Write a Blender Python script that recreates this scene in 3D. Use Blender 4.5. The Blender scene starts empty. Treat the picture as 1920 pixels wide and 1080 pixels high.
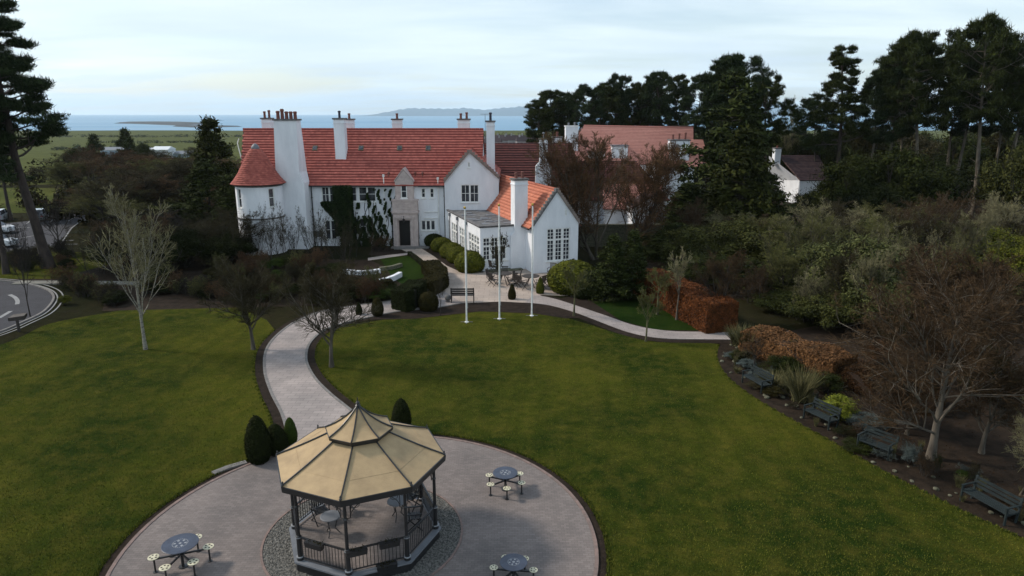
import bpy, math, random
import numpy as np
from mathutils import Vector, Matrix
from mathutils.geometry import tessellate_polygon
random.seed(7)
PI = math.pi
scene = bpy.context.scene
col = scene.collection

# ------------------------------------------------------------ camera, sky, sun, exposure
CAM_H = 14.0
F_PX = 1280.0
PITCH = math.atan(327 / 1280)
cam_data = bpy.data.cameras.new('camera')
cam = bpy.data.objects.new('camera', cam_data)
col.objects.link(cam)
cam.location = (0, 0, CAM_H)
cam.rotation_euler = (PI / 2 - PITCH, 0, 0)
cam_data.sensor_width = 36
cam_data.lens = 36 * F_PX / 1920
cam_data.clip_start = 0.5
cam_data.clip_end = 200000
scene.camera = cam

SUN_ELEV, SUN_AZ = math.radians(38), math.radians(166)      # azimuth counted from +X towards +Y
sun_dir = Vector((math.cos(SUN_ELEV) * math.cos(SUN_AZ), math.cos(SUN_ELEV) * math.sin(SUN_AZ), math.sin(SUN_ELEV)))
sun_data = bpy.data.lights.new('sun', 'SUN')
sun_data.energy = 2.8
sun_data.angle = math.radians(8)
sun_data.color = (1.0, 0.90, 0.78)
sun = bpy.data.objects.new('sun', sun_data)
col.objects.link(sun)
sun.rotation_euler = sun_dir.to_track_quat('Z', 'Y').to_euler()

world = bpy.data.worlds.new('World')
scene.world = world
world.use_nodes = True
wn, wl = world.node_tree.nodes, world.node_tree.links
wn.clear()
def N(nodes, t, **kw):
    n = nodes.new(t)
    for k, v in kw.items(): setattr(n, k, v)
    return n
w_out = N(wn, 'ShaderNodeOutputWorld'); w_bg = N(wn, 'ShaderNodeBackground')
w_bg.inputs['Strength'].default_value = 0.14
sky = N(wn, 'ShaderNodeTexSky', sky_type='NISHITA', sun_disc=False)
sky.sun_elevation = SUN_ELEV
sky.sun_rotation = math.atan2(sun_dir.x, sun_dir.y)
sky.altitude = 20; sky.air_density = 1.0; sky.dust_density = 1.2; sky.ozone_density = 1.2
geo = N(wn, 'ShaderNodeTexCoord')
sep = N(wn, 'ShaderNodeSeparateXYZ'); wl.new(geo.outputs['Generated'], sep.inputs[0])
zc = N(wn, 'ShaderNodeMath', operation='ABSOLUTE'); wl.new(sep.outputs['Z'], zc.inputs[0])
za = N(wn, 'ShaderNodeMath', operation='ADD'); wl.new(zc.outputs[0], za.inputs[0]); za.inputs[1].default_value = 0.10
dv = N(wn, 'ShaderNodeVectorMath', operation='DIVIDE'); wl.new(geo.outputs['Generated'], dv.inputs[0])
cz = N(wn, 'ShaderNodeCombineXYZ')
for i in range(3): wl.new(za.outputs[0], cz.inputs[i])
wl.new(cz.outputs[0], dv.inputs[1])
mp = N(wn, 'ShaderNodeMapping'); wl.new(dv.outputs[0], mp.inputs[0]); mp.inputs['Scale'].default_value = (0.55, 1.0, 0.3); mp.inputs['Location'].default_value = (3.1, 1.7, 0)
n1 = N(wn, 'ShaderNodeTexNoise'); wl.new(mp.outputs[0], n1.inputs['Vector'])
n1.inputs['Scale'].default_value = 0.9; n1.inputs['Detail'].default_value = 7; n1.inputs['Roughness'].default_value = 0.52
n1.inputs['Distortion'].default_value = 0.35
cr = N(wn, 'ShaderNodeValToRGB'); wl.new(n1.outputs['Fac'], cr.inputs[0])
cr.color_ramp.elements[0].position = 0.34; cr.color_ramp.elements[0].color = (0.30, 0.30, 0.30, 1)
cr.color_ramp.elements[1].position = 0.56; cr.color_ramp.elements[1].color = (0.97, 0.97, 0.97, 1)
n2 = N(wn, 'ShaderNodeTexNoise'); wl.new(mp.outputs[0], n2.inputs['Vector'])
n2.inputs['Scale'].default_value = 0.75; n2.inputs['Detail'].default_value = 5; n2.inputs['Roughness'].default_value = 0.5
cr2 = N(wn, 'ShaderNodeValToRGB'); wl.new(n2.outputs['Fac'], cr2.inputs[0])
cr2.color_ramp.elements[0].position = 0.36; cr2.color_ramp.elements[0].color = (4.2, 5.1, 5.9, 1)
cr2.color_ramp.elements[1].position = 0.62; cr2.color_ramp.elements[1].color = (5.2, 6.05, 6.4, 1)
mix = N(wn, 'ShaderNodeMix', data_type='RGBA'); wl.new(cr.outputs[0], mix.inputs['Factor'])
wl.new(sky.outputs[0], mix.inputs['A']); wl.new(cr2.outputs[0], mix.inputs['B'])
wl.new(mix.outputs['Result'], w_bg.inputs['Color']); wl.new(w_bg.outputs[0], w_out.inputs[0])

scene.view_settings.view_transform = 'Standard'
scene.view_settings.look = 'None'
scene.view_settings.gamma = 1
scene.view_settings.use_curve_mapping = False
scene.view_settings.exposure = 0.30
scene.cycles.max_bounces = 5
scene.cycles.diffuse_bounces = 3
scene.cycles.glossy_bounces = 2
scene.cycles.transparent_max_bounces = 6
scene.cycles.volume_bounces = 1

# ------------------------------------------------------------ placing helpers
_s, _c = math.sin(PITCH), math.cos(PITCH)
def ray(px, py):
    u, v = (px - 960) / F_PX, (540 - py) / F_PX
    return u, v * _s + _c, v * _c - _s
def G(px, py, z=0.0):
    """point of height z seen at a pixel of the photograph"""
    u, dy, dz = ray(px, py); t = (z - CAM_H) / dz
    return Vector((u * t, dy * t, z))
def AY(px, py, Y):
    """point at distance Y seen at a pixel"""
    u, dy, dz = ray(px, py); t = Y / dy
    return Vector((u * t, Y, CAM_H + dz * t))
def XY(px, Y, z=0.0):
    return (px - 960) / F_PX * (Y * _c + (CAM_H - z) * _s)
def ZH(py, Y):
    return AY(960, py, Y).z

# ------------------------------------------------------------ materials
MATS = {}
def mat(name, c, rough=0.8, c2=None, scale=3.0, detail=4, bump=0.0, bscale=None, metal=0.0, tint=False, lo=0.35, hi=0.65, stretch=None, spec=0.35, coat=0.0):
    """principled material whose colour wanders between c and c2 with object-space noise (or a per-face tint)"""
    m = bpy.data.materials.new(name); m.use_nodes = True
    nt = m.node_tree; n, l = nt.nodes, nt.links
    b = n['Principled BSDF']
    b.inputs['Roughness'].default_value = rough
    b.inputs['Metallic'].default_value = metal
    b.inputs['Specular IOR Level'].default_value = 0.06 if (tint and 'roof' not in name) or 'twig' in name or 'soil' in name or 'litter' in name else spec
    if coat: b.inputs['Coat Weight'].default_value = coat
    c2 = c2 or tuple(x * 0.78 for x in c)
    tc = N(n, 'ShaderNodeTexCoord'); mpn = N(n, 'ShaderNodeMapping'); l.new(tc.outputs['Object'], mpn.inputs[0])
    if stretch: mpn.inputs['Scale'].default_value = stretch
    no = N(n, 'ShaderNodeTexNoise'); l.new(mpn.outputs[0], no.inputs['Vector'])
    no.inputs['Scale'].default_value = scale; no.inputs['Detail'].default_value = detail; no.inputs['Roughness'].default_value = 0.62
    r = N(n, 'ShaderNodeValToRGB'); r.color_ramp.elements[0].position = lo; r.color_ramp.elements[1].position = hi
    r.color_ramp.elements[0].color = (*c2, 1); r.color_ramp.elements[1].color = (*c, 1)
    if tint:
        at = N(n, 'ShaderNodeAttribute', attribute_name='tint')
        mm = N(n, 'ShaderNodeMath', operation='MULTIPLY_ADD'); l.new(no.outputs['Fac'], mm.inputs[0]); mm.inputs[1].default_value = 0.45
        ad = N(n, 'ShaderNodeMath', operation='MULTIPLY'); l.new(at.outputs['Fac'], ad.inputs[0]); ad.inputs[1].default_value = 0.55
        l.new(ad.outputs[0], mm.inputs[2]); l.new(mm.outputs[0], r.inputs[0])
    else:
        l.new(no.outputs['Fac'], r.inputs[0])
    l.new(r.outputs[0], b.inputs['Base Color'])
    if bump:
        nb = N(n, 'ShaderNodeTexNoise'); l.new(mpn.outputs[0], nb.inputs['Vector'])
        nb.inputs['Scale'].default_value = bscale or scale * 6; nb.inputs['Detail'].default_value = 3
        bp = N(n, 'ShaderNodeBump'); l.new(nb.outputs['Fac'], bp.inputs['Height']); bp.inputs['Strength'].default_value = bump
        bp.inputs['Distance'].default_value = 0.05
        l.new(bp.outputs[0], b.inputs['Normal'])
    MATS[name] = m
    return m

M_ = MATS
mat('white_harling', (0.80, 0.81, 0.84), 0.85, (0.66, 0.675, 0.71), 0.8, 7, bump=0.5, bscale=30, stretch=(1, 1, 0.35))
mat('white_paint', (0.82, 0.82, 0.80), 0.45)
mat('window_glass', (0.012, 0.015, 0.02), 0.10, (0.075, 0.08, 0.095), 1.7, spec=0.5)  # paler noise tone: uneven reflections painted into the pane colour
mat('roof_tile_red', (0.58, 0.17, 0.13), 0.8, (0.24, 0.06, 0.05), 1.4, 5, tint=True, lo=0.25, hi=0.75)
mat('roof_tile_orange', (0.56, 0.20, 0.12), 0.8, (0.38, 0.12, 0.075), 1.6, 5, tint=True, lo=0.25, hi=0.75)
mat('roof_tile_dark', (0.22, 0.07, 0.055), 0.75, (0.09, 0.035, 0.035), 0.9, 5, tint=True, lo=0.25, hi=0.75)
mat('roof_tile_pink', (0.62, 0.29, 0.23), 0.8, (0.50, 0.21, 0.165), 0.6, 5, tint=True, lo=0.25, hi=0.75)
mat('slate_brown', (0.09, 0.06, 0.06), 0.7, (0.05, 0.035, 0.04), 1.5, tint=True)
mat('roof_under', (0.10, 0.06, 0.05), 0.9)
mat('terracotta', (0.17, 0.06, 0.045), 0.8, (0.14, 0.06, 0.05), 4)
mat('dark_pot', (0.03, 0.03, 0.05), 0.6)
mat('cap_stone', (0.16, 0.15, 0.15), 0.85, (0.08, 0.08, 0.08), 3)
mat('coping_stone', (0.26, 0.20, 0.17), 0.9, (0.14, 0.12, 0.11), 3)
mat('moss_stone', (0.15, 0.145, 0.10), 0.9, (0.055, 0.055, 0.035), 5)
mat('pink_sandstone', (0.52, 0.44, 0.41), 0.85, (0.40, 0.33, 0.31), 2.5, bump=0.3, bscale=12)
mat('felt_roof', (0.15, 0.15, 0.15), 0.85, (0.07, 0.07, 0.075), 1.6, 6, lo=0.4, hi=0.6)
mat('lead', (0.16, 0.17, 0.19), 0.5)
mat('black_iron', (0.012, 0.012, 0.013), 0.38, (0.02, 0.02, 0.022), 6, spec=0.5)
mat('dark_timber', (0.05, 0.04, 0.035), 0.6, (0.025, 0.02, 0.018), 6)
mat('teal_timber', (0.016, 0.025, 0.026), 0.7, (0.009, 0.014, 0.015), 5)
mat('door_black', (0.008, 0.008, 0.008), 0.4)
mat('gazebo_cream', (0.42, 0.30, 0.165), 0.8, (0.29, 0.205, 0.115), 1.7, 9, bump=0.15, bscale=25, lo=0.3, hi=0.7)
mat('seat_cream', (0.62, 0.58, 0.42), 0.5, (0.45, 0.42, 0.30), 6)
mat('table_blue', (0.045, 0.055, 0.085), 0.35, (0.03, 0.035, 0.055), 4, spec=0.5)
mat('pattern_grey', (0.30, 0.31, 0.33), 0.5)
mat('gold', (0.5, 0.33, 0.08), 0.35, metal=0.8)
mat('plaque_grey', (0.12, 0.13, 0.14), 0.5)
mat('gravel', (0.22, 0.21, 0.19), 0.95, (0.08, 0.08, 0.075), 14, 3, bump=1.0, bscale=22, lo=0.42, hi=0.58)
mat('kerb_stone', (0.20, 0.185, 0.175), 0.85, (0.12, 0.115, 0.11), 4)
mat('brick_edge', (0.22, 0.15, 0.13), 0.85, (0.13, 0.10, 0.09), 5)
mat('soil', (0.032, 0.023, 0.018), 0.95, (0.017, 0.013, 0.010), 2.5, 6, bump=0.8, bscale=9)
mat('leaf_litter', (0.034, 0.024, 0.017), 0.95, (0.016, 0.012, 0.009), 1.8, 8, bump=0.8, bscale=9)
mat('asphalt', (0.034, 0.034, 0.042), 0.9, (0.024, 0.024, 0.030), 0.7, 6, bump=0.3, bscale=40)
mat('road_paint', (0.26, 0.26, 0.26), 0.7)
mat('terrace_flags', (0.20, 0.19, 0.16), 0.85, (0.13, 0.125, 0.11), 0.8, 6)
mat('bark_pine', (0.060, 0.045, 0.038), 0.95, (0.025, 0.02, 0.018), 4, bump=0.8, stretch=(1, 1, 0.25))
mat('bark_pale', (0.155, 0.13, 0.10), 0.95, (0.065, 0.055, 0.045), 3, bump=0.6, stretch=(1, 1, 0.25))
mat('bark_mid', (0.11, 0.095, 0.075), 0.95, (0.045, 0.038, 0.03), 3, bump=0.6, stretch=(1, 1, 0.25))
mat('leaves_umber', (0.0550, 0.0270, 0.0119), 0.8, (0.0150, 0.0090, 0.0040), 0.8, tint=True, lo=0.2, hi=0.85)
mat('twig_umber', (0.075, 0.048, 0.026), 0.9, (0.038, 0.025, 0.015), 1.0)
mat('bark_birch', (0.24, 0.225, 0.185), 0.8, (0.10, 0.09, 0.08), 5, stretch=(0.6, 0.6, 2.2), lo=0.40, hi=0.5)
mat('bark_dark', (0.045, 0.038, 0.032), 0.95, (0.02, 0.017, 0.015), 4, bump=0.6)
mat('bark_moss', (0.12, 0.12, 0.055), 0.95, (0.05, 0.045, 0.03), 3, bump=0.6)
mat('twig_silver', (0.2300, 0.2100, 0.1155), 0.9, (0.1200, 0.1100, 0.0594), 2)
mat('twig_brown', (0.1300, 0.0750, 0.0383), 0.9, (0.0600, 0.0360, 0.0198), 1.5)
mat('twig_grey', (0.0580, 0.0500, 0.0251), 0.9, (0.0260, 0.0220, 0.0112), 1.0)
mat('twig_red', (0.0850, 0.0420, 0.0198), 0.9, (0.0450, 0.0260, 0.0132), 1.0)
mat('twig_olive', (0.1300, 0.1300, 0.0429), 0.9, (0.0600, 0.0600, 0.0231), 1.0)
mat('twig_black', (0.030, 0.027, 0.024), 0.9)
mat('needles_blue', (0.040, 0.058, 0.022), 0.8, (0.008, 0.014, 0.006), 0.5, tint=True, lo=0.2, hi=0.85)
mat('needles_green', (0.046, 0.058, 0.015), 0.8, (0.009, 0.013, 0.004), 0.5, tint=True, lo=0.2, hi=0.85)
mat('needles_olive', (0.0480, 0.0540, 0.0119), 0.8, (0.0090, 0.0120, 0.0033), 0.4, tint=True, lo=0.2, hi=0.85)
mat('leaves_dark', (0.0360, 0.0440, 0.0092), 0.7, (0.0080, 0.0110, 0.0026), 0.5, tint=True, lo=0.2, hi=0.85)
mat('leaves_rhodo', (0.0750, 0.0800, 0.0211), 0.65, (0.0160, 0.0180, 0.0053), 0.5, tint=True, lo=0.2, hi=0.85)
mat('leaves_grey', (0.1050, 0.1150, 0.0383), 0.7, (0.0260, 0.0300, 0.0099), 0.5, tint=True, lo=0.2, hi=0.85)
mat('leaves_lime', (0.2300, 0.2500, 0.0297), 0.6, (0.0800, 0.1000, 0.0145), 0.8, tint=True, lo=0.2, hi=0.85)
mat('leaves_box', (0.1250, 0.1300, 0.0145), 0.7, (0.0220, 0.0280, 0.0046), 0.8, tint=True, lo=0.2, hi=0.85)
mat('leaves_yew', (0.0210, 0.0270, 0.0066), 0.8, (0.0060, 0.0080, 0.0026), 0.8, tint=True, lo=0.2, hi=0.85)
mat('leaves_brownhedge', (0.0400, 0.0340, 0.0092), 0.8, (0.0110, 0.0100, 0.0033), 0.8, tint=True, lo=0.2, hi=0.85)
mat('leaves_beech', (0.1700, 0.0580, 0.0198), 0.7, (0.0400, 0.0160, 0.0066), 0.8, tint=True, lo=0.2, hi=0.85)
mat('leaves_beech_pale', (0.2000, 0.1000, 0.0429), 0.7, (0.0450, 0.0220, 0.0099), 0.8, tint=True, lo=0.2, hi=0.85)
mat('leaves_ivy', (0.0180, 0.0320, 0.0079), 0.6, (0.0050, 0.0100, 0.0033), 0.8, tint=True, lo=0.2, hi=0.85)
mat('grass_blades', (0.165, 0.145, 0.07), 0.8, (0.06, 0.06, 0.025), 0.8, tint=True, lo=0.2, hi=0.85)
mat('bank_green', (0.0550, 0.0850, 0.0145), 0.8, (0.0200, 0.0340, 0.0066), 0.8, tint=True, lo=0.2, hi=0.85)
mat('lavender', (0.10, 0.125, 0.12), 0.8, (0.05, 0.06, 0.055), 0.8, tint=True, lo=0.2, hi=0.85)
mat('blade_green', (0.150, 0.148, 0.024), 0.9, (0.028, 0.048, 0.008), 0.16, 7, tint=True, lo=0.30, hi=0.72)
mat('core_dark', (0.012, 0.013, 0.008), 1.0)
mat('core_brown', (0.03, 0.018, 0.012), 1.0)
mat('car_white', (0.75, 0.76, 0.78), 0.3, coat=0.6)
mat('car_silver', (0.42, 0.43, 0.46), 0.3, metal=0.3, coat=0.6)
mat('car_dark', (0.05, 0.055, 0.07), 0.3, coat=0.6)
mat('rubber', (0.015, 0.015, 0.015), 0.9)
mat('lamp_red', (0.35, 0.02, 0.02), 0.4)
mat('shed_blue', (0.30, 0.40, 0.50), 0.6)
mat('shed_white', (0.7, 0.72, 0.75), 0.6)
mat('village_wall', (0.35, 0.33, 0.34), 0.8, (0.2, 0.19, 0.2), 0.3)
mat('hill', (0.07, 0.13, 0.19), 1.0, (0.05, 0.10, 0.15), 0.0006)  # base colour shifted to blue: some of the distance haze is painted in
mat('rock', (0.035, 0.04, 0.05), 0.95, (0.02, 0.025, 0.03), 0.05)

def lawn_material(name, ca, cb, cc):
    m = bpy.data.materials.new(name); m.use_nodes = True
    n, l = m.node_tree.nodes, m.node_tree.links; b = n['Principled BSDF']
    b.inputs['Roughness'].default_value = 1.0; b.inputs['Specular IOR Level'].default_value = 0.02
    tc = N(n, 'ShaderNodeTexCoord')
    def noise(s, d, ro=0.6, stretch=None):
        mpn = N(n, 'ShaderNodeMapping'); l.new(tc.outputs['Object'], mpn.inputs[0])
        if stretch: mpn.inputs['Scale'].default_value = stretch
        q = N(n, 'ShaderNodeTexNoise'); l.new(mpn.outputs[0], q.inputs['Vector'])
        q.inputs['Scale'].default_value = s; q.inputs['Detail'].default_value = d; q.inputs['Roughness'].default_value = ro
        return q
    a = noise(0.10, 7, 0.62, (1, .8, 1)); r1 = N(n, 'ShaderNodeValToRGB'); l.new(a.outputs['Fac'], r1.inputs[0])
    r1.color_ramp.elements[0].position = 0.42; r1.color_ramp.elements[1].position = 0.58
    r1.color_ramp.elements[0].color = (*ca, 1); r1.color_ramp.elements[1].color = (*cb, 1)
    q = noise(1.1, 8, 0.7); r2 = N(n, 'ShaderNodeValToRGB'); l.new(q.outputs['Fac'], r2.inputs[0])
    r2.color_ramp.elements[0].position = 0.44; r2.color_ramp.elements[1].position = 0.72
    r2.color_ramp.elements[0].color = (0, 0, 0, 1); r2.color_ramp.elements[1].color = (0.75, 0.75, 0.75, 1)
    mx = N(n, 'ShaderNodeMix', data_type='RGBA'); l.new(r2.outputs[0], mx.inputs['Factor']); l.new(r1.outputs[0], mx.inputs['A'])
    mx.inputs['B'].default_value = (*cc, 1)
    wv = N(n, 'ShaderNodeTexWave', wave_type='BANDS', bands_direction='X', wave_profile='SIN'); mw = N(n, 'ShaderNodeMapping'); l.new(tc.outputs['Object'], mw.inputs[0])
    mw.inputs['Rotation'].default_value = (0, 0, 0.10); l.new(mw.outputs[0], wv.inputs['Vector']); wv.inputs['Scale'].default_value = 0.22; wv.inputs['Distortion'].default_value = 0.8; wv.inputs['Detail'].default_value = 2
    rw = N(n, 'ShaderNodeValToRGB'); l.new(wv.outputs['Fac'], rw.inputs[0]); rw.color_ramp.elements[0].position = 0.35; rw.color_ramp.elements[1].position = 0.65
    rw.color_ramp.elements[0].color = (0.93, 0.95, 0.93, 1); rw.color_ramp.elements[1].color = (1.04, 1.03, 1.02, 1)
    ms_ = N(n, 'ShaderNodeMix', data_type='RGBA', blend_type='MULTIPLY'); ms_.inputs['Factor'].default_value = 1
    l.new(mx.outputs['Result'], ms_.inputs['A']); l.new(rw.outputs[0], ms_.inputs['B']); mx = ms_
    sp = noise(3.2, 6, 0.8); rs = N(n, 'ShaderNodeValToRGB'); l.new(sp.outputs['Fac'], rs.inputs[0]); rs.color_ramp.elements[0].position = 0.30; rs.color_ramp.elements[1].position = 0.70
    rs.color_ramp.elements[0].color = (0.70, 0.74, 0.74, 1); rs.color_ramp.elements[1].color = (1.28, 1.22, 1.15, 1)
    m2_ = N(n, 'ShaderNodeMix', data_type='RGBA', blend_type='MULTIPLY'); m2_.inputs['Factor'].default_value = 1
    l.new(mx.outputs['Result'], m2_.inputs['A']); l.new(rs.outputs[0], m2_.inputs['B']); mx = m2_
    f = noise(26, 4, 0.75); r3 = N(n, 'ShaderNodeValToRGB'); l.new(f.outputs['Fac'], r3.inputs[0])
    r3.color_ramp.elements[0].position = 0.3; r3.color_ramp.elements[1].position = 0.7
    r3.color_ramp.elements[0].color = (0.30, 0.30, 0.30, 1); r3.color_ramp.elements[1].color = (1.4, 1.4, 1.4, 1)
    mu = N(n, 'ShaderNodeMix', data_type='RGBA', blend_type='MULTIPLY'); mu.inputs['Factor'].default_value = 1
    l.new(mx.outputs['Result'], mu.inputs['A']); l.new(r3.outputs[0], mu.inputs['B'])
    l.new(mu.outputs['Result'], b.inputs['Base Color'])
    bp = N(n, 'ShaderNodeBump'); bp.inputs['Strength'].default_value = 0.9; bp.inputs['Distance'].default_value = 0.06
    l.new(f.outputs['Fac'], bp.inputs['Height']); l.new(bp.outputs[0], b.inputs['Normal'])
    MATS[name] = m
lawn_material('lawn_grass', (0.022, 0.038, 0.006), (0.070, 0.078, 0.010), (0.110, 0.094, 0.018))
lawn_material('bright_grass', (0.015, 0.034, 0.006), (0.022, 0.042, 0.007), (0.028, 0.040, 0.008))
lawn_material('rough_grass', (0.016, 0.019, 0.008), (0.028, 0.026, 0.012), (0.022, 0.017, 0.011))
lawn_material('field_grass', (0.06, 0.075, 0.018), (0.10, 0.11, 0.03), (0.085, 0.08, 0.03))

def paver_material(name, c, c2, sc, bw, bh, mortar, radial=None):
    m = bpy.data.materials.new(name); m.use_nodes = True
    n, l = m.node_tree.nodes, m.node_tree.links; b = n['Principled BSDF']
    b.inputs['Roughness'].default_value = 0.85; b.inputs['Specular IOR Level'].default_value = 0.2
    tc = N(n, 'ShaderNodeTexCoord')
    bt = N(n, 'ShaderNodeTexBrick'); l.new(tc.outputs['Object'], bt.inputs['Vector'])
    bt.inputs['Scale'].default_value = sc; bt.inputs['Brick Width'].default_value = bw; bt.inputs['Row Height'].default_value = bh
    bt.inputs['Mortar Size'].default_value = mortar; bt.inputs['Mortar Smooth'].default_value = 0.3; bt.inputs['Bias'].default_value = 0.2
    bt.inputs['Color1'].default_value = (*c, 1); bt.inputs['Color2'].default_value = (*c2, 1)
    bt.inputs['Mortar'].default_value = (*[x * 0.72 for x in c2], 1)
    no = N(n, 'ShaderNodeTexNoise'); l.new(tc.outputs['Object'], no.inputs['Vector']); no.inputs['Scale'].default_value = 0.45; no.inputs['Detail'].default_value = 9
    no.inputs['Roughness'].default_value = 0.65
    r = N(n, 'ShaderNodeValToRGB'); l.new(no.outputs['Fac'], r.inputs[0])
    r.color_ramp.elements[0].position = 0.32; r.color_ramp.elements[1].position = 0.66
    r.color_ramp.elements[0].color = (0.74, 0.75, 0.76, 1); r.color_ramp.elements[1].color = (1.08, 1.06, 1.05, 1)
    mu = N(n, 'ShaderNodeMix', data_type='RGBA', blend_type='MULTIPLY'); mu.inputs['Factor'].default_value = 1
    l.new(bt.outputs['Color'], mu.inputs['A']); l.new(r.outputs[0], mu.inputs['B']); l.new(mu.outputs['Result'], b.inputs['Base Color'])
    bp = N(n, 'ShaderNodeBump'); bp.inputs['Strength'].default_value = 0.35; bp.inputs['Distance'].default_value = 0.02
    l.new(bt.outputs['Fac'], bp.inputs['Height']); bp.invert = True; l.new(bp.outputs[0], b.inputs['Normal'])
    MATS[name] = m
paver_material('plaza_pavers', (0.225, 0.192, 0.178), (0.175, 0.150, 0.140), 1.0, 0.20, 0.10, 0.006)
paver_material('path_pavers', (0.36, 0.315, 0.295), (0.30, 0.262, 0.247), 1.0, 0.6, 0.3, 0.014)
paver_material('terrace_pavers', (0.44, 0.365, 0.31), (0.38, 0.315, 0.27), 1.0, 0.9, 0.6, 0.02)

# ------------------------------------------------------------ object helpers
WORLD = {}
def root_of(o):
    while o.parent is not None: o = o.parent
    return o
def tag(o, label=None, cat=None, group=None, kind=None):
    if label: o['label'] = label
    if cat: o['category'] = cat
    if group: o['group'] = group
    if kind: o['kind'] = kind
    return o
def thing(name, label, cat, loc=(0, 0, 0), rz=0.0, group=None):
    o = bpy.data.objects.new(name, None); o.empty_display_size = 0.3
    col.objects.link(o); o.location = loc; o.rotation_euler = (0, 0, rz)
    WORLD[o.name] = Matrix.Translation(Vector(loc)) @ Matrix.Rotation(rz, 4, 'Z')
    return tag(o, label, cat, group)
def link_mesh(me, name, m, parent=None, kind=None):
    if m is not None and not me.materials:
        me.materials.append(MATS[m] if isinstance(m, str) else m)
    o = bpy.data.objects.new(name, me); col.objects.link(o)
    if parent is not None: o.parent = parent
    if kind: o['kind'] = kind
    return o
class MB:
    """collects shapes given in world coordinates"""
    def __init__(s): s.v, s.f = [], []
    def add(s, vs, fs, M=None):
        b = len(s.v)
        s.v += [tuple(M @ Vector(p)) for p in vs] if M is not None else [tuple(p) for p in vs]
        s.f += [tuple(b + i for i in q) for q in fs]
        return s
    def box(s, x0, x1, y0, y1, z0, z1, M=None, taper=0.0):
        t = taper
        vs = [(x0, y0, z0), (x1, y0, z0), (x1, y1, z0), (x0, y1, z0), (x0 + t, y0 + t, z1), (x1 - t, y0 + t, z1), (x1 - t, y1 - t, z1), (x0 + t, y1 - t, z1)]
        return s.add(vs, [(3, 2, 1, 0), (4, 5, 6, 7), (0, 1, 5, 4), (1, 2, 6, 5), (2, 3, 7, 6), (3, 0, 4, 7)], M)
    def hexa(s, lo, hi, M=None):
        """box between two quads of four corners"""
        return s.add(list(lo) + list(hi), [(3, 2, 1, 0), (4, 5, 6, 7), (0, 1, 5, 4), (1, 2, 6, 5), (2, 3, 7, 6), (3, 0, 4, 7)], M)
    def tube(s, pts, r, n=8, M=None, cap=True):
        pts = [Vector(p) for p in pts]; rs = r if isinstance(r, (list, tuple)) else [r] * len(pts)
        vs, fs = [], []; ref = None
        for i, p in enumerate(pts):
            t = (pts[min(i + 1, len(pts) - 1)] - pts[max(i - 1, 0)]).normalized()
            if ref is None:
                ref = Vector((0, 0, 1)).cross(t)
                if ref.length < 1e-3: ref = Vector((1, 0, 0))
            u = (ref - t * ref.dot(t)).normalized(); w = t.cross(u); ref = u
            for k in range(n):
                a = 2 * PI * k / n
                vs.append(p + (u * math.cos(a) + w * math.sin(a)) * rs[i])
        for i in range(len(pts) - 1):
            for k in range(n):
                fs.append((i * n + k, i * n + (k + 1) % n, (i + 1) * n + (k + 1) % n, (i + 1) * n + k))
        if cap: fs += [tuple(range(n - 1, -1, -1)), tuple((len(pts) - 1) * n + k for k in range(n))]
        return s.add(vs, fs, M)
    def bar(s, p0, p1, w, h, M=None):
        """rectangular bar from p0 to p1"""
        p0, p1 = Vector(p0), Vector(p1); t = (p1 - p0).normalized()
        side = t.cross(Vector((0, 0, 1)))
        side = side.normalized() if side.length > 1e-3 else Vector((1, 0, 0))
        up = side.cross(t)
        q = lambda p: [p - side * w / 2 - up * h / 2, p + side * w / 2 - up * h / 2, p + side * w / 2 + up * h / 2, p - side * w / 2 + up * h / 2]
        return s.hexa(q(p0), q(p1), M)
    def lathe(s, prof, c=(0, 0, 0), n=12, M=None):
        """profile of (radius, z) turned about the vertical through c"""
        vs, fs = [], []
        for r, z in prof:
            for k in range(n):
                a = 2 * PI * k / n; vs.append((c[0] + r * math.cos(a), c[1] + r * math.sin(a), c[2] + z))
        for i in range(len(prof) - 1):
            for k in range(n):
                fs.append((i * n + k, i * n + (k + 1) % n, (i + 1) * n + (k + 1) % n, (i + 1) * n + k))
        fs += [tuple(range(n - 1, -1, -1)), tuple((len(prof) - 1) * n + k for k in range(n))]
        return s.add(vs, fs, M)
    def build(s, name, m, parent=None, smooth=False, kind=None):
        vs = s.v
        if parent is not None:
            W = WORLD.get(root_of(parent).name)
            if W is not None:
                I = W.inverted(); vs = [tuple(I @ Vector(p)) for p in vs]
        me = bpy.data.meshes.new(name); me.from_pydata(vs, [], s.f); me.update()
        if smooth: me.polygons.foreach_set('use_smooth', [True] * len(me.polygons))
        return link_mesh(me, name, m, parent, kind)
def np_mesh(name, V, F, tint=None, smooth=False):
    V = np.asarray(V, dtype=np.float32); F = np.asarray(F, dtype=np.int32)
    me = bpy.data.meshes.new(name)
    me.vertices.add(len(V)); me.vertices.foreach_set('co', V.ravel())
    k = F.shape[1]
    me.loops.add(F.size); me.loops.foreach_set('vertex_index', F.ravel())
    me.polygons.add(len(F)); me.polygons.foreach_set('loop_start', np.arange(len(F), dtype=np.int32) * k)
    if tint is not None:
        a = me.attributes.new('tint', 'FLOAT', 'FACE'); a.data.foreach_set('value', np.asarray(tint, dtype=np.float32))
    me.update(calc_edges=True)
    if smooth: me.polygons.foreach_set('use_smooth', np.ones(len(F), dtype=bool))
    return me
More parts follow.
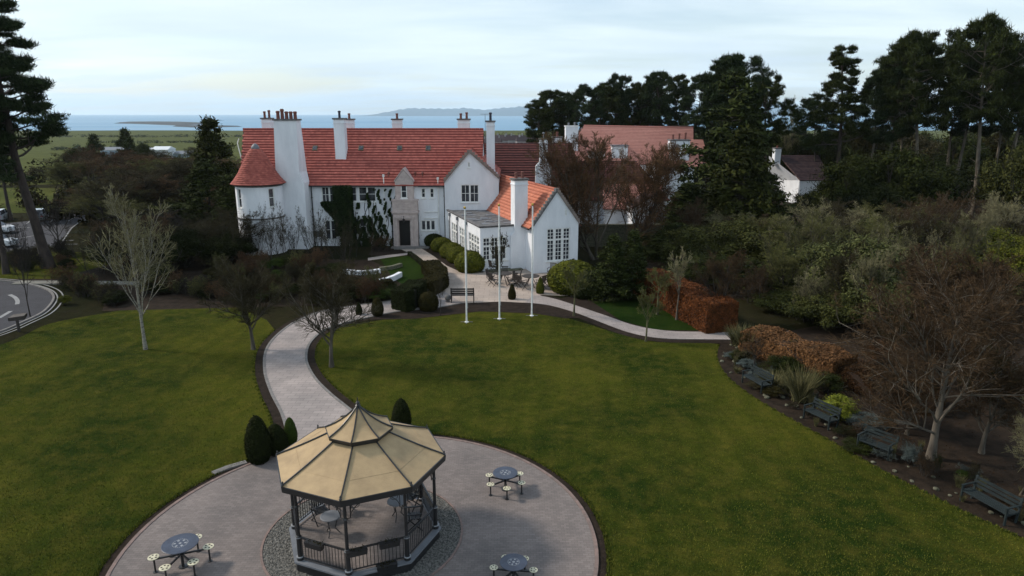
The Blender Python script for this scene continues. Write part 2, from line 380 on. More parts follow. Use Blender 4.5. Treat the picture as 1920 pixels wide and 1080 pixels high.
def copy_tree(root, loc, rz=0.0, sc=1.0, label=None, cat=None, group=None, name=None, mats=None):
    """a thing with copies of its parts and their sub-parts"""
    def cp(o, par):
        c = o.copy(); col.objects.link(c); c.parent = par
        if mats and o.type == 'MESH':
            key = o.name.split('.')[0]
            if key in mats:
                c.material_slots[0].link = 'OBJECT'; c.material_slots[0].material = MATS[mats[key]]
        for ch in children(o): cp(ch, c)
        return c
    r = cp(root, None)
    if name: r.name = name
    r.location = loc; r.rotation_euler = (0, 0, rz); r.scale = (sc, sc, sc) if not isinstance(sc, tuple) else sc
    for k in ('label', 'group', 'category'):
        if k in r: del r[k]
    return tag(r, label, cat or root.get('category'), group)
_children = {}
def children(o):
    return list(o.children)
def smooth_curve(pts, k=6, closed=False):
    pts = [Vector(p) for p in pts]; out = []; n = len(pts)
    rng_ = range(n if closed else n - 1)
    for i in rng_:
        g = (lambda j: pts[j % n]) if closed else (lambda j: pts[max(0, min(n - 1, j))])
        p0, p1, p2, p3 = g(i - 1), g(i), g(i + 1), g(i + 2)
        for q in range(k):
            t = q / k
            out.append(0.5 * ((2 * p1) + (p2 - p0) * t + (2 * p0 - 5 * p1 + 4 * p2 - p3) * t * t + (3 * p1 - p0 - 3 * p2 + p3) * t ** 3))
    if not closed: out.append(pts[-1])
    return out
def sheet(name, pts, z, m, parent=None, thick=0.0, kind='structure'):
    pts = [Vector((p[0], p[1], z)) for p in pts]
    tris = tessellate_polygon([pts])
    me_b = MB(); me_b.add(pts, [])
    me_b.f = [tuple(t) for t in tris]
    # face upwards
    def up(t):
        a, b, c = (pts[i] for i in t); return (b - a).cross(c - a).z > 0
    me_b.f = [t if up(t) else tuple(reversed(t)) for t in me_b.f]
    if thick:
        n = len(pts); b = len(me_b.v)
        me_b.v += [(p.x, p.y, z - thick) for p in pts]
        me_b.f += [(i, (i + 1) % n, b + (i + 1) % n, b + i) for i in range(n)]
    return me_b.build(name, m, parent, kind=kind)
def ribbon(pts, w, z0, z1, closed=False):
    """a raised strip of width w along a ground curve"""
    mb = MB(); n = len(pts); L, R = [], []
    for i, p in enumerate(pts):
        a = pts[(i - 1) % n] if (closed or i > 0) else pts[i]; b = pts[(i + 1) % n] if (closed or i < n - 1) else pts[i]
        t = Vector((b[0] - a[0], b[1] - a[1])).normalized(); nn = Vector((-t.y, t.x)) * w / 2
        L.append((p[0] + nn.x, p[1] + nn.y)); R.append((p[0] - nn.x, p[1] - nn.y))
    m = n if closed else n - 1
    for i in range(m):
        j = (i + 1) % n
        mb.hexa([(*L[i], z0), (*R[i], z0), (*R[j], z0), (*L[j], z0)], [(*L[i], z1), (*R[i], z1), (*R[j], z1), (*L[j], z1)])
    return mb

# ------------------------------------------------------------ ground, fields, sea, hills
def ground_z(y):
    return float(np.interp(y, [140, 300, 600, 1200, 1650, 1760], [0, -9, -17, -23, -24.6, -27.5]))
def terrain(name, xs, ys, m, zf):
    V = [(x, y, zf(x, y)) for y in ys for x in xs]; nx = len(xs)
    F = [(j * nx + i, j * nx + i + 1, (j + 1) * nx + i + 1, (j + 1) * nx + i) for j in range(len(ys) - 1) for i in range(nx - 1)]
    return link_mesh(np_mesh(name, V, F), name, m, kind='structure')
xs_near = [-160, -60, 0, 60, 160]
terrain('ground', xs_near, [-40, 20, 80, 140], 'rough_grass', lambda x, y: 0.0)
for sgn in (-1, 1):
    xs_side = [160 * sgn, 500 * sgn, 1600 * sgn]
    terrain('ground', sorted(xs_side), [-40, 140], 'rough_grass', lambda x, y: 0.0)
rngt = np.random.default_rng(3)
ysf = [140, 180, 230, 300, 400, 500, 600, 800, 1000, 1200, 1400, 1550, 1650, 1760]
xsf = list(np.linspace(-1600, 1600, 33))
terrain('field', xsf, ysf, 'field_grass', lambda x, y: ground_z(y) + (0 if y < 1500 else 0.5 * math.sin(x * 0.013)))
# sea
ms = bpy.data.materials.new('sea_water'); ms.use_nodes = True
nn, ll = ms.node_tree.nodes, ms.node_tree.links; bb = nn['Principled BSDF']
bb.inputs['Base Color'].default_value = (0.10, 0.19, 0.24, 1); bb.inputs['Roughness'].default_value = 0.55; bb.inputs['Specular IOR Level'].default_value = 0.35
tcn = N(nn, 'ShaderNodeTexCoord'); mpn = N(nn, 'ShaderNodeMapping'); ll.new(tcn.outputs['Object'], mpn.inputs[0]); mpn.inputs['Scale'].default_value = (0.0006, 0.004, 1)
no = N(nn, 'ShaderNodeTexNoise'); ll.new(mpn.outputs[0], no.inputs['Vector']); no.inputs['Scale'].default_value = 1.2; no.inputs['Detail'].default_value = 5
rr = N(nn, 'ShaderNodeValToRGB'); ll.new(no.outputs['Fac'], rr.inputs[0])
rr.color_ramp.elements[0].position = 0.35; rr.color_ramp.elements[0].color = (0.10, 0.24, 0.38, 1)
rr.color_ramp.elements[1].position = 0.7; rr.color_ramp.elements[1].color = (0.20, 0.34, 0.46, 1)
ll.new(rr.outputs[0], bb.inputs['Base Color'])
MATS['sea_water'] = ms
terrain('sea', [-26000, -8000, 0, 8000, 26000], [1500, 4000, 10000, 26000], 'sea_water', lambda x, y: -25.0)
# the low island of rock off the shore
def low_island(pts_px, base_y, h):
    mb = MB(); P = [G(x, y, -25.0) for x, y in pts_px]
    c = sum(P, Vector()) / len(P)
    ring0 = [(p.x, p.y, -25.4) for p in P]; ring1 = [(c.x + (p.x - c.x) * 0.86, c.y + (p.y - c.y) * 0.7, -25 + h) for p in P]
    n = len(P); mb.add(ring0 + ring1, [(i, (i + 1) % n, n + (i + 1) % n, n + i) for i in range(n)] + [tuple(range(n, 2 * n))])
    return mb
mb = low_island([(212, 231.5), (260, 232.6), (330, 235.5), (372, 233.8), (385, 232), (350, 229.6), (300, 229), (250, 229.4)], 0, 5)
tag(mb.build('island', 'rock'), 'long low dark rock island lying off the shore', 'island', kind='structure')
mb = low_island([(322, 237.2), (360, 239.2), (405, 238.6), (455, 237.6), (400, 235.6), (350, 235.9)], 0, 3)
tag(mb.build('island', 'rock'), 'smaller flat dark rock shelf between the long island and the shore', 'island', kind='structure')
# distant blue hills: a ridge with real depth, 24 km away
def hill(name, x0, x1, dist, profile, depth):
    nx = 90; V, F = [], []
    for j, (dy, k) in enumerate([(0, 0), (depth * .3, .62), (depth * .5, 1), (depth, 0)]):
        for i in range(nx):
            t = i / (nx - 1); X = x0 + (x1 - x0) * t
            V.append((X, dist + dy, -25 + k * max(0, profile(t)) * (1 + 0.05 * math.sin(i * 1.7 + j))))
    F = [(j * nx + i, j * nx + i + 1, (j + 1) * nx + i + 1, (j + 1) * nx + i) for j in range(3) for i in range(nx - 1)]
    return link_mesh(np_mesh(name, V, F, smooth=True), name, 'hill', kind='structure')
def prof1(t):
    return float(np.interp(t, [0, .06, .14, .24, .36, .5, .62, .72, .86, 1], [0, 70, 165, 230, 205, 225, 180, 240, 300, 280])) + 7 * math.sin(t * 40) + 5 * math.sin(t * 91)
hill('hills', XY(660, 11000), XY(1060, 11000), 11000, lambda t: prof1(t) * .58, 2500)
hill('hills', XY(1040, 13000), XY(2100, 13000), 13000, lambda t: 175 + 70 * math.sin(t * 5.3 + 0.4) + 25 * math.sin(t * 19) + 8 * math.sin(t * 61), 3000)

# ------------------------------------------------------------ lawns, beds, paths
def GP(px, k=6, closed=True):
    pts = [G(x, y) for x, y in px]
    return smooth_curve(pts, k, closed)
C0 = Vector((-5.0, 20.15, 0)); PR = 7.75            # centre and radius of the round paving
# lawn to the right of the path and its right-hand curve along the bed
lawn_r = [(575, 640), (600, 612), (690, 604), (760, 592), (830, 586), (900, 580), (1000, 582), (1080, 601), (1160, 626), (1230, 641), (1345, 645), (1352, 668), (1368, 700), (1415, 738), (1490, 782), (1570, 826), (1650, 872), (1740, 918), (1840, 966), (1925, 1006), (2080, 1075), (2300, 1180)]
edge = smooth_curve([G(*p) for p in lawn_r], 5)
lawn_l = [(-500, 800), (-300, 660), (-60, 655), (20, 640), (90, 608), (180, 590), (300, 572), (420, 570), (500, 600)]
edge2 = smooth_curve([G(*p) for p in lawn_l], 5)
LAWN_POLY = [(p.x, p.y) for p in edge] + [(34, 4), (-60, 4)] + [(p.x, p.y) for p in edge2] + [(p.x, p.y) for p in [G(520, 625)]]
sheet('lawn', [(p.x, p.y) for p in edge] + [(34, 4), (-60, 4)] + [(p.x, p.y) for p in edge2] + [(p.x, p.y) for p in [G(520, 625)]], 0.004, 'lawn_grass')
bed_r = [(1352, 640), (1345, 668), (1362, 703), (1410, 742), (1486, 787), (1566, 831), (1646, 877), (1736, 923), (1836, 972), (1925, 1012), (2080, 1082)]
bed_curve = smooth_curve([G(*p) for p in bed_r], 5)
sheet('flower_bed', [(p.x, p.y) for p in bed_curve] + [(34, 20), (34, 46), (26, 47), tuple(G(1420, 632))[:2]], 0.010, 'leaf_litter')
# soil border round the round paving
def circ(c, r, n=72, a0=0, a1=2 * PI):
    return [(c.x + r * math.cos(a0 + (a1 - a0) * i / n), c.y + r * math.sin(a0 + (a1 - a0) * i / n)) for i in range(n + (1 if a1 - a0 < 6 else 0))]
sheet('soil_border', circ(C0, PR + 0.42), 0.008, 'soil')
left_px = [(552, 850), (540, 815), (528, 775), (508, 735), (496, 695), (500, 655), (524, 625), (560, 601), (612, 582), (680, 572), (742, 563)]
right_px = [(700, 850), (690, 800), (655, 768), (618, 738), (588, 706), (574, 672), (584, 640), (620, 614), (690, 596), (750, 584), (815, 578), (866, 569)]
Lc = smooth_curve([G(*p) for p in left_px], 6); Rc = smooth_curve([G(*p) for p in right_px], 6)
poly_path = [(p.x, p.y) for p in Lc] + [(p.x, p.y) for p in [G(830, 545)]] + [(p.x, p.y) for p in reversed(Rc)]
def offset_curve(C, d):
    out = []
    for i, p in enumerate(C):
        a, b = C[max(0, i - 1)], C[min(len(C) - 1, i + 1)]; t = (b - a).normalized(); out.append((p.x - t.y * d, p.y + t.x * d))
    return out
mbp = offset_curve(Lc, 0.5) + list(reversed(offset_curve(Rc, -0.5)))
sheet('soil_border', mbp, 0.012, 'soil')
sheet('garden_path', poly_path, 0.040, 'path_pavers', thick=0.05)
for nm, C in (('path_edging', Lc), ('path_edging', Rc)):
    tag(ribbon([(p.x, p.y) for p in C], 0.14, 0.0, 0.065).build(nm, 'kerb_stone'), kind='structure')
sheet('paved_circle', circ(C0, PR), 0.048, 'plaza_pavers', thick=0.05)
ring = circ(C0, PR + 0.05, 96)
tag(ribbon(ring, 0.12, 0.0, 0.070, True).build('path_edging', 'brick_edge'), kind='structure')
C1 = Vector((-5.05, 20.55, 0))
sheet('gravel_ring', circ(C1, 3.3), 0.056, 'gravel', thick=0.03)
tag(ribbon(circ(C1, 3.33, 80), 0.07, 0.0, 0.085, True).build('path_edging', 'brick_edge'), kind='structure')
# loose gravel stones as real pebbles
rg = np.random.default_rng(11); nst = 9000
aa = rg.uniform(0, 2 * PI, nst); rr_ = np.sqrt(rg.uniform(2.45 ** 2, 3.27 ** 2, nst))
pc = np.stack([C1.x + rr_ * np.cos(aa), C1.y + rr_ * np.sin(aa), np.full(nst, 0.062)], 1)
tet = np.array([(1, 0, 0), (-.5, .87, 0), (-.5, -.87, 0), (0, 0, .9)])
rot = rg.uniform(0, 2 * PI, nst); sz = rg.uniform(0.016, 0.04, nst)
cs, sn = np.cos(rot), np.sin(rot)
tv = np.stack([tet[None, :, 0] * cs[:, None] - tet[None, :, 1] * sn[:, None], tet[None, :, 0] * sn[:, None] + tet[None, :, 1] * cs[:, None], np.repeat(tet[None, :, 2], nst, 0)], 2) * sz[:, None, None]
V = (pc[:, None, :] + tv).reshape(-1, 3); b = np.arange(nst)[:, None, None] * 4
F = (b + np.array([(0, 1, 3), (1, 2, 3), (2, 0, 3)])[None]).reshape(-1, 3)
o = link_mesh(np_mesh('gravel_stones', V, F), 'gravel_stones', 'gravel', kind='stuff'); tag(o, 'loose grey gravel in the ring around the bandstand', 'gravel')
# little brick drain stub on the left of the circle
tag(ribbon([G(400, 889).xy[:], G(428, 878).xy[:], G(462, 868).xy[:]], 0.28, 0.0, 0.075).build('path_edging', 'kerb_stone'), kind='structure')
# terrace before the house and the path up to the door
ter_px = [(866, 569), (815, 578), (742, 584), (742, 563), (775, 556), (805, 548), (833, 540), (826, 522), (812, 506), (786, 487), (764, 473), (748, 466), (785, 463), (812, 480), (838, 499), (862, 510), (905, 512), (925, 500), (1000, 498), (1040, 505), (1075, 520), (1072, 545), (1100, 548), (1085, 556), (1010, 553), (1040, 566), (1000, 569), (940, 566)]
sheet('terrace', [tuple(G(*p))[:2] for p in ter_px], 0.036, 'terrace_pavers', thick=0.05)
top = smooth_curve([G(*p) for p in [(1000, 553), (1040, 561), (1090, 577), (1140, 594), (1190, 611), (1250, 621), (1320, 623), (1390, 623), (1480, 622)]], 5)
bot = smooth_curve([G(*p) for p in [(985, 568), (1030, 573), (1080, 587), (1125, 604), (1180, 624), (1240, 635), (1320, 637), (1390, 638), (1480, 640)]], 5)
sheet('soil_border', offset_curve(top, 0.45) + list(reversed(offset_curve(bot, -0.7))), 0.014, 'soil')
sheet('garden_path', [(p.x, p.y) for p in top] + [(p.x, p.y) for p in reversed(bot)], 0.044, 'path_pavers', thick=0.05)
# the soil strip between terrace and lawn, soil bed beside the box balls
sheet('soil_border', [tuple(G(*p))[:2] for p in [(690, 600), (690, 585), (742, 578), (866, 565), (1000, 566), (1060, 580), (1100, 596), (1060, 597), (1000, 588), (900, 584), (780, 598)]], 0.016, 'soil')
sheet('soil_border', [tuple(G(*p))[:2] for p in [(786, 462), (830, 462), (906, 508), (905, 516), (862, 514), (836, 500)]], 0.018, 'soil')
sheet('soil_border', [tuple(G(*p))[:2] for p in [(1050, 561), (1100, 545), (1200, 560), (1200, 600), (1130, 592)]], 0.009, 'soil')
sheet('lawn', [tuple(G(*p))[:2] for p in [(1110, 566), (1200, 562), (1290, 590), (1345, 621), (1230, 619), (1165, 602)]], 0.020, 'bright_grass')
sheet('lawn', [tuple(G(*p))[:2] for p in [(712, 484), (770, 480), (806, 518), (780, 545), (762, 540), (735, 520)]], 0.020, 'bright_grass')
sheet('soil_border', [tuple(G(*p))[:2] for p in [(690, 478), (700, 464), (745, 466), (768, 476), (722, 482)]], 0.017, 'soil')
sheet('garden_path', [tuple(G(*p))[:2] for p in [(690, 484), (724, 479), (768, 474), (772, 477), (724, 484), (690, 489)]], 0.026, 'path_pavers')
# back garden ground under trees: leaf litter
sheet('leaf_litter', [(-30, 48), (-9, 50), (-9, 58), (-14, 66), (-31, 67), (-60, 66), (-60, 58), (-38, 57.5), (-32, 52)], 0.007, 'leaf_litter')
sheet('leaf_litter', [(10, 57), (60, 20), (110, 20), (120, 120), (20, 120), (10, 70)], 0.006, 'leaf_litter')
# drive at the left with its kerbs, double lines and dashes; pale footway behind; car park
drive_edge = smooth_curve([G(*p) for p in [(-260, 712), (-120, 664), (0, 625), (45, 606), (82, 588), (100, 570), (104, 556), (92, 544), (60, 534), (10, 527), (-80, 521), (-260, 516)]], 6)
sheet('drive', [(p.x, p.y) for p in drive_edge], 0.024, 'asphalt')
for d in (0.12, 0.5):
    tag(ribbon(offset_curve(drive_edge, -d if True else d)[2:-2], 0.10, 0.020, 0.029).build('road_marking', 'road_paint'), kind='structure')
tag(ribbon(offset_curve(drive_edge, 0.12), 0.16, 0.0, 0.12).build('kerb', 'kerb_stone'), kind='structure')
for seg in ([(18, 553), (28, 558), (33, 565), (32, 571)], [(-2, 597), (20, 584)], [(-30, 612), (-12, 603)]):
    c = smooth_curve([G(*p) for p in seg], 4) if len(seg) > 2 else [G(*p) for p in seg]
    tag(ribbon([(p.x, p.y) for p in c], 0.28, 0.020, 0.029).build('road_marking', 'road_paint'), kind='structure')
fw = [G(*p) for p in [(30, 531), (110, 531), (200, 532), (280, 533), (345, 541)]]
tag(ribbon([(p.x, p.y) for p in smooth_curve(fw, 4)], 1.1, 0.0, 0.10).build('pavement', 'terrace_flags'), kind='structure')
cp_px = [(-260, 470), (0, 474), (100, 462), (128, 436), (150, 415), (240, 404), (245, 390), (120, 396), (60, 414), (0, 420), (-260, 424)]
sheet('car_park', [tuple(G(*p))[:2] for p in cp_px], 0.024, 'asphalt')
sheet('lawn', [(-110, 99), (-66, 99), (-50, 104), (-45, 131), (-110, 134)], 0.012, 'field_grass')
sheet('lawn', [(-90, 58), (-40, 58), (-38, 66), (-42, 70), (-90, 69)], 0.012, 'lawn_grass')
for a_, b_ in (((30, 427), (56, 427)), ((38, 447), (70, 441)), ((0, 438), (14, 437)), ((0, 456), (16, 455)), ((0, 472), (40, 464)), ((45, 474), (98, 461)), ((113, 459), (134, 428)), ((134, 428), (155, 412)), ((50, 420), (58, 413)), ((92, 418), (103, 409)), ((128, 415), (140, 407)), ((112, 459), (145, 458)), ((118, 451), (138, 451)), ((150, 414), (172, 411))):
    p, q = G(*a_), G(*b_); tag(ribbon([(p.x, p.y), (q.x, q.y)], 0.16, 0.020, 0.029).build('road_marking', 'road_paint'), kind='structure')
# curved white garden retaining walls in the sunk garden left of the door path
for nm, pts, h, lb in (('garden_wall', [(663, 534), (690, 536), (712, 533), (735, 527), (751, 519)], 0.45, 'low curved white garden wall at the edge of the bright lawn'),
                   ('garden_wall', [(640, 512), (665, 515), (690, 515), (712, 512)], 0.4, 'upper short white garden wall above the curved one'),
                   ('garden_wall', [(712, 508), (735, 505), (752, 500)], 0.35, 'grey mossy stone ledge above the right end of the curved white wall')):
    c = smooth_curve([G(*p) for p in pts], 4)
    o = ribbon([(p.x, p.y) for p in c], 0.35, 0.0, h).build(nm, 'white_harling' if 'white' in lb[:20] else 'moss_stone'); tag(o, lb, 'wall')

# ------------------------------------------------------------ building kit
def frameM(p, rz): return Matrix.Translation(Vector(p)) @ Matrix.Rotation(rz, 4, 'Z')
def wall_face(mb, M, u0, u1, z0, top, openings=(), reveal=0.16, breaks=()):
    """a wall in the plane depth=0 of M (u along, outward -Y), real holes with reveals at the openings; top(u) is its upper edge"""
    us = sorted(set([u0, u1, *breaks] + [o[0] for o in openings] + [o[1] for o in openings]))
    us = [u for u in us if u0 - 1e-6 <= u <= u1 + 1e-6]
    for a, b in zip(us, us[1:]):
        if b - a < 1e-4: continue
        hs = sorted([(o[2], o[3]) for o in openings if o[0] <= a + 1e-5 and o[1] >= b - 1e-5])
        z = z0
        for lo, hi in hs:
            if lo > z + 1e-4: mb.add([(a, 0, z), (b, 0, z), (b, 0, lo), (a, 0, lo)], [(0, 1, 2, 3)], M)
            z = hi
        mb.add([(a, 0, z), (b, 0, z), (b, 0, top(b)), (a, 0, top(a))], [(0, 1, 2, 3)], M)
    r = reveal
    for o in openings:
        a, b, c, d = o[:4]
        mb.add([(a, 0, c), (a, r, c), (a, r, d), (a, 0, d)], [(3, 2, 1, 0)], M)
        mb.add([(b, 0, c), (b, r, c), (b, r, d), (b, 0, d)], [(0, 1, 2, 3)], M)
        mb.add([(a, 0, d), (b, 0, d), (b, r, d), (a, r, d)], [(0, 1, 2, 3)], M)
        mb.add([(a, 0, c), (b, 0, c), (b, r, c), (a, r, c)], [(3, 2, 1, 0)], M)
def window(parent, M, o, lights=1, bars=(1, 2), transom=None, bars_up=None, sill=True, mw=0.17):
    a, b, c, d = o[:4]
    fb = MB(); fw = 0.09; D0, D1 = 0.05, 0.11
    fb.box(a, a + fw, D0, D1, c, d, M); fb.box(b - fw, b, D0, D1, c, d, M)
    fb.box(a + fw, b - fw, D0 + .002, D1, c, c + fw, M); fb.box(a + fw, b - fw, D0 + .002, D1, d - fw, d, M)
    W = (b - a - 2 * fw)
    lw = (W - mw * (lights - 1)) / lights
    zt = c + (d - c) * transom if transom else None
    if zt: fb.box(a + fw, b - fw, D0 - .01, D1 - .002, zt - .08, zt + .08, M)
    for i in range(lights):
        x0 = a + fw + i * (lw + mw)
        if i: fb.box(x0 - mw, x0, D0 - .02, D1 - .004, c + fw, d - fw, M)
        segs = [(c + fw, (zt - .05) if zt else d - fw, bars)] + ([(zt + .05, d - fw, bars_up or bars)] if zt else [])
        for z0, z1, (nc, nr) in segs:
            for k in range(1, nc):
                x = x0 + lw * k / nc; fb.box(x - .024, x + .024, D0 + .02, D1 - .006, z0, z1, M)
            for k in range(1, nr):
                z = z0 + (z1 - z0) * k / nr; fb.box(x0, x0 + lw, D0 + .024, D1 - .008, z - .024, z + .024, M)
    w = fb.build('window', 'white_paint', parent)
    for i in range(lights):
        x0 = a + fw + i * (lw + mw)
        g = MB().box(x0 - .01, x0 + lw + .01, 0.115, 0.14, c + .03, d - .03, M).build('pane', 'window_glass', w)
    if sill: MB().box(a - .08, b + .08, -0.09, 0.05, c - 0.10, c - 0.012, M).build('sill', 'white_paint', w)
    return w
def tiled(parent, P00, P10, P01, P11, m, course=0.33, tw=0.27, thick=0.12, seed=1, lift=0.055, sag=0.0):
    """a roof slope: slab with real lapped tiles in courses (too small to pick apart, so one mesh)"""
    P00, P10, P01, P11 = map(Vector, (P00, P10, P01, P11))
    nrm = (P10 - P00).cross(P01 - P00)
    if nrm.length < 1e-6: nrm = (P10 - P00).cross(P11 - P00)
    nrm.normalize()
    if nrm.z < 0: nrm = -nrm
    lo = [p - nrm * thick for p in (P00, P10, P11, P01)]; hi = [P00, P10, P11, P01]
    slab = MB().hexa(lo, hi).build('roof', 'roof_under', parent)
    L = max((P01 - P00).length, (P11 - P10).length); rows = max(3, int(L / course))
    Wd = max((P10 - P00).length, (P11 - P01).length); cols = max(3, int(Wd / tw))
    rg = np.random.default_rng(seed)
    p00, p10, p01, p11, nv = (np.array(p) for p in (P00, P10, P01, P11, nrm))
    V, F, T = [], [], []
    v = np.linspace(0, 1, rows + 1); rowt = rg.uniform(-.16, .16, rows)
    for r in range(rows):
        u = np.linspace(0, 1, cols + 1) + 0
        off = (0.5 / cols if r % 2 else 0)
        uu = np.clip(u + off, 0, 1)
        A = lambda t, s: (p00 * (1 - t)[:, None] + p10 * t[:, None]) * (1 - s) + (p01 * (1 - t)[:, None] + p11 * t[:, None]) * s
        ext = 0.04 / L if r == 0 else 0.0
        Lb = A(uu[:-1], v[r] - ext); Rb = A(uu[1:], v[r] - ext); Lt = A(uu[:-1], v[r + 1]); Rt = A(uu[1:], v[r + 1])
        n = len(Lb); j = (lift + rg.uniform(-.012, .018, n))[:, None] * nv; kk = 0.012 * nv
        base = sum(len(x) for x in V)
        V.append(np.stack([Lb + j, Rb + j, Rt + kk, Lt + kk, Lb + .002 * nv, Rb + .002 * nv], 1).reshape(-1, 3))
        ids = base + np.arange(n)[:, None] * 6
        F.append((ids[:, None, :] + np.array([[0, 1, 2, 3], [4, 5, 1, 0]])[None]).reshape(-1, 4))
        t = np.clip(0.5 + rowt[r] + rg.normal(0, .10, n), 0, 1); T.append(np.stack([t, t * 0 ], 1).ravel())  # riser faces get the darkest tint: course shade painted in, plus dark mortar
    V = np.concatenate(V); 
    W = WORLD.get(root_of(parent).name)
    if W is not None:
        I = np.array(W.inverted()); V = V @ I[:3, :3].T + I[:3, 3]
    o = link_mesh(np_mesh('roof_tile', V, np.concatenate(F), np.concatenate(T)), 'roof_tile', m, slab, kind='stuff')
    # ridge tiles
    return slab
def ridge(parent, a, b, m='roof_tile_red', r=0.13):
    a, b = Vector(a), Vector(b); n = max(1, int((b - a).length / 0.45)); mb = MB()
    for i in range(n):
        p, q = a.lerp(b, i / n), a.lerp(b, (i + .96) / n); mb.tube([p, q], [r, r * .93], 6)
    return mb.build('ridge_tile', m, parent, kind='stuff')
def gutter(parent, a, b, m='black_iron', r=0.075):
    return MB().tube([a, b], r, 6).build('gutter', m, parent)
def downpipe(parent, p, z0, z1, m='black_iron', off=(0, -0.12, 0), name='downpipe'):
    mb = MB(); q = Vector(p) + Vector(off)
    mb.tube([(q.x, q.y, z0), (q.x, q.y, z1)], 0.06, 6); mb.box(q.x - .11, q.x + .11, q.y - .11, q.y + .05, z1, z1 + .25)
    for k in range(3):
        z = z0 + (z1 - z0) * (k + .5) / 3; mb.box(q.x - .09, q.x + .09, q.y - .07, q.y + .11, z, z + .06)
    return mb.build(name, m, parent)
def chimney(parent, x0, x1, y0, y1, z0, z1, pots, M=None, flare=0.0, flare_z=0.0, cap='cap_stone', potm='terracotta', poth=0.75, axis='x', left_flare=True):
    """rendered stack with projecting cap and clay pots; flare widens the foot below flare_z"""
    M = M or Matrix.Identity(4)
    mb = MB()
    if flare:
        l = flare if left_flare else 0
        mb.box(x0 - l, x1 + flare, y0 - .02, y1, z0, flare_z, M)
        mb.hexa([(x0 - l, y0 - .02, flare_z), (x1 + flare, y0 - .02, flare_z), (x1 + flare, y1, flare_z), (x0 - l, y1, flare_z)],
                [(x0, y0, flare_z + flare * 1.1), (x1, y0, flare_z + flare * 1.1), (x1, y1, flare_z + flare * 1.1), (x0, y1, flare_z + flare * 1.1)], M)
        mb.box(x0, x1, y0, y1, flare_z + flare * 1.1, z1, M)
    else: mb.box(x0, x1, y0, y1, z0, z1, M)
    mb.box(x0 - .05, x1 + .05, y0 - .05, y1 + .05, z1 - .42, z1 - .32, M)
    c = mb.build('chimney', 'white_harling', parent)
    MB().box(x0 - .10, x1 + .10, y0 - .10, y1 + .10, z1 + .003, z1 + .16, M).build('chimney_cap', cap, c)
    for i in range(pots):
        t = (i + .5) / pots
        if axis == 'x': cx, cy = x0 + (x1 - x0) * t, (y0 + y1) / 2
        else: cx, cy = (x0 + x1) / 2, y0 + (y1 - y0) * t
        h = poth * (1.0 + 0.16 * ((i * 7) % 3 - 1))
        p = M @ Vector((cx, cy, z1 + .16))
        MB().lathe([(.17, 0), (.14, .06), (.125, h * .75), (.165, h * .8), (.165, h * .92), (.12, h)], p, 10).build('chimney_pot', potm, c, smooth=False)
    return c
def skew(parent, p0, p1, w, n, m='coping_stone', h=0.2, step=0.10):
    """stepped coping stones up a gable edge, each stone a part"""
    p0, p1 = Vector(p0), Vector(p1); d = (p1 - p0)
    horiz = Vector((d.x, d.y, 0)).normalized(); side = Vector((-horiz.y, horiz.x, 0))
    for i in range(n):
        a, b = p0 + d * (i / n), p0 + d * ((i + 1) / n)
        lo = [a - side * w / 2 - Vector((0, 0, .12)), a + side * w / 2 - Vector((0, 0, .12)), b + side * w / 2 - Vector((0, 0, .12)), b - side * w / 2 - Vector((0, 0, .12))]
        zt = max(a.z, b.z) + h - .15 * abs(b.z - a.z)
        hi = [Vector((q.x, q.y, zt)) for q in lo]
        lo = [q for q in lo]
        MB().hexa(lo, hi).build('coping_stone', m, parent)

# ------------------------------------------------------------ the main white house
YW = 73.4
EZ = ZH(342, YW); RY = YW + 5.45; RZ = ZH(243, RY)
XL0, XL1, XR = -28.9, -30.15, -3.3
house = thing('country_house', 'long white rendered mansion with red tiled roof, round corner turret and sandstone porch', 'house', (-16, YW, 0))
def rectY(x0, y0, x1, y1, Y, M=None):
    a, b = AY(x0, y1, Y), AY(x1, y0, Y); return (a.x, b.x, a.z, b.z)
Mf = Matrix.Translation((0, YW, 0))
ops = [rectY(604, 350, 631, 380, YW), rectY(611, 413, 630, 449, YW), rectY(673, 350, 704, 378, YW), rectY(640, 350, 668, 378, YW),
       rectY(662, 409, 700, 440, YW), rectY(790, 353, 797.5, 371, YW), rectY(806, 353, 813.5, 371, YW), rectY(790, 413, 816, 432, YW)]
mb = MB()
wall_face(mb, Mf, -21.7, -7.05, -1.5, lambda u: EZ, ops)
wall_face(mb, Mf, XL0, -21.7, -1.5, lambda u: EZ)
mb.add([(XL0, YW, -1.5), (XL0, YW + 10.9, -1.5), (XL1, YW + 10.9, EZ), (XL1, RY, RZ - .1), (XL0, YW, EZ)], [(4, 3, 2, 1, 0)])
mb.add([(XR, YW, -1.5), (XR, YW + 10.9, -1.5), (XR, YW + 10.9, EZ), (XR, RY, RZ - .1), (XR, YW, EZ)], [(0, 1, 2, 3, 4)])
mb.add([(XL0, YW + 10.9, -1.5), (XR, YW + 10.9, -1.5), (XR, YW + 10.9, EZ), (XL0, YW + 10.9, EZ)], [(3, 2, 1, 0)])
mb.build('wall', 'white_harling', house)
for o, l, br in zip(ops, (2, 2, 2, 2, 3, 1, 1, 3), ((2, 2), (1, 2), (1, 2), (1, 2), (1, 2), (1, 2), (1, 2), (1, 1))):
    window(house, Mf, o, l, br)
ov = 0.35
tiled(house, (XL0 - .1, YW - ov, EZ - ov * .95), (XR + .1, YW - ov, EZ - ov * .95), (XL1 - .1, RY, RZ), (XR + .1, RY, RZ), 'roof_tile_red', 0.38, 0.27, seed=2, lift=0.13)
tiled(house, (XR + .1, YW + 10.9 + ov, EZ - ov), (XL1 - .1, YW + 10.9 + ov, EZ - ov), (XR + .1, RY, RZ), (XL1 - .1, RY, RZ), 'roof_tile_red', 0.7, 0.6, seed=3)
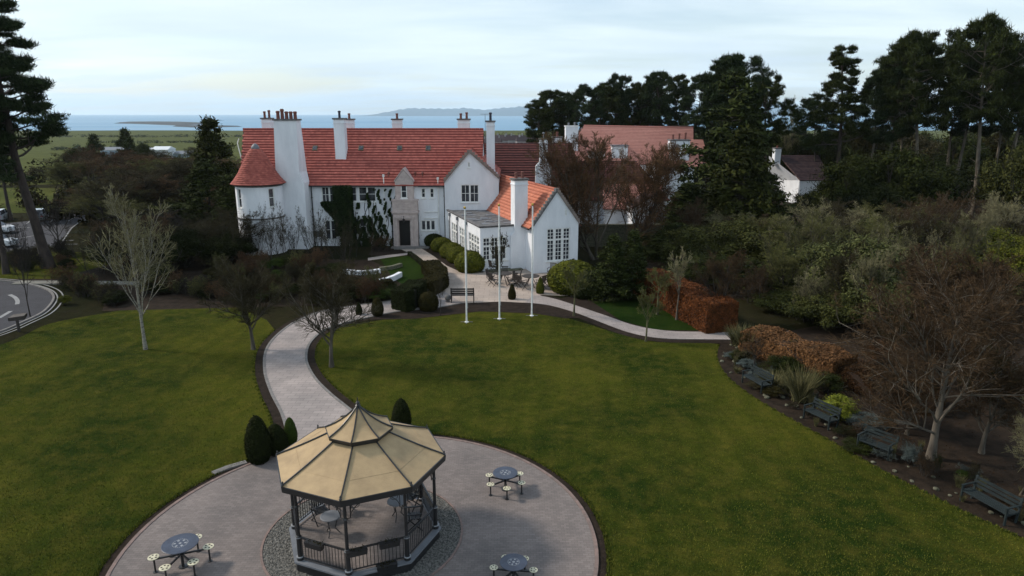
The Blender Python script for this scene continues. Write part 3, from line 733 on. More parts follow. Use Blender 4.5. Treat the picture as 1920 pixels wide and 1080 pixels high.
ridge(house, (XL1 - .1, RY, RZ + .06), (XR + .1, RY, RZ + .06))
gutter(house, (-21.6, YW - ov - .05, EZ - ov * .95 - .04), (-12.7, YW - ov - .05, EZ - ov * .95 - .04))
gutter(house, (-10.0, YW - ov - .05, EZ - ov * .95 - .04), (-7.1, YW - ov - .05, EZ - ov * .95 - .04))
# big tapering chimney breast with five pots, and its twin stack behind
cx0, cx1 = -24.35, -21.9
cb = MB()
ZT = ZH(226, 71.6)
cb.box(-24.9, -21.62, 71.5, YW - .01, -1.5, EZ + .1)
cb.hexa([(-24.9, 71.5, EZ + .1), (-21.62, 71.5, EZ + .1), (-21.62, YW - .01, EZ + .1), (-24.9, YW - .01, EZ + .1)],
        [(-24.5, 71.5, EZ + 1.2), (-22.05, 71.5, EZ + 1.2), (-22.05, YW + .8, EZ + 1.2), (-24.5, YW + .8, EZ + 1.2)])
cb.hexa([(-24.5, 71.5, EZ + 1.2), (-22.05, 71.5, EZ + 1.2), (-22.05, YW + .8, EZ + 1.2), (-24.5, YW + .8, EZ + 1.2)],
        [(-24.28, 71.55, ZT), (-21.95, 71.55, ZT), (-21.95, 72.9, ZT), (-24.28, 72.9, ZT)])
c = cb.build('chimney', 'white_harling', house)
MB().box(-24.4, -21.83, 71.43, 73.0, ZT + .003, ZT + .16).build('chimney_cap', 'cap_stone', c)
for i, h in enumerate((.8, 1.0, .75, .75, .75)):
    MB().lathe([(.19, 0), (.17, h * .7), (.21, h * .78), (.21, h * .92), (.14, h)], (-24.0 + i * .44, 72.2, ZT + .16), 10).build('chimney_pot', 'terracotta', c)
chimney(house, XY(494, 80, 12), XY(511, 80, 12), 79.6, 80.6, 10, ZH(223.5, 80), 2, poth=.85)
chimney(house, XY(629, 76, 11), XY(648.5, 76, 11), 75.6, 76.7, 8.0, ZH(224, 76), 1, potm='dark_pot', poth=.9, flare=0)
for a, b, n in ((648.5, 664, 1), (737, 754, 1), (859, 881, 2)):
    chimney(house, XY(a, 80.5, 12), XY(b, 80.5, 12), 80.0, 81.0, 9.5, ZH(225, 80.5), n, poth=.7)
for px, py in ((592, 293), (678, 293), (750, 293), (803.5, 293)):
    p = AY(px, py, 76.8); d = Vector((0, .69, .72)); nn_ = Vector((0, -.72, .69))
    p = Vector((p.x, 76.8, EZ + (76.8 - YW) * (RZ - EZ) / (RY - YW))) 
    s = MB(); q = [p + Vector((sx * .27, 0, 0)) + d * sz for sx, sz in ((-1, -.33), (1, -.33), (1, .33), (-1, .33))]
    s.hexa(q, [v_ + nn_ * .16 for v_ in q]); sk = s.build('skylight', 'moss_stone', house)
    q = [p + nn_ * .161 + Vector((sx * .19, 0, 0)) + d * sz for sx, sz in ((-1, -.24), (1, -.24), (1, .24), (-1, .24))]
    MB().hexa(q, [v_ + nn_ * .02 for v_ in q]).build('pane', 'window_glass', sk)
for px in (729, 764, 778.5, 792.5):
    p = AY(px, 333, 73.9); z = EZ + .5
    MB().tube([(p.x, 73.9, z - .2), (p.x, 73.9, z + .35)], .07, 6).lathe([(.13, .35), (.16, .45), (.05, .6)], (p.x, 73.9, z), 8).build('roof_vent', 'terracotta', house)
downpipe(house, (-21.45, YW, 0), -1, EZ - .4)
downpipe(house, (XY(735, YW, 3), YW, 0), 0, 3.2)
downpipe(house, (XY(723, YW, 3), YW, 0), 0.4, EZ + .6, 'white_paint', name='soil_pipe')
downpipe(house, (XY(823, YW, 3), YW, 0), 0.4, EZ + .3, 'white_paint', name='soil_pipe')
downpipe(house, (-7.25, YW, 0), 0.0, EZ - .4)
for z in (3.75, 3.05):
    MB().tube([(XY(795, YW, 4), YW - .1, z), (XY(821, YW, 4), YW - .1, z)], .05, 6).build('waste_pipe', 'white_paint', house)
pq = rectY(587, 433, 605, 444, YW); MB().box(pq[0], pq[1], YW - .06, YW - .004, pq[2], pq[3]).build('name_plaque', 'plaque_grey', house)
# round corner turret with its bell-cast roof
TC = Vector((-25.95, 70.35, 0)); TR = 2.28; TZ = ZH(342, 70.35)
tb = MB(); NT = 48
wins_t = []
for a_px, b_px, z0_, z1_ in ((446, 457, 390, 354), (509, 516.5, 388, 353), (458, 467, 458, 421)):
    pm = (a_px + b_px) / 2
    best = min(range(200), key=lambda k: abs(XY(pm, TC.y - TR * math.cos((k - 100) / 100 * 1.5), 4) - (TC.x + TR * math.sin((k - 100) / 100 * 1.5))))
    ang = (best - 100) / 100 * 1.5; Yf = TC.y - TR * math.cos(ang)
    wins_t.append((ang, ZH(z0_, Yf), ZH(z1_, Yf)))
def tp(a, r, z): return (TC.x + r * math.sin(a), TC.y - r * math.cos(a), z)
us = sorted(set([round(-PI + 2 * PI * k / NT, 4) for k in range(NT + 1)] + [round(a + s * .15, 4) for a, _, _ in wins_t for s in (-1, 1)]))
for a, b in zip(us, us[1:]):
    mid = (a + b) / 2; hs = sorted((z0, z1) for w, z0, z1 in wins_t if abs(mid - w) < .15); z = -1.5
    for lo, hi_ in hs + [(TZ, TZ)]:
        if lo > z: tb.add([tp(a, TR, z), tp(b, TR, z), tp(b, TR, lo), tp(a, TR, lo)], [(0, 1, 2, 3)])
        z = hi_
for w, z0, z1 in wins_t:
    for s in (-1, 1): tb.add([tp(w + s * .15, TR, z0), tp(w + s * .15, TR - .2, z0), tp(w + s * .15, TR - .2, z1), tp(w + s * .15, TR, z1)], [(0, 1, 2, 3)])
tw_ = tb.build('turret_wall', 'white_harling', house)
for w, z0, z1 in wins_t:
    Mw = frameM(tp(w, TR - .06, 0), w)
    window(house, Mw, (-.33, .33, z0, z1), 1, (1, 2), sill=True)
mbn = MB(); zb = ZH(412, 68.3)
for r0, r1, z0, z1 in ((TR + .002, TR + .10, zb, zb + .12), (TR + .003, TR + .07, TZ - .3, TZ - .12)):
    for k in range(NT):
        a, b = -PI + 2 * PI * k / NT, -PI + 2 * PI * (k + 1) / NT
        mbn.hexa([tp(a, r0, z0), tp(a, r1, z0), tp(b, r1, z0), tp(b, r0, z0)], [tp(a, r0, z1), tp(a, r1, z1), tp(b, r1, z1), tp(b, r0, z1)])
mbn.build('string_course', 'cap_stone', house)
tzt = ZH(280, 70.35)
prof = [(TR + .38, TZ - .05), (TR + .02, TZ + .35), (TR - .42, TZ + 1.0), (TR - .85, TZ + 1.8), (TR - 1.35, TZ + 2.75), (TR - 1.8, TZ + 3.4), (.18, tzt)]
slab = MB().lathe([(TR + .3, TZ - .15)] + [(r - .05, z - .03) for r, z in prof], (TC.x, TC.y, 0), 40).build('turret_roof', 'roof_under', house)
V, F, T = [], [], []; rg = np.random.default_rng(5); rows = 20
pr_s = np.linspace(0, 1, rows + 1); cum = np.cumsum([0] + [math.dist(prof[i], prof[i + 1]) for i in range(len(prof) - 1)]); cum = cum / cum[-1]
rr2 = np.interp(pr_s, cum, [p[0] for p in prof]); zz2 = np.interp(pr_s, cum, [p[1] for p in prof])
for r in range(rows):
    n = max(10, int(2 * PI * rr2[r] / .26))
    for k in range(n):
        a, b = 2 * PI * (k + .5 * (r % 2)) / n, 2 * PI * (k + 1 + .5 * (r % 2)) / n; bs = len(V); j = rg.uniform(.05, .085)
        V += [tp(a, rr2[r] + j, zz2[r]), tp(b, rr2[r] + j, zz2[r]), tp(b, rr2[r + 1] + .01, zz2[r + 1]), tp(a, rr2[r + 1] + .01, zz2[r + 1]), tp(a, rr2[r], zz2[r] - .02), tp(b, rr2[r], zz2[r] - .02)]
        F += [(bs, bs + 1, bs + 2, bs + 3), (bs + 4, bs + 5, bs + 1, bs)]; T += [rg.uniform(.3, .7), 0]  # turret risers tinted dark too: painted shade and mortar between the courses
V = np.array(V) - np.array([-16, YW, 0])
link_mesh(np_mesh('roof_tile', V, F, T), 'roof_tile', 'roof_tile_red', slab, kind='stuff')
MB().lathe([(.25, 0), (.42, .15), (.40, .4), (.22, .62), (.05, .75)], (TC.x, TC.y, tzt - .15), 14).build('finial', 'lead', house, smooth=True)
mbn = MB(); mbn.tube([(XL1 + .5, RY - 2.8, RZ - 3.2), (XL1 + .2, RY - 2.8, RZ - 1.4)], .05, 6); mbn.tube([(XL1 + .2, RY - 2.8, RZ - 1.4), (XL1 + .4, RY - 2.8, RZ - .9)], .05, 6)
mbn.build('flue_pipe', 'white_paint', house)
# sandstone porch: lower storey, balustraded band, gabled dormer above
PX0, PX1 = XY(737, 72.6, 3), XY(783, 72.6, 3); PY0, PY1 = 72.55, YW - .01
dx0, dx1 = XY(748.5, PY0, 1.2), XY(769.5, PY0, 1.2); dz1 = ZH(413, PY0)
Mp = Matrix.Translation((0, PY0, 0)); pz1 = ZH(400, PY0); pz2 = ZH(374.5, PY0)
mb = MB(); wall_face(mb, Mp, PX0, PX1, -.3, lambda u: pz1, [(dx0, dx1, 0.12, dz1)], reveal=.5)
mb.box(PX0, dx0 - .001, PY0 + .5, PY1, -.3, pz1 - .01); mb.box(dx1 + .001, PX1, PY0 + .5, PY1, -.3, pz1 - .01)
for sx in (PX0, PX1):
    mb.add([(sx, PY0, -.3), (sx, PY1, -.3), (sx, PY1, pz1), (sx, PY0, pz1)], [(0, 1, 2, 3)])
mb.box(PX0 - .10, PX1 + .10, PY0 - .14, PY1, pz1 + .003, pz1 + .22)
mb.box(PX0 - .02, PX1 + .02, PY0 - .04, PY1, pz1 + .22, pz2 - .13)
for k in range(4): mb.box(PX0 + .35, PX1 - .35, PY0 - .07, PY0 - .04, pz1 + .42 + k * .26, pz1 + .54 + k * .26)
mb.box(PX0 - .08, PX1 + .08, PY0 - .10, PY1, pz2 - .13, pz2)
mb.box(dx0 - .34, dx0 - .12, PY0 - .12, PY0 - .002, 0, dz1 + .2); mb.box(dx1 + .12, dx1 + .34, PY0 - .12, PY0 - .002, 0, dz1 + .2)
mb.box(dx0 - .42, dx1 + .42, PY0 - .2, PY0 - .002, dz1 + .2, dz1 + .42)
mb.box(dx0 - .12, dx1 + .12, PY0 - .06, PY0 - .003, dz1 + .002, dz1 + .2)
porch = mb.build('porch', 'pink_sandstone', house)
ux0, ux1 = XY(741, YW - .35, 6), XY(775.5, YW - .35, 6); uz = ZH(340, YW - .35); ua = ZH(318.5, YW - .35)
MU = Matrix.Translation((0, YW - .38, 0)); wo = rectY(752, 346, 762.5, 371.5, YW - .38)
mb = MB(); um = (ux0 + ux1) / 2 - .05
wall_face(mb, MU, ux0, ux1, pz2 + .002, lambda u: uz + (ua - uz) * (1 - abs(u - um) / (um - ux0 if u < um else ux1 - um)), [wo], breaks=(um,))
mb.add([(ux0, YW - .38, pz2), (ux0, YW, pz2), (ux0, YW, uz), (ux0, YW - .38, uz)], [(3, 2, 1, 0)]); mb.add([(ux1, YW - .38, pz2), (ux1, YW, pz2), (ux1, YW, uz), (ux1, YW - .38, uz)], [(0, 1, 2, 3)])
dorm = mb.build('dormer_wall', 'pink_sandstone', house)
window(house, MU, wo, 1, (1, 2))
for s, x in ((-1, ux0), (1, ux1)):
    a, b, b2, a2 = Vector((x + s * .08, YW - .46, uz - .05)), Vector((um, YW - .46, ua + .06)), Vector((um, YW + 1.9, ua + .06)), Vector((x + s * .08, YW + .6, uz - .05))
    MB().hexa([a, b, b2, a2], [q + Vector((0, 0, .13)) for q in (a, b, b2, a2)]).build('dormer_coping', 'pink_sandstone', house)
MB().box(dx0, dx1, PY0 + .42, PY0 + .48, .12, dz1).build('door', 'door_black', house)
MB().box(PX0 - .2, PX1 + 1.2, PY0 - .9, PY0 - .003, 0, .13).box(PX0 + .2, PX1 - .1, PY0 - 1.3, PY0 - .9, 0, .065).build('doorstep', 'kerb_stone', house)
MB().tube([(um, PY0 - .2, dz1 + .42), (um, PY0 - .45, dz1 + .5), (um, PY0 - .45, dz1 + .25)], .025, 6).lathe([(.05, 0), (.13, -.05), (.10, -.36), (.03, -.4)], (um, PY0 - .45, dz1 + .25), 8).build('lantern', 'black_iron', house)
# gabled cross wing
GY = 72.0; gx0, gx1, gm = XY(833, GY, 7.3), XY(935, GY, 7.5), XY(880, GY, 10.2); gz, gz2, ga = ZH(340, GY), ZH(333, GY), ZH(284, GY)
Mg = Matrix.Translation((0, GY, 0)); wo2 = rectY(864.5, 346, 897.5, 379.5, GY); wo3 = rectY(877, 303.5, 881.5, 314, GY)
mb = MB()
gtop = lambda u: (gz + (ga - gz) * (u - gx0) / (gm - gx0)) if u <= gm else (gz2 + (ga - gz2) * (gx1 - u) / (gx1 - gm))
wall_face(mb, Mg, gx0, gx1, -.2, gtop, [wo2, wo3], breaks=(gm,))
mb.add([(gx0, GY, -.2), (gx0, YW, -.2), (gx0, YW, gz), (gx0, GY, gz)], [(3, 2, 1, 0)])
mb.add([(gx1, GY, -.2), (gx1, 84, -.2), (gx1, 84, gz2), (gx1, GY, gz2)], [(0, 1, 2, 3)])
mb.build('wing_wall', 'white_harling', house)
window(house, Mg, wo2, 2, (2, 2)); window(house, Mg, wo3, 1, (1, 1))
tiled(house, (gx0, YW + .4, gz), (gx0, GY + .06, gz), (gm, RY - 1.8, ga), (gm, GY + .06, ga), 'roof_tile_red', 0.42, .27, seed=8, lift=.12)
tiled(house, (gx1, GY + .06, gz2), (gx1, 84, gz2), (gm, GY + .06, ga), (gm, 84, ga), 'roof_tile_red', 0.42, .27, seed=9, lift=.12)
ridge(house, (gm, GY + .1, ga + .05), (gm, RY - 1.8, ga + .05))
skew(house, (gx0 - .05, GY - .02, gz - .05), (gm, GY - .02, ga), .36, 11)
skew(house, (gx1 + .05, GY - .02, gz2 - .05), (gm, GY - .02, ga), .36, 11)
# slim tall stack on the right shoulder of the wing
cxa, cxb = XY(912.5, 74.5, 10), XY(927.5, 74.5, 10)
chimney(house, cxa, cxb, 74.0, 75.3, 6.6, ZH(229, 74.2), 1, potm='dark_pot', poth=1.0, flare=.5, flare_z=7.5, left_flare=False)
MB().tube([(cxa - .12, 74.1, 11), (cxa - .12, 74.1, ZH(218, 74.1))], .025, 5).tube([(cxa - .6, 74.1, ZH(214, 74.1)), (cxa + .3, 74.1, ZH(214, 74.1))], .02, 5).tube([(cxa - .12, 74.1, ZH(218, 74.1)), (cxa - .12, 74.1, ZH(213.5, 74.1))], .02, 5).build('aerial', 'lead', house)

# ------------------------------------------------------------ garden wing: flat-roofed sun room and gabled hall, turned 20 degrees
RA = math.radians(19.5); O3 = G(1000, 513.5); O3.z = 0
ML = frameM(O3, RA)
annex = thing('garden_wing', 'white garden wing with steep orange tiled gable roof, tall window and flat-roofed sun room', 'house wing', tuple(O3), RA)
W3, D3, E3, R3 = 4.35, 15.5, 4.5, 7.45
hall = MB()
wbig = (1.28, 3.55, ZH(488, 60.9), ZH(427.5, 60.9))
gt3 = lambda u: E3 + (R3 - E3) * (1 - abs(u - W3 / 2) / (W3 / 2))
slit = (3.0, 3.2, 5.1, 5.75)
wall_face(hall, ML, 0, W3, -.3, gt3, [wbig, slit], breaks=(W3 / 2,))
MLl = ML @ frameM((0, D3, 0), -PI / 2); wall_face(hall, MLl, 0, D3, -.3, lambda u: E3)
MLr = ML @ frameM((W3, 0, 0), PI / 2); wall_face(hall, MLr, 0, D3, -.3, lambda u: E3)
hall.build('wall', 'white_harling', annex)
window(annex, ML, wbig, 3, (2, 5), transom=.655, bars_up=(2, 3), mw=.24); window(annex, ML, slit, 1, (1, 1), sill=False)
LP = lambda x, y, z: tuple(ML @ Vector((x, y, z)))
o3 = .30; k3 = (R3 - E3) / (W3 / 2)
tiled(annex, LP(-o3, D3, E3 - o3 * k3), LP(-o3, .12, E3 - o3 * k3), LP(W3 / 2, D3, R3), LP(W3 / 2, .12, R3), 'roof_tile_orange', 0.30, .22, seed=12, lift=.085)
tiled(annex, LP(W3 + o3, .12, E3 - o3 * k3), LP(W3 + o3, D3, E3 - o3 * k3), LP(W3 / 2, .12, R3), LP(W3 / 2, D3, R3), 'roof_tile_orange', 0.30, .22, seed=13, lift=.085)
ridge(annex, LP(W3 / 2, .2, R3 + .05), LP(W3 / 2, D3, R3 + .05), 'roof_tile_orange')
skew(annex, LP(-.06, .02, E3 - .05), LP(W3 / 2, .02, R3), .40, 11, m='cap_stone')
skew(annex, LP(W3 + .06, .02, E3 - .05), LP(W3 / 2, .02, R3), .36, 14, m='coping_stone')
gutter(annex, LP(-o3 - .06, D3, E3 - o3 * k3 - .1), LP(-o3 - .06, .3, E3 - o3 * k3 - .1))
# broad chimney on the left flank
zc3 = ZH(337, 62.5)
chimney(annex, -1.02, .22, 2.1, 3.2, -.2, zc3, 2, M=ML, flare=.38, flare_z=3.2, poth=.6)
MB().add([LP(-1.05, 2.05, 0), LP(-1.05, 2.05, .1), LP(.6, 2.05, .1), LP(.6, 2.05, 0)], [(0, 1, 2, 3)])
# sun room
SX0, SX1, SY0, SY1, SZ = -4.22, -.02, 2.45, 14.6, 4.02
sr = MB()
Ms = ML @ frameM((0, SY0, 0), 0)
fw_ = (-3.98, -1.72, 1.0, 3.1)
wall_face(sr, Ms, SX0, SX1 - 1.0, -.2, lambda u: SZ, [fw_])
MsL = ML @ frameM((SX0, SY1, 0), -PI / 2); Ls = SY1 - SY0
lw_ = [(.35, 1.15), (1.9, 4.1), (5.0, 7.3), (8.3, 11.8)]
lo_ = [(a, b, 1.0, 3.1) for a, b in lw_]
wall_face(sr, MsL, 0, Ls, -.2, lambda u: SZ, lo_)
sr.build('sun_room_wall', 'white_harling', annex)
window(annex, Ms, fw_, 3, (2, 3), transom=.62, bars_up=(2, 2), mw=.27)
for q, n in zip(lo_, (1, 3, 3, 4)): window(annex, MsL, q, n, (2, 3), transom=.62, bars_up=(2, 2), mw=.22)
MB().box(SX0 - .06, SX1 - .3, SY0 - .06, SY1, SZ, SZ + .10, ML).build('flat_roof', 'felt_roof', annex)
mb = MB()
mb.box(SX0 - .14, SX0 + .10, SY0 - .14, SY1, SZ + .102, SZ + .17, ML).box(SX0 + .10, SX1 - .9, SY0 - .14, SY0 + .12, SZ + .103, SZ + .18, ML)
mb.build('roof_edge', 'cap_stone', annex)
mb = MB(); rgp = random.Random(4)
for i in range(16):
    x, y = rgp.uniform(SX0 + .4, SX1 - .7), rgp.uniform(SY0 + .5, SY1 - .5); a, b = rgp.uniform(.3, 1.1), rgp.uniform(.3, .9)
    mb.box(x - a / 2, min(x + a / 2, SX1 - .4), y - b / 2, y + b / 2, SZ + .101, SZ + .106 + .004 * i, ML)
mb.build('felt_patch', 'lead', annex, kind='stuff')
for u in (1.5, 4.55, 7.8):
    mb = MB(); mb.tube([(u, -.10, .1), (u, -.10, SZ - .35)], .05, 6, MsL).box(u - .12, u + .12, -.2, .0, SZ - .35, SZ - .05, MsL); mb.build('downpipe', 'lead', annex)
MB().box(-.0, Ls - .3, -.06, -.003, .82, .9, MsL).build('sill_band', 'white_paint', annex)
MB().box(SX0, -1.5, -.06, -.003, .80, .88, Ms).build('sill_band', 'white_paint', annex)
MB().box(-3.6, -.4, -.9, -.003, 0.0, .16, Ms).build('doorstep', 'moss_stone', annex)

# ------------------------------------------------------------ dark-tiled ranges behind
rear = thing('rear_range', 'lower range with weathered dark red tiled roof and shouldered white chimney behind the garden wing', 'house wing', (6, 84, 0))
a0, a1 = XY(905, 86, 10.4), XY(1072, 86, 10.4)
rz1 = ZH(270, 86)
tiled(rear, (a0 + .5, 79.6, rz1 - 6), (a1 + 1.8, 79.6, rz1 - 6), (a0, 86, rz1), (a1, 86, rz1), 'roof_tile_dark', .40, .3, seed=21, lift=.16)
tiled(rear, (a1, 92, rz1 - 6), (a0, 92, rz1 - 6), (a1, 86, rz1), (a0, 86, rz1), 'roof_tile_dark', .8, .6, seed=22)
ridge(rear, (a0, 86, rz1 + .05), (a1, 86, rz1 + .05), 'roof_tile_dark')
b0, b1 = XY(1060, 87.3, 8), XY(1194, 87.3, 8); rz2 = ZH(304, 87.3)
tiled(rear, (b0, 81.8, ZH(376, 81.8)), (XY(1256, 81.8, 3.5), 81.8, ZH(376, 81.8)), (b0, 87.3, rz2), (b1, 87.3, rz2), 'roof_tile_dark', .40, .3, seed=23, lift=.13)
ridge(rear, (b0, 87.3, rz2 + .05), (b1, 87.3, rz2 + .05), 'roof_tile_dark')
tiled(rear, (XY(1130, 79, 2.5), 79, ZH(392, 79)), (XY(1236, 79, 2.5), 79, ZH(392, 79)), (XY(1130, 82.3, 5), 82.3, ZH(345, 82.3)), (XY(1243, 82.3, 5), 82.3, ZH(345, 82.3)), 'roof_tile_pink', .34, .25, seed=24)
mb = MB(); mb.box(a0 + .6, a1 + 1.6, 80, 91.6, -.3, rz1 - 6.02); mb.box(b0 + .2, b1 + 2.6, 82.2, 92, -.3, ZH(376, 81.8) - .1); mb.box(XY(1132, 79.4, 2), XY(1233, 79.4, 2), 79.4, 82.1, -.3, ZH(392, 79) - .1)
for xx in (a0 + .1, a1 - .1): mb.add([(xx, 80, rz1 - 6), (xx, 92, rz1 - 6), (xx, 86, rz1 - .1)], [(0, 1, 2)])
mb.add([(b1 + 2.4, 82.2, rz2 - 5), (b1 + .6, 92, rz2 - 5), (b1 - .1, 87.3, rz2 - .1)], [(0, 1, 2)])
mb.build('wall', 'white_harling', rear)
ca, cb_ = XY(1011.5, 80.5, 9), XY(1026, 80.5, 9)
chimney(rear, ca, cb_, 80.2, 81.2, 3, ZH(262, 80.4), 0, flare=.45, flare_z=ZH(312, 80.4), cap='moss_stone')
MB().tube([((ca + cb_) / 2, 80.7, ZH(262, 80.4)), ((ca + cb_) / 2, 80.7, ZH(250, 80.4))], .05, 6).lathe([(.14, 0), (.14, .12), (.03, .2)], ((ca + cb_) / 2, 80.7, ZH(251, 80.4)), 8).build('flue', 'lead', rear)
ca, cb_ = XY(1036, 88, 10), XY(1053, 88, 10)
chimney(rear, ca, cb_, 87.6, 88.6, 8, ZH(258.5, 88), 1, poth=.7, potm='terracotta')

# small pale outbuilding with slate roof in front
ob = thing('outbuilding', 'small blue white gabled outbuilding half hidden behind the leafless tree', 'outbuilding', (XY(1215, 76), 76, 0))
x0, x1 = XY(1186, 75, 3), XY(1246, 75, 3); za, ze = ZH(366, 75), ZH(388, 75); xm = XY(1222, 75, 3)
mb = MB(); Mo = Matrix.Translation((0, 75, 0)); op = rectY(1214, 388, 1228, 410, 75)
wall_face(mb, Mo, x0, x1, -.2, lambda u: ze + (za - ze) * (1 - abs(u - xm) / ((xm - x0) if u < xm else (x1 - xm))), [op], breaks=(xm,))
mb.add([(x0, 75, -.2), (x0, 79, -.2), (x0, 79, ze), (x0, 75, ze)], [(3, 2, 1, 0)]); mb.add([(x1, 75, -.2), (x1, 79, -.2), (x1, 79, ze), (x1, 75, ze)], [(0, 1, 2, 3)])
mb.build('wall', 'white_harling', ob); window(ob, Mo, op, 1, (1, 2))
tiled(ob, (x0 - .2, 79, ze - .1), (x0 - .2, 74.8, ze - .1), (xm, 79, za), (xm, 74.8, za), 'slate_brown', .3, .3, seed=31, lift=.02)
tiled(ob, (x1 + .2, 74.8, ze - .1), (x1 + .2, 79, ze - .1), (xm, 74.8, za), (xm, 79, za), 'slate_brown', .3, .3, seed=32, lift=.02)
wl_ = MB().box(XY(1080, 73, .5), XY(1238, 73, .5), 72.8, 73.1, 0, ZH(424, 73)).box(XY(1079, 73, .5), XY(1239, 73, .5), 72.75, 73.15, ZH(424, 73), ZH(420, 73)).build('garden_wall', 'moss_stone')
tag(wl_, 'low grey mossy stone wall in shade before the small outbuilding', 'wall')

# ------------------------------------------------------------ pink-roofed house
pk = thing('pink_roofed_house', 'large white house with faded pink tiled roof, dormers and a gabled right wing', 'house', (16, 100, 0))
YP = 100; pz = ZH(236, YP + 6); 
pxl, pxr = XY(1095, YP + 6, 12), XY(1300, YP + 6, 12); ez_ = ZH(308, YP)
P00, P10 = (XY(1040, YP, 7), YP, ez_), (XY(1300, YP, 7), YP, ez_)
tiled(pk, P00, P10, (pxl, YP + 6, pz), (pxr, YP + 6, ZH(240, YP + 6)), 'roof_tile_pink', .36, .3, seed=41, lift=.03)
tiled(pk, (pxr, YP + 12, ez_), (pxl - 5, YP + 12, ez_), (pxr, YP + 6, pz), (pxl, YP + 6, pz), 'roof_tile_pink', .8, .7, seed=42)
ridge(pk, (pxl, YP + 6, pz + .05), (pxr, YP + 6, ZH(240, YP + 6) + .05), 'roof_tile_pink')
mb = MB(); mb.box(P00[0] + .4, P10[0] - .3, YP + .4, YP + 11.6, -.3, ez_ - .15)
mb.build('wall', 'white_harling', pk)
chimney(pk, XY(1060, YP + 3, 11), XY(1083, YP + 3, 11), YP + 2, YP + 4.2, 6, ZH(238, YP + 2), 2, poth=.5, potm='lead', cap='white_paint')
# right wing: white wall with hip roof and broad stack
xw0, xw1 = XY(1234, 95, 6), XY(1300, 95, 6); ezw = ZH(308, 94.6)
tiled(pk, (xw0 - .8, 94, ezw - .3), (xw1 + 2, 94, ezw - .3), (XY(1262, 97, 9), 98.6, ZH(262, 98.6)), (xw1 + 2, 98.6, ZH(262, 98.6)), 'roof_tile_pink', .34, .3, seed=44, lift=.03)
mb = MB(); Mw = Matrix.Translation((0, 94.6, 0)); opw = rectY(1274, 312, 1280, 332, 94.6)
wall_face(mb, Mw, xw0, xw1, -.2, lambda u: ezw - .1, [opw]); mb.add([(xw0, 94.6, -.2), (xw0, 100, -.2), (xw0, 100, ezw), (xw0, 94.6, ezw - .1)], [(3, 2, 1, 0)]); mb.build('wing_wall', 'white_harling', pk)
window(pk, Mw, opw, 1, (1, 2))
chimney(pk, XY(1256, 95.5, 9), XY(1291, 95.5, 9), 95, 97, 6.5, ZH(264, 95.2), 3, poth=.8)
for px0, px1, top_, bot_ in ((1104, 1134, 287, 306), (1148, 1177, 274, 306)):
    x0, x1 = XY(px0, 101, 9), XY(px1, 101, 9); zt, zb_ = ZH(top_, 101), ZH(bot_, 101) - .6
    d_ = MB().box(x0, x1, 100.9, 104.5, zb_, zt).build('dormer', 'white_harling', pk)
    window(pk, Matrix.Translation((0, 100.83, 0)), (x0 + .35, x1 - .35, zb_ + .8, zt - .25), 2, (1, 2), sill=False)
    MB().box(x0 - .12, x1 + .12, 100.6, 104.6, zt + .003, zt + .14).build('dormer_roof', 'lead', pk)
# far right house in the trees
fh = thing('house', 'small white house with dark brown roof standing among the trees at right', 'house', (XY(1490, 110), 110, 0))
x0, x1 = XY(1484, 110, 5), XY(1530, 110, 5); zr, ze = ZH(290, 113), ZH(337, 110)
xl = XY(1452, 111, 7)
tiled(fh, (XY(1500, 108, 4), 108, ZH(338, 108)), (XY(1560, 108, 4), 108, ZH(338, 108)), (XY(1460, 114, 8), 114, ZH(291, 114)), (XY(1535, 114, 8), 114, ZH(291, 114)), 'slate_brown', .4, .4, seed=51, lift=.03)
mb = MB(); g0, g1, g2, g3, g4 = (XY(1450, 112, 7), 114, ZH(292, 114)), (XY(1500, 108, 4), 108.1, ZH(338, 108)), (XY(1500, 108, 0), 108.1, -.3), (XY(1450, 116, 0), 116, -.3), (XY(1440, 120, 3), 120, ZH(338, 120))
mb.add([g0, g4, g3, g2, g1], [(0, 1, 2, 3, 4)]); mb.box(g1[0], XY(1556, 108, 3), 108.2, 118, -.3, ZH(338, 108) - .1)
mb.build('wall', 'white_harling', fh)
chimney(fh, XY(1452, 113, 8), XY(1463, 113, 8), 112.6, 113.8, 6, ZH(279, 113), 1, poth=.4)
fh2 = thing('house', 'glimpse of a white rendered house with brown roof between the right-hand trunks', 'house', (XY(1555, 128), 128, 0))
x0, x1 = XY(1540, 128, 5), XY(1572, 128, 5)
mb = MB(); mb.box(x0, x1, 128, 134, -.3, ZH(305, 128)); mb.build('wall', 'white_harling', fh2)
tiled(fh2, (x0 - .3, 127.7, ZH(305, 128)), (x1 + .3, 127.7, ZH(305, 128)), (x0 - .3, 131, ZH(278, 131)), (x1 + .3, 131, ZH(278, 131)), 'slate_brown', .4, .4, seed=52, lift=.03)
chimney(fh2, x0 + .3, x0 + 1.4, 130, 131, 6, ZH(284, 130) + 1, 1, poth=.4)

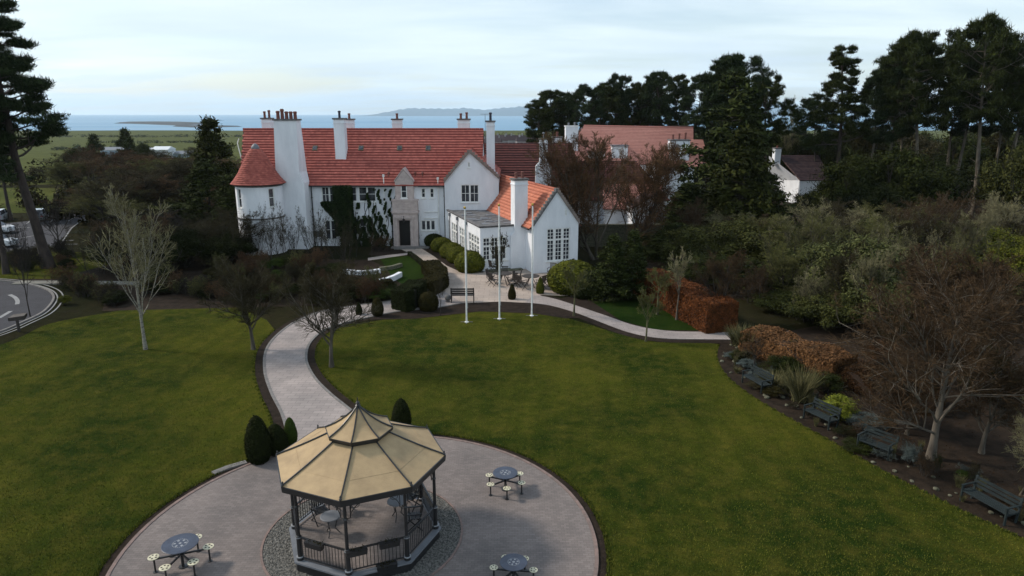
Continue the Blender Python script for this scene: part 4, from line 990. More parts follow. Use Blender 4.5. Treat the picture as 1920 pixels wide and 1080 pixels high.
# ------------------------------------------------------------ far village, sheds
vill = []
rgv = random.Random(8)
for i, (px, w, hh) in enumerate([(842, 15, 5), (862, 12, 5.5), (928, 13, 6), (940, 17, 7), (955, 16, 6), (969, 20, 7.5), (985, 18, 6.5), (1003, 15, 6), (912, 10, 5)]):
    Y = 760 + rgv.uniform(-30, 60); x = XY(px, Y, -20); gz0 = ground_z(Y)
    t = thing('village_house', 'small far house with dark pitched roof in the row at the shore', 'house', (x, Y, gz0), rgv.uniform(-.3, .3), 'far houses in the village by the sea')
    Mv = WORLD[t.name]
    MB().box(-w / 2, w / 2, 0, 9, -1, hh * .55, Mv).build('wall', 'village_wall', t)
    mb = MB(); mb.add([(-w / 2 - .3, -.4, hh * .55), (w / 2 + .3, -.4, hh * .55), (w / 2 + .3, 9.4, hh * .55), (-w / 2 - .3, 9.4, hh * .55), (-w / 2, 4.5, hh + 2), (w / 2, 4.5, hh + 2)], [(0, 1, 5, 4), (2, 3, 4, 5), (1, 2, 5), (3, 0, 4), (3, 2, 1, 0)], Mv); mb.build('roof', 'slate_brown', t)
    for s in (-.6, .6): MB().box(w * s / 2 - .8, w * s / 2 + .8, 4, 5, hh + 1, hh + 4, Mv).build('chimney', 'village_wall', t)
for px, w, h, m_, lb in ((213, 16, 4.5, 'shed_blue', 'far blue metal shed left of the other field buildings'), (282, 20, 4, 'shed_white', 'far long grey white shed in the middle of the green fields'), (300, 10, 5, 'shed_white', 'far small bright white shed touching the long one'), (352, 26, 2.2, 'shed_blue', 'far very low pale blue shed right of the white ones')):
    Y = 430 if px != 300 else 424; x = XY(px, Y, -10); z0 = ground_z(Y)
    t = thing('farm_shed', lb, 'shed', (x, Y, z0)); Mv = WORLD[t.name]
    MB().box(-w / 2, w / 2, 0, 10, -1, h, Mv).build('wall', m_, t)
    MB().add([(-w / 2 - .4, -.5, h), (w / 2 + .4, -.5, h), (w / 2 + .4, 10.5, h), (-w / 2 - .4, 10.5, h), (-w / 2, 5, h + 1.8), (w / 2, 5, h + 1.8)], [(0, 1, 5, 4), (2, 3, 4, 5), (1, 2, 5), (3, 0, 4), (3, 2, 1, 0)], Mv).build('roof', 'lead' if m_ == 'shed_blue' else 'shed_white', t)

# ------------------------------------------------------------ bandstand
GC = Vector((-4.97, 20.38, 0))
gz_ = thing('bandstand', 'black iron octagonal bandstand with two-tiered cream panel roof on the round paving', 'bandstand', tuple(GC))
def OV(k, r, z, da=0.0):
    a = -3 * PI / 4 + k * PI / 4 + da
    return Vector((GC.x + r * math.cos(a), GC.y + r * math.sin(a), z))
FZ = 0.42
def octo(mb, r0, z0, r1, z1):
    return mb.add([OV(k, r0, z0) for k in range(8)] + [OV(k, r1, z1) for k in range(8)], [tuple(range(7, -1, -1)), tuple(range(8, 16))] + [(k, (k + 1) % 8, 8 + (k + 1) % 8, 8 + k) for k in range(8)])
octo(MB(), 2.52, 0.03, 2.50, FZ - .06).build('plinth', 'black_iron', gz_)
octo(MB(), 2.58, FZ - .058, 2.58, FZ).build('floor_edge', 'lead', gz_)
octo(MB(), 2.36, FZ + .001, 2.36, FZ + .012).build('floor', 'plaza_pavers', gz_)
EVR, EVZ, UR, UZ, AZ = 2.76, 3.13, 1.08, 4.12, 4.86
def curve_tier(t, r0, z0, r1, z1, sag):
    return r0 + (r1 - r0) * t, z0 + (z1 - z0) * t - sag * math.sin(PI * t)
def tier(name, r0, z0, r1, z1, sag, n):
    for k in range(8):
        mb = MB(); ps = [curve_tier(i / n, r0, z0, r1, z1, sag) for i in range(n + 1)]
        for (ra, za), (rb, zb_) in zip(ps, ps[1:]):
            mb.hexa([OV(k, ra, za - .03), OV(k + 1, ra, za - .03), OV(k + 1, rb, zb_ - .03), OV(k, rb, zb_ - .03)], [OV(k, ra, za), OV(k + 1, ra, za), OV(k + 1, rb, zb_), OV(k, rb, zb_)])
        mb.build(name, 'gazebo_cream', gz_)
        q = MB(); q.tube([OV(k, *curve_tier(i / n, r0 + .02, z0 + .025, r1, z1 + .03, sag)) for i in range(n + 1)], .026, 6); q.build('roof_rib', 'black_iron', gz_)
for k in range(8):
    r_, z_ = curve_tier(.36, EVR, EVZ, 0.98, 3.93, .03)
    MB().tube([OV(k, r_, z_ + .002), OV(k + 1, r_, z_ + .002)], .008, 4).build('panel_joint', 'gazebo_cream', gz_)
tier('roof_panel', EVR, EVZ, 0.98, 3.93, .03, 4)
tier('upper_roof_panel', UR, UZ, 0.035, AZ - .02, .10, 6)
for nm, r, za, zb_ in (('eave_beam', EVR + .02, EVZ - .20, EVZ + .0), ('upper_rim', UR + .01, UZ - .09, UZ + .0)):
    for k in range(8):
        MB().hexa([OV(k, r, za), OV(k + 1, r, za), OV(k + 1, r - .07, za), OV(k, r - .07, za)], [OV(k, r + .02, zb_ - .002), OV(k + 1, r + .02, zb_ - .002), OV(k + 1, r - .05, zb_ - .002), OV(k, r - .05, zb_ - .002)]).build(nm, 'black_iron', gz_)
MB().lathe([(.98, 3.85), (.98, 4.05)], tuple(GC), 8).build('clerestory', 'black_iron', gz_)
MB().lathe([(.075, 0), (.06, .06), (.09, .09), (.05, .13), (.075, .17), (.02, .24), (.012, .36)], (GC.x, GC.y, AZ - .05), 10).build('finial', 'black_iron', gz_)
for k in range(8):
    MB().lathe([(.035, 0), (.05, .03), (.02, .07), (.035, .10), (.008, .15)], OV(k, EVR - .02, EVZ + .01), 8).build('rib_knob', 'black_iron', gz_)
PRD = 2.38
for k in range(8):
    p = OV(k, PRD, 0)
    MB().lathe([(.11, FZ), (.11, FZ + .10), (.075, FZ + .13), (.075, FZ + .75), (.095, FZ + .78), (.095, FZ + .82), (.055, FZ + .86), (.05, 2.25), (.07, 2.28), (.05, 2.32), (.05, 2.95)], (p.x, p.y, 0), 12).build('post', 'black_iron', gz_)
    [MB().lathe(q_, (p.x, p.y, 0), 12).build('post_band', 'pattern_grey', gz_) for q_ in ([(.117, FZ + .10), (.117, FZ + .125)], [(.10, FZ + .785), (.10, FZ + .81)])]
    MB().bar(OV(k, PRD - .1, 2.93), OV(k + 1, PRD - .1, 2.93), .06, .1).build('top_rail', 'black_iron', gz_)
bal_me = None
for k in range(8):
    a, b = OV(k, PRD, 0), OV(k + 1, PRD, 0); d = (b - a); L = d.length; d.normalize(); nrm = Vector((d.y, -d.x, 0))
    up = Vector((0, 0, 1))
    # lattice brackets at each end of the bay: bow, ring and drop
    for e, s in ((a, 1), (b, -1)):
        mb = MB(); o_ = e + d * s * .06
        arc = [o_ + d * s * (.10 + .80 * (1 - math.cos(t))) + up * (2.30 + .56 * math.sin(t)) for t in [i * PI / 2 / 8 for i in range(9)]]
        mb.tube(arc, .014, 5); mb.tube([o_ + d * s * .10 + up * 2.30, o_ + d * s * .10 + up * 2.88], .012, 5); mb.tube([o_ + up * 2.30, o_ + d * s * .10 + up * 2.30], .012, 5)
        c_ = o_ + d * s * .27 + up * 2.72; mb.tube([c_ + d * .12 * math.cos(i * PI / 5) + up * .12 * math.sin(i * PI / 5) for i in range(11)], .010, 5)
        c_ = o_ + d * s * .48 + up * 2.80; mb.tube([c_ + d * .07 * math.cos(i * PI / 4) + up * .07 * math.sin(i * PI / 4) for i in range(9)], .009, 5)
        mb.build('bracket', 'black_iron', gz_)
    if k == 5: continue
    MB().bar(a + up * (FZ + .80), b + up * (FZ + .80), .055, .045).build('handrail', 'black_iron', gz_)
    MB().bar(a + up * (FZ + .10), b + up * (FZ + .10), .035, .03).build('bottom_rail', 'black_iron', gz_)
    nb = 15
    for i in range(nb):
        q = a.lerp(b, (i + 1) / (nb + 1))
        if bal_me is None:
            o = MB().tube([(GC.x, GC.y, FZ + .1), (GC.x, GC.y, FZ + .79)], .011, 6).build('baluster', 'black_iron', gz_); bal_me = o.data
        else: o = link_mesh(bal_me, 'baluster', 'black_iron', gz_)
        o.location = (q.x - GC.x, q.y - GC.y, 0)
a, b = OV(5, 2.55, 0), OV(6, 2.55, 0); d = (b - a).normalized(); nn_ = Vector(((a + b) / 2 - GC)); nn_.z = 0; nn_.normalize()
for i in range(2):
    z1 = FZ - .14 * (i + 1); q0, q1 = a + nn_ * .3 * i + d * .15, b + nn_ * .3 * i - d * .15
    MB().hexa([Vector((p.x, p.y, .04)) for p in (q0, q1, q1 + nn_ * .3, q0 + nn_ * .3)], [Vector((p.x, p.y, z1)) for p in (q0, q1, q1 + nn_ * .3, q0 + nn_ * .3)]).build('step', 'lead', gz_)
# black flower troughs hooked to the rails
def leafy(name, pts, size, m, parent, rg, n=60):
    P = np.array(pts)[rg.integers(0, len(pts), n)] + rg.normal(0, size, (n, 3)) * [1, 1, .6]
    D = rg.normal(0, 1, (n, 3)); D /= np.linalg.norm(D, axis=1)[:, None]; E_ = rg.normal(0, 1, (n, 3)); E_ /= np.linalg.norm(E_, axis=1)[:, None]
    s = size * .8; V = np.stack([P - D * s * .2, P + E_ * s * .35, P + D * s, P - E_ * s * .35], 1).reshape(-1, 3)
    W = WORLD.get(root_of(parent).name); 
    if W is not None: I = np.array(W.inverted()); V = V @ I[:3, :3].T + I[:3, 3]
    F = np.arange(n * 4).reshape(-1, 4)
    return link_mesh(np_mesh(name, V, F, rg.uniform(0, 1, n)), name, m, parent)
rgl = np.random.default_rng(9)
for k, t, up_, lb in ((0, .38, .78, 'black trough hooked on the left front rail of the bandstand'), (1, .16, .78, 'black trough hooked beside the front post of the bandstand'), (1, .68, .80, 'black trough with bare stems on the right half of the front rail'), (1, .62, .02, 'black trough standing at the foot of the front railing')):
    a, b = OV(k, PRD + .12, 0), OV(k + 1, PRD + .12, 0); c_ = a.lerp(b, t); d = (b - a).normalized(); z = FZ + up_ - .12
    M = frameM((c_.x, c_.y, 0), math.atan2(d.y, d.x)); w = .30
    t_ = thing('planter', lb, 'planter', (c_.x, c_.y, z))
    MB().hexa([M @ Vector(q) for q in ((-w, -.08, z), (w, -.08, z), (w, .08, z), (-w, .08, z))], [M @ Vector(q) for q in ((-w - .02, -.10, z + .18), (w + .02, -.10, z + .18), (w + .02, .10, z + .18), (-w - .02, .10, z + .18))]).build('trough', 'black_iron', t_)
    leafy('plant', [M @ Vector((x * .1, 0, z + .2)) for x in range(-2, 3)], .07, 'leaves_brownhedge', t_, rgl, 50)

# ------------------------------------------------------------ tables, chairs
def round_table(name, label, c, r, h, m, legm, seats=None, group=None, z0=0.0):
    t = thing(name, label, 'table', (c[0], c[1], z0), 0, group); x, y = c[0], c[1]
    MB().lathe([(r - .02, z0 + h - .035), (r, z0 + h - .025), (r, z0 + h - .006), (r - .015, z0 + h)], (x, y, 0), 32).build('tabletop', m, t)
    return t
def picnic_table(label, px, py, sc, a0):
    p = G(px, py, .73 * sc); x, y, zb = p.x, p.y, .048
    t = thing('picnic_table', label, 'picnic table', (x, y, zb), 0)
    r, h = .47 * sc, .73 * sc
    MB().lathe([(r - .02, h - .03), (r, h - .02), (r, h - .005), (r - .012, h)], (x, y, zb), 36).build('tabletop', 'table_blue', t)
    mb = MB()          # pressed star pattern in the middle of the top
    for i in range(6):
        a = i * PI / 3 + .2; c_ = Vector((x + .13 * sc * math.cos(a), y + .13 * sc * math.sin(a), zb + h + .003))
        for w_ in (0, 1):
            q = [c_ + Vector((math.cos(a + s) * l, math.sin(a + s) * l, 0)) * sc for s, l in ((-2.4, .035), (-.7, .05), (.7, .05), (2.4, .035))]
        mb.add(q, [(0, 1, 2, 3)])
    mb.add([(x + .045 * math.cos(i * PI / 4), y + .045 * math.sin(i * PI / 4), zb + h + .003) for i in range(8)], [tuple(range(8))])
    for i in range(24):
        a, b = i * PI / 12, (i + .62) * PI / 12
        mb.add([(x + rr * sc * math.cos(t_), y + rr * sc * math.sin(t_), zb + h + .003) for rr, t_ in ((.185, a), (.205, a), (.205, b), (.185, b))], [(3, 2, 1, 0) if False else (0, 1, 2, 3)])
    mb.build('top_pattern', 'pattern_grey', t, kind='stuff')
    MB().lathe([(.14, 0), (.14, .02), (.045, .03), (.045, h - .03)], (x, y, zb), 12).build('pedestal', 'black_iron', t)
    R_ = .68 * sc; sh = .47 * sc
    for i in range(6):
        a = a0 + i * PI / 3; sx, sy = x + R_ * math.cos(a), y + R_ * math.sin(a)
        MB().bar((x + .05 * math.cos(a), y + .05 * math.sin(a), zb + .40 * sc), (sx, sy, zb + .40 * sc), .045, .05).build('arm', 'black_iron', t)
        MB().lathe([(.075, 0), (.075, .015), (.028, .02), (.028, sh - .02)], (sx, sy, zb), 10).build('leg', 'black_iron', t)
        st = MB().lathe([(.12 * sc, sh - .02), (.145 * sc, sh - .012), (.145 * sc, sh), (.13 * sc, sh + .006)], (sx, sy, zb), 20).build('seat', 'seat_cream', t)
        mb = MB()
        for j in range(5):
            b = j * 2 * PI / 5 + a; cx_, cy_ = sx + .082 * sc * math.cos(b), sy + .082 * sc * math.sin(b)
            mb.add([(cx_ + .030 * sc * math.cos(b + q), cy_ + .030 * sc * math.sin(b + q), zb + sh + .0085) for q in [k * PI / 3 for k in range(6)]], [tuple(range(6))])
        mb.build('seat_pattern', 'dark_timber', st, kind='stuff')
    return t
picnic_table('round blue picnic table nearest the lawn, right of the bandstand', 947.5, 888, 1.0, .62)
picnic_table('large round blue picnic table left of the bandstand', 338, 1021, 1.16, .35)
picnic_table('round blue picnic table at the bottom edge, right of the bandstand', 963, 1056, .90, .95)

def make_chair(label, loc, rz, m='dark_timber', k=1.0):
    t = thing('garden_chair', label, 'chair', loc, 0)
    Z0 = loc[2]; M = frameM((loc[0], loc[1], Z0), rz) @ Matrix.Scale(k, 4)
    s = MB()
    for i in range(5): s.box(-.22, .22, -.20 + i * .085, -.135 + i * .085, .42, .445, M)
    s.build('seat', m, t)
    s = MB()
    for i in range(6): s.hexa([M @ Vector(q) for q in ((-.2 + i * .072, .20, .47), (-.16 + i * .072, .20, .47), (-.16 + i * .072, .225, .47), (-.2 + i * .072, .225, .47))], [M @ Vector(q) for q in ((-.2 + i * .072, .30, .92), (-.16 + i * .072, .30, .92), (-.16 + i * .072, .325, .92), (-.2 + i * .072, .325, .92))])
    s.bar(M @ Vector((-.24, .305, .92)), M @ Vector((.24, .305, .92)), .03, .05); s.build('backrest', m, t)
    for sx in (-1, 1):
        MB().bar(M @ Vector((sx * .24, -.24, 0)), M @ Vector((sx * .24, .24, .45)), .03, .035).build('leg', m, t)
        MB().bar(M @ Vector((sx * .24, .26, 0)), M @ Vector((sx * .24, -.20, .45)), .032, .035).build('leg', m, t)
        MB().bar(M @ Vector((sx * .24, -.22, .62)), M @ Vector((sx * .24, .26, .62)), .05, .03).bar(M @ Vector((sx * .24, -.16, .43)), M @ Vector((sx * .24, -.16, .62)), .03, .03).build('armrest', m, t)
    return t
def patio_set(px, py, rr, lb_t, angs, lbs):
    p = G(px, py); x, y = p.x, p.y; zb = .036
    t = thing('garden_table', lb_t, 'table', (x, y, zb))
    MB().lathe([(rr, .88), (rr + .02, .90), (rr + .02, .92), (rr, .93)], (x, y, zb), 24).build('tabletop', 'dark_timber', t)
    for s in range(4):
        a = s * PI / 2 + .5; MB().bar((x + .08 * math.cos(a), y + .08 * math.sin(a), zb + .88), (x + (rr - .12) * math.cos(a), y + (rr - .12) * math.sin(a), zb), .05, .05).build('leg', 'dark_timber', t)
    for a, l in zip(angs, lbs):
        make_chair(l, (x + (rr + .42) * math.cos(a), y + (rr + .42) * math.sin(a), zb), a - PI / 2, k=1.28)
patio_set(944, 533, .72, 'round dark garden table in front of the sun room window', (.1, 1.5, 2.8, 3.9, 5.4),
          ['dark folding chair right of the left terrace table, back to the second table', 'dark folding chair behind the left terrace table, nearest the sun room', 'dark folding chair at the far left side of the left terrace table', 'dark folding chair at the front left of the left terrace table', 'dark folding chair at the front right of the left terrace table'])
patio_set(995, 538, .72, 'round dark garden table below the corner of the gabled hall', (.15, 2.75, 4.0, 5.5),
          ['dark folding chair right of the right terrace table beside the cone bush', 'dark folding chair left of the right terrace table with its back to the left one', 'dark folding chair at the front left of the right terrace table', 'dark folding chair at the front right of the right terrace table'])
p = G(1034, 520); make_chair('dark folding chair alone beside the big box bush under the tall window', (p.x, p.y, .036), -.4, k=1.28)
p = G(925, 512); make_chair('dark chair standing apart near the last box ball, left of the tables', (p.x, p.y, .036), 2.2, k=1.28)
# furniture inside the bandstand
def bistro(x, y, label, r=.34):
    zb = FZ + .012
    t = thing('bistro_table', label, 'table', (x, y, zb))
    MB().lathe([(r - .02, .66), (r, .67), (r, .69), (r - .02, .70)], (x, y, zb), 24).build('tabletop', 'lead', t)
    for s in range(3):
        a = s * 2 * PI / 3 + .4
        MB().tube([(x + .05 * math.cos(a), y + .05 * math.sin(a), zb + .66), (x + .20 * math.cos(a), y + .20 * math.sin(a), zb + .5), (x + .12 * math.cos(a), y + .12 * math.sin(a), zb + .22), (x + .26 * math.cos(a), y + .26 * math.sin(a), zb + .01)], .018, 6).build('leg', 'black_iron', t)
bistro(-6.0, 20.0, 'round grey cafe table inside the bandstand on the left')
bistro(-3.95, 20.9, 'round dark cafe table with curved legs inside the bandstand on the right')
make_chair('black chair against the left railing inside the bandstand', (-6.55, 20.75, FZ + .012), .7, 'black_iron')
make_chair('black chair behind the left cafe table inside the bandstand', (-5.9, 21.3, FZ + .012), .1, 'black_iron')
make_chair('black chair against the right railing inside the bandstand', (-3.3, 20.4, FZ + .012), -1.4, 'black_iron')
make_chair('black chair behind the right cafe table inside the bandstand', (-3.6, 21.6, FZ + .012), -.5, 'black_iron')

def bench(label, loc, rz, w, m, slats=4, iron=None, k=1.0):
    t = thing('garden_bench', label, 'bench', loc, 0); M = frameM(loc, rz) @ Matrix.Diagonal((1, 1.15, k, 1)); legm = iron or m
    for i in range(slats): MB().box(-w / 2, w / 2, -.24 + i * .125, -.14 + i * .125, .42, .45, M).build('seat_slat', m, t)
    for i in range(3):
        z = .54 + i * .14; MB().box(-w / 2, w / 2, .27 + i * .03, .30 + i * .03, z, z + .10, M).build('back_slat', m, t)
    for sx in (-1, 1):
        x = sx * (w / 2 - .05)
        MB().bar(M @ Vector((x, -.22, 0)), M @ Vector((x, -.22, .66)), .06, .06).build('leg', legm, t)
        MB().bar(M @ Vector((x, .25, 0)), M @ Vector((x, .36, .95)), .06, .06).build('leg', legm, t)
        MB().bar(M @ Vector((x, -.27, .67)), M @ Vector((x, .30, .67)), .07, .035).build('armrest', legm, t)
        MB().bar(M @ Vector((x, -.2, .39)), M @ Vector((x, .26, .39)), .05, .06).build('side_rail', legm, t)
    return t
p = G(867, 569); bench('black slatted bench seen from behind at the front edge of the terrace', (p.x, p.y + .4, .036), PI + .02, 1.8, 'dark_timber', k=1.25)
def bench_on(pa, pb, label, m='teal_timber'):
    a, b = G(*pa), G(*pb); d = b - a; ang = math.atan2(d.y, d.x)
    c_ = (a + b) / 2; n_ = Vector((-d.y, d.x, 0)).normalized()
    bench(label, (c_.x, c_.y, .012), ang, max(1.3, d.length), m)
bench_on((1610, 838), (1672, 862), 'blue green wooden bench in the bed under the big leafless tree')
bench_on((1808, 936), (1895, 985), 'nearest blue green wooden bench at the right edge of the lawn')
bench_on((1512, 782), (1562, 806), 'blue green wooden bench in front of the yellow green round bush')
bench_on((1398, 716), (1436, 738), 'farthest blue green bench, beside the feathery grasses')

# ------------------------------------------------------------ flagpoles
for (px, py, top, lb) in ((875, 604, 388, 'leftmost of the three white flagpoles'), (936.5, 598, 383, 'middle white flagpole with gold ball, in front of the sapling'), (997, 592, 382, 'rightmost of the three white flagpoles')):
    b = G(px, py); h = ZH(top, b.y)
    t = thing('flagpole', lb, 'flagpole', (b.x, b.y, 0))
    MB().lathe([(.15, 0), (.15, .03), (.062, .04), (.062, .3), (.055, .32), (.038, h - .15)], (b.x, b.y, .006), 12).build('pole', 'white_paint', t, smooth=False)
    MB().lathe([(.03, 0), (.075, .04), (.09, .10), (.075, .15), (.02, .20)], (b.x, b.y, h - .15), 10).build('finial', 'gold', t)
    MB().bar((b.x - .42, b.y, .02), (b.x + .42, b.y, .02), .06, .02).bar((b.x, b.y - .42, .02), (b.x, b.y + .42, .02), .06, .02).build('base_plate', 'lead', t)
    MB().tube([(b.x + .09, b.y - .03, 1.0), (b.x + .06, b.y - .02, h - .2)], .008, 4).build('halyard', 'white_paint', t)

# ------------------------------------------------------------ cars
def car(label, loc, rz, paint, L=4.2, wd=1.78, H_=1.5):
    t = thing('parked_car', label, 'car', loc, 0); M = frameM(loc, rz)
    xs = [-L / 2, -L / 2 + .12, -L * .34, -L * .05, L * .18, L * .36, L / 2 - .10, L / 2]
    belt = [.62, .80, .92, .94, .93, .86, .74, .55]; hw = [.78, .92, 1, 1, 1, .98, .90, .74]
    V, F = [], []
    for x, bz, w in zip(xs, belt, hw):
        y = wd / 2 * w
        V += [(x, -y * .96, .24), (x, -y, .5), (x, -y * .95, bz), (x, y * .95, bz), (x, y, .5), (x, y * .96, .24)]
    for i in range(len(xs) - 1):
        for k in range(6): F.append((i * 6 + k, (i + 1) * 6 + k, (i + 1) * 6 + (k + 1) % 6, i * 6 + (k + 1) % 6))
    F += [tuple(range(6)), tuple(len(xs) * 6 - 1 - k for k in range(6))]
    b_ = MB().add(V, F, M); b_.build('body', paint, t)
    cx = [-L * .46, -L * .30, L * .06, L * .27]; cz = [.90, H_ - .04, H_, .92]; cw = [.82, .70, .70, .84]
    V, F = [], []
    for x, z, w in zip(cx, cz, cw):
        V += [(x, -wd / 2 * w, z), (x, wd / 2 * w, z)]
    side0 = [(cx[0], -.80 * wd / 2, .9), (cx[1], -.70 * wd / 2, cz[1]), (cx[2], -.70 * wd / 2, cz[2]), (cx[3], -.80 * wd / 2, .92)]
    top0 = MB().add([*V], [(0, 2, 3, 1), (4, 6, 7, 5)], M); top0.build('windscreen', 'window_glass', t)
    MB().hexa([(cx[1], -.70 * wd / 2, cz[1] - .04), (cx[2], -.70 * wd / 2, cz[2] - .04), (cx[2], .70 * wd / 2, cz[2] - .04), (cx[1], .70 * wd / 2, cz[1] - .04)], [(cx[1] - .04, -.69 * wd / 2, cz[1] + .01), (cx[2] + .04, -.69 * wd / 2, cz[2] + .01), (cx[2] + .04, .69 * wd / 2, cz[2] + .01), (cx[1] - .04, .69 * wd / 2, cz[1] + .01)], M).build('roof', paint, t)
    for s in (-1, 1):
        MB().add([(cx[0], s * .82 * wd / 2, .9), (cx[1], s * .70 * wd / 2, cz[1]), (cx[2], s * .70 * wd / 2, cz[2]), (cx[3], s * .84 * wd / 2, .92)], [(0, 1, 2, 3)], M).build('side_window', 'window_glass', t)
        MB().bar(M @ Vector((-.15, s * .80 * wd / 2, .92)), M @ Vector((-.15, s * .705 * wd / 2, H_ - .02)), .04, .08).build('pillar', paint, t)
        for x in (-L * .31, L * .31):
            p0, p1 = M @ Vector((x, s * (wd / 2 - .16), .32)), M @ Vector((x, s * (wd / 2 + .015), .32))
            w = MB().tube([p0, p1], .32, 16).build('wheel', 'rubber', t); MB().tube([p1, M @ Vector((x, s * (wd / 2 + .025), .32))], .20, 12).build('rim', 'car_silver', w)
        MB().box(L / 2 - .16, L / 2 - .03, s * .62 * wd / 2 - .17, s * .62 * wd / 2 + .17, .56, .68, M).build('headlight', 'pattern_grey', t)
        MB().box(-L / 2 + .0, -L / 2 + .1, s * .62 * wd / 2 - .14, s * .62 * wd / 2 + .14, .62, .78, M).build('tail_light', 'lamp_red', t)
    return t
p = G(-8, 463); car('white hatchback at the left edge, nearer of the two white cars', (p.x, p.y, .024), .05, 'car_white')
p = G(-10, 437); car('white car at the left edge, behind the other white one', (p.x, p.y, .024), .05, 'car_white')
p = G(76, 412); car('dark silver car parked beyond the leaning pine at the grass edge', (p.x, p.y, .024), 2.0, 'car_silver')
p = G(2, 413); car('silver car half hidden by the leaning pine trunk at the far left', (p.x, p.y, .024), 1.9, 'car_silver')
p = G(1925, 392); car('dark car glimpsed at the right edge behind the woods', (p.x, p.y, .02), .1, 'car_dark')
# sign board seen from behind at the drive
b = G(36, 622); t = thing('sign_board', 'dark sign board on a post beside the drive kerb', 'sign', (b.x, b.y, 0))
MB().box(b.x - .06, b.x + .06, b.y - .06, b.y + .06, 0, .85).build('post', 'dark_timber', t)
MB().hexa([(b.x - .5, b.y - .12, .75), (b.x + .55, b.y - .05, .85), (b.x + .45, b.y + .4, 1.0), (b.x - .4, b.y + .3, .9)], [(b.x - .5, b.y - .12, .98), (b.x + .55, b.y - .05, 1.12), (b.x + .45, b.y + .4, 1.2), (b.x - .4, b.y + .3, 1.1)]).build('board', 'dark_timber', t)
# stone ball and urn, stone planter by the sun room
b = G(840, 567); t = thing('stone_ball', 'grey stone ball ornament at the left end of the black bench', 'ornament', (b.x, b.y, .036))
MB().lathe([(.16, 0), (.16, .06), (.08, .1)], (b.x, b.y, .036), 12).build('plinth', 'cap_stone', t)
MB().lathe([(.04, 0), (.16, .05), (.23, .15), (.25, .25), (.23, .35), (.16, .45), (.04, .5)], (b.x, b.y, .12), 14).build('ball', 'cap_stone', t, smooth=True)
b = G(783, 461); t = thing('urn', 'dark stone urn on the doorstep right of the porch', 'urn', (b.x, b.y, .13))
MB().lathe([(.18, 0), (.08, .1), (.08, .3), (.2, .5), (.26, .8), (.22, .85)], (b.x, b.y, .13), 12).build('pot', 'cap_stone', t)
leafy('plant', [(b.x, b.y, 1.1)], .14, 'leaves_dark', t, rgl, 60)
b = G(973, 499); t = thing('stone_trough', 'square stone trough with pale strappy plants against the white chimney wall', 'planter', (b.x, b.y, .036), RA)
Mt = WORLD[t.name]; MB().box(-.7, .7, -.35, .35, 0, .5, Mt, taper=-.03).build('trough', 'moss_stone', t)
leafy('plant', [tuple(Mt @ Vector((x * .15, 0, .8))) for x in range(-3, 4)], .2, 'leaves_lime', t, rgl, 160)

# ------------------------------------------------------------ vegetation kit
def unit(a): return a / np.maximum(np.linalg.norm(a, axis=-1, keepdims=True), 1e-9)
def grow(P0, D, L, n, wander, grav, rng):
    """polylines (N,n,3) from start points, directions and lengths"""
    P = [P0]; d = unit(D); step = (L / (n - 1))[:, None]
    for j in range(n - 1):
        d = unit(d + rng.normal(0, wander, d.shape) + np.array([0, 0, grav])); P.append(P[-1] + d * step)
    return np.stack(P, 1)
def spawn(par, R, m, t0, t1, ang, L, n, wander, grav, rf, rng, taper=.35, lenfall=.5, upbias=0.0, even=False):
    """children along parents: par (N,k,3), R (N,k)"""
    Np, k = par.shape[:2]; idx = np.repeat(np.arange(Np), m)
    t = np.tile(np.linspace(t0, t1, m), Np) + rng.uniform(-.5, .5, Np * m) * (t1 - t0) / max(m, 1) if even else rng.uniform(t0, t1, Np * m)
    t = np.clip(t, 0, .999); s = t * (k - 1); i = np.minimum(s.astype(int), k - 2); f = (s - i)[:, None]
    A, B = par[idx, i], par[idx, i + 1]; pos = A * (1 - f) + B * f; tan = unit(B - A)
    rv = rng.normal(0, 1, tan.shape); perp = unit(rv - tan * (rv * tan).sum(1, keepdims=True))
    a = np.radians(rng.uniform(*ang, Np * m))[:, None]
    d = np.cos(a) * tan + np.sin(a) * perp + np.array([0, 0, upbias])
    ln = (L if np.isscalar(L) else np.asarray(L)[idx]) * (1 - lenfall * (t - t0) / max(t1 - t0, 1e-6)) * rng.uniform(.7, 1.25, Np * m)
    C = grow(pos, d, ln, n, wander, grav, rng)
    r0 = (R[idx, i] * (1 - f[:, 0]) + R[idx, i + 1] * f[:, 0]) * rf
    return C, r0[:, None] * np.linspace(1, taper, n)[None], ln
def tubes(C, R, k=3):
    """(N,n,3) polylines with radii to a quad mesh"""
    Nn, n = C.shape[:2]; T = np.empty_like(C); T[:, 1:-1] = C[:, 2:] - C[:, :-2]; T[:, 0] = C[:, 1] - C[:, 0]; T[:, -1] = C[:, -1] - C[:, -2]; T = unit(T)
    ref = np.where(np.abs(T[..., 2:3]) > .9, np.array([1., 0, 0]), np.array([0, 0, 1.])); U = unit(np.cross(ref, T)); W = np.cross(T, U)
    an = 2 * PI * np.arange(k) / k
    V = C[:, :, None] + (U[:, :, None] * np.cos(an)[:, None] + W[:, :, None] * np.sin(an)[:, None]) * R[:, :, None, None]
    b = (np.arange(Nn)[:, None, None] * n * k); j = np.arange(n - 1)[None, :, None] * k; q = np.arange(k)[None, None]
    a0 = b + j + q; a1 = b + j + (q + 1) % k
    return V.reshape(-1, 3), np.stack([a0, a1, a1 + k, a0 + k], -1).reshape(-1, 4)
def merge(parts):
    V, F, T, o = [], [], [], 0
    for p in parts:
        v, f = p[0], p[1]; V.append(v); F.append(f + o); o += len(v); T.append(p[2] if len(p) > 2 else np.full(len(f), .5))
    return np.concatenate(V), np.concatenate(F), np.concatenate(T)
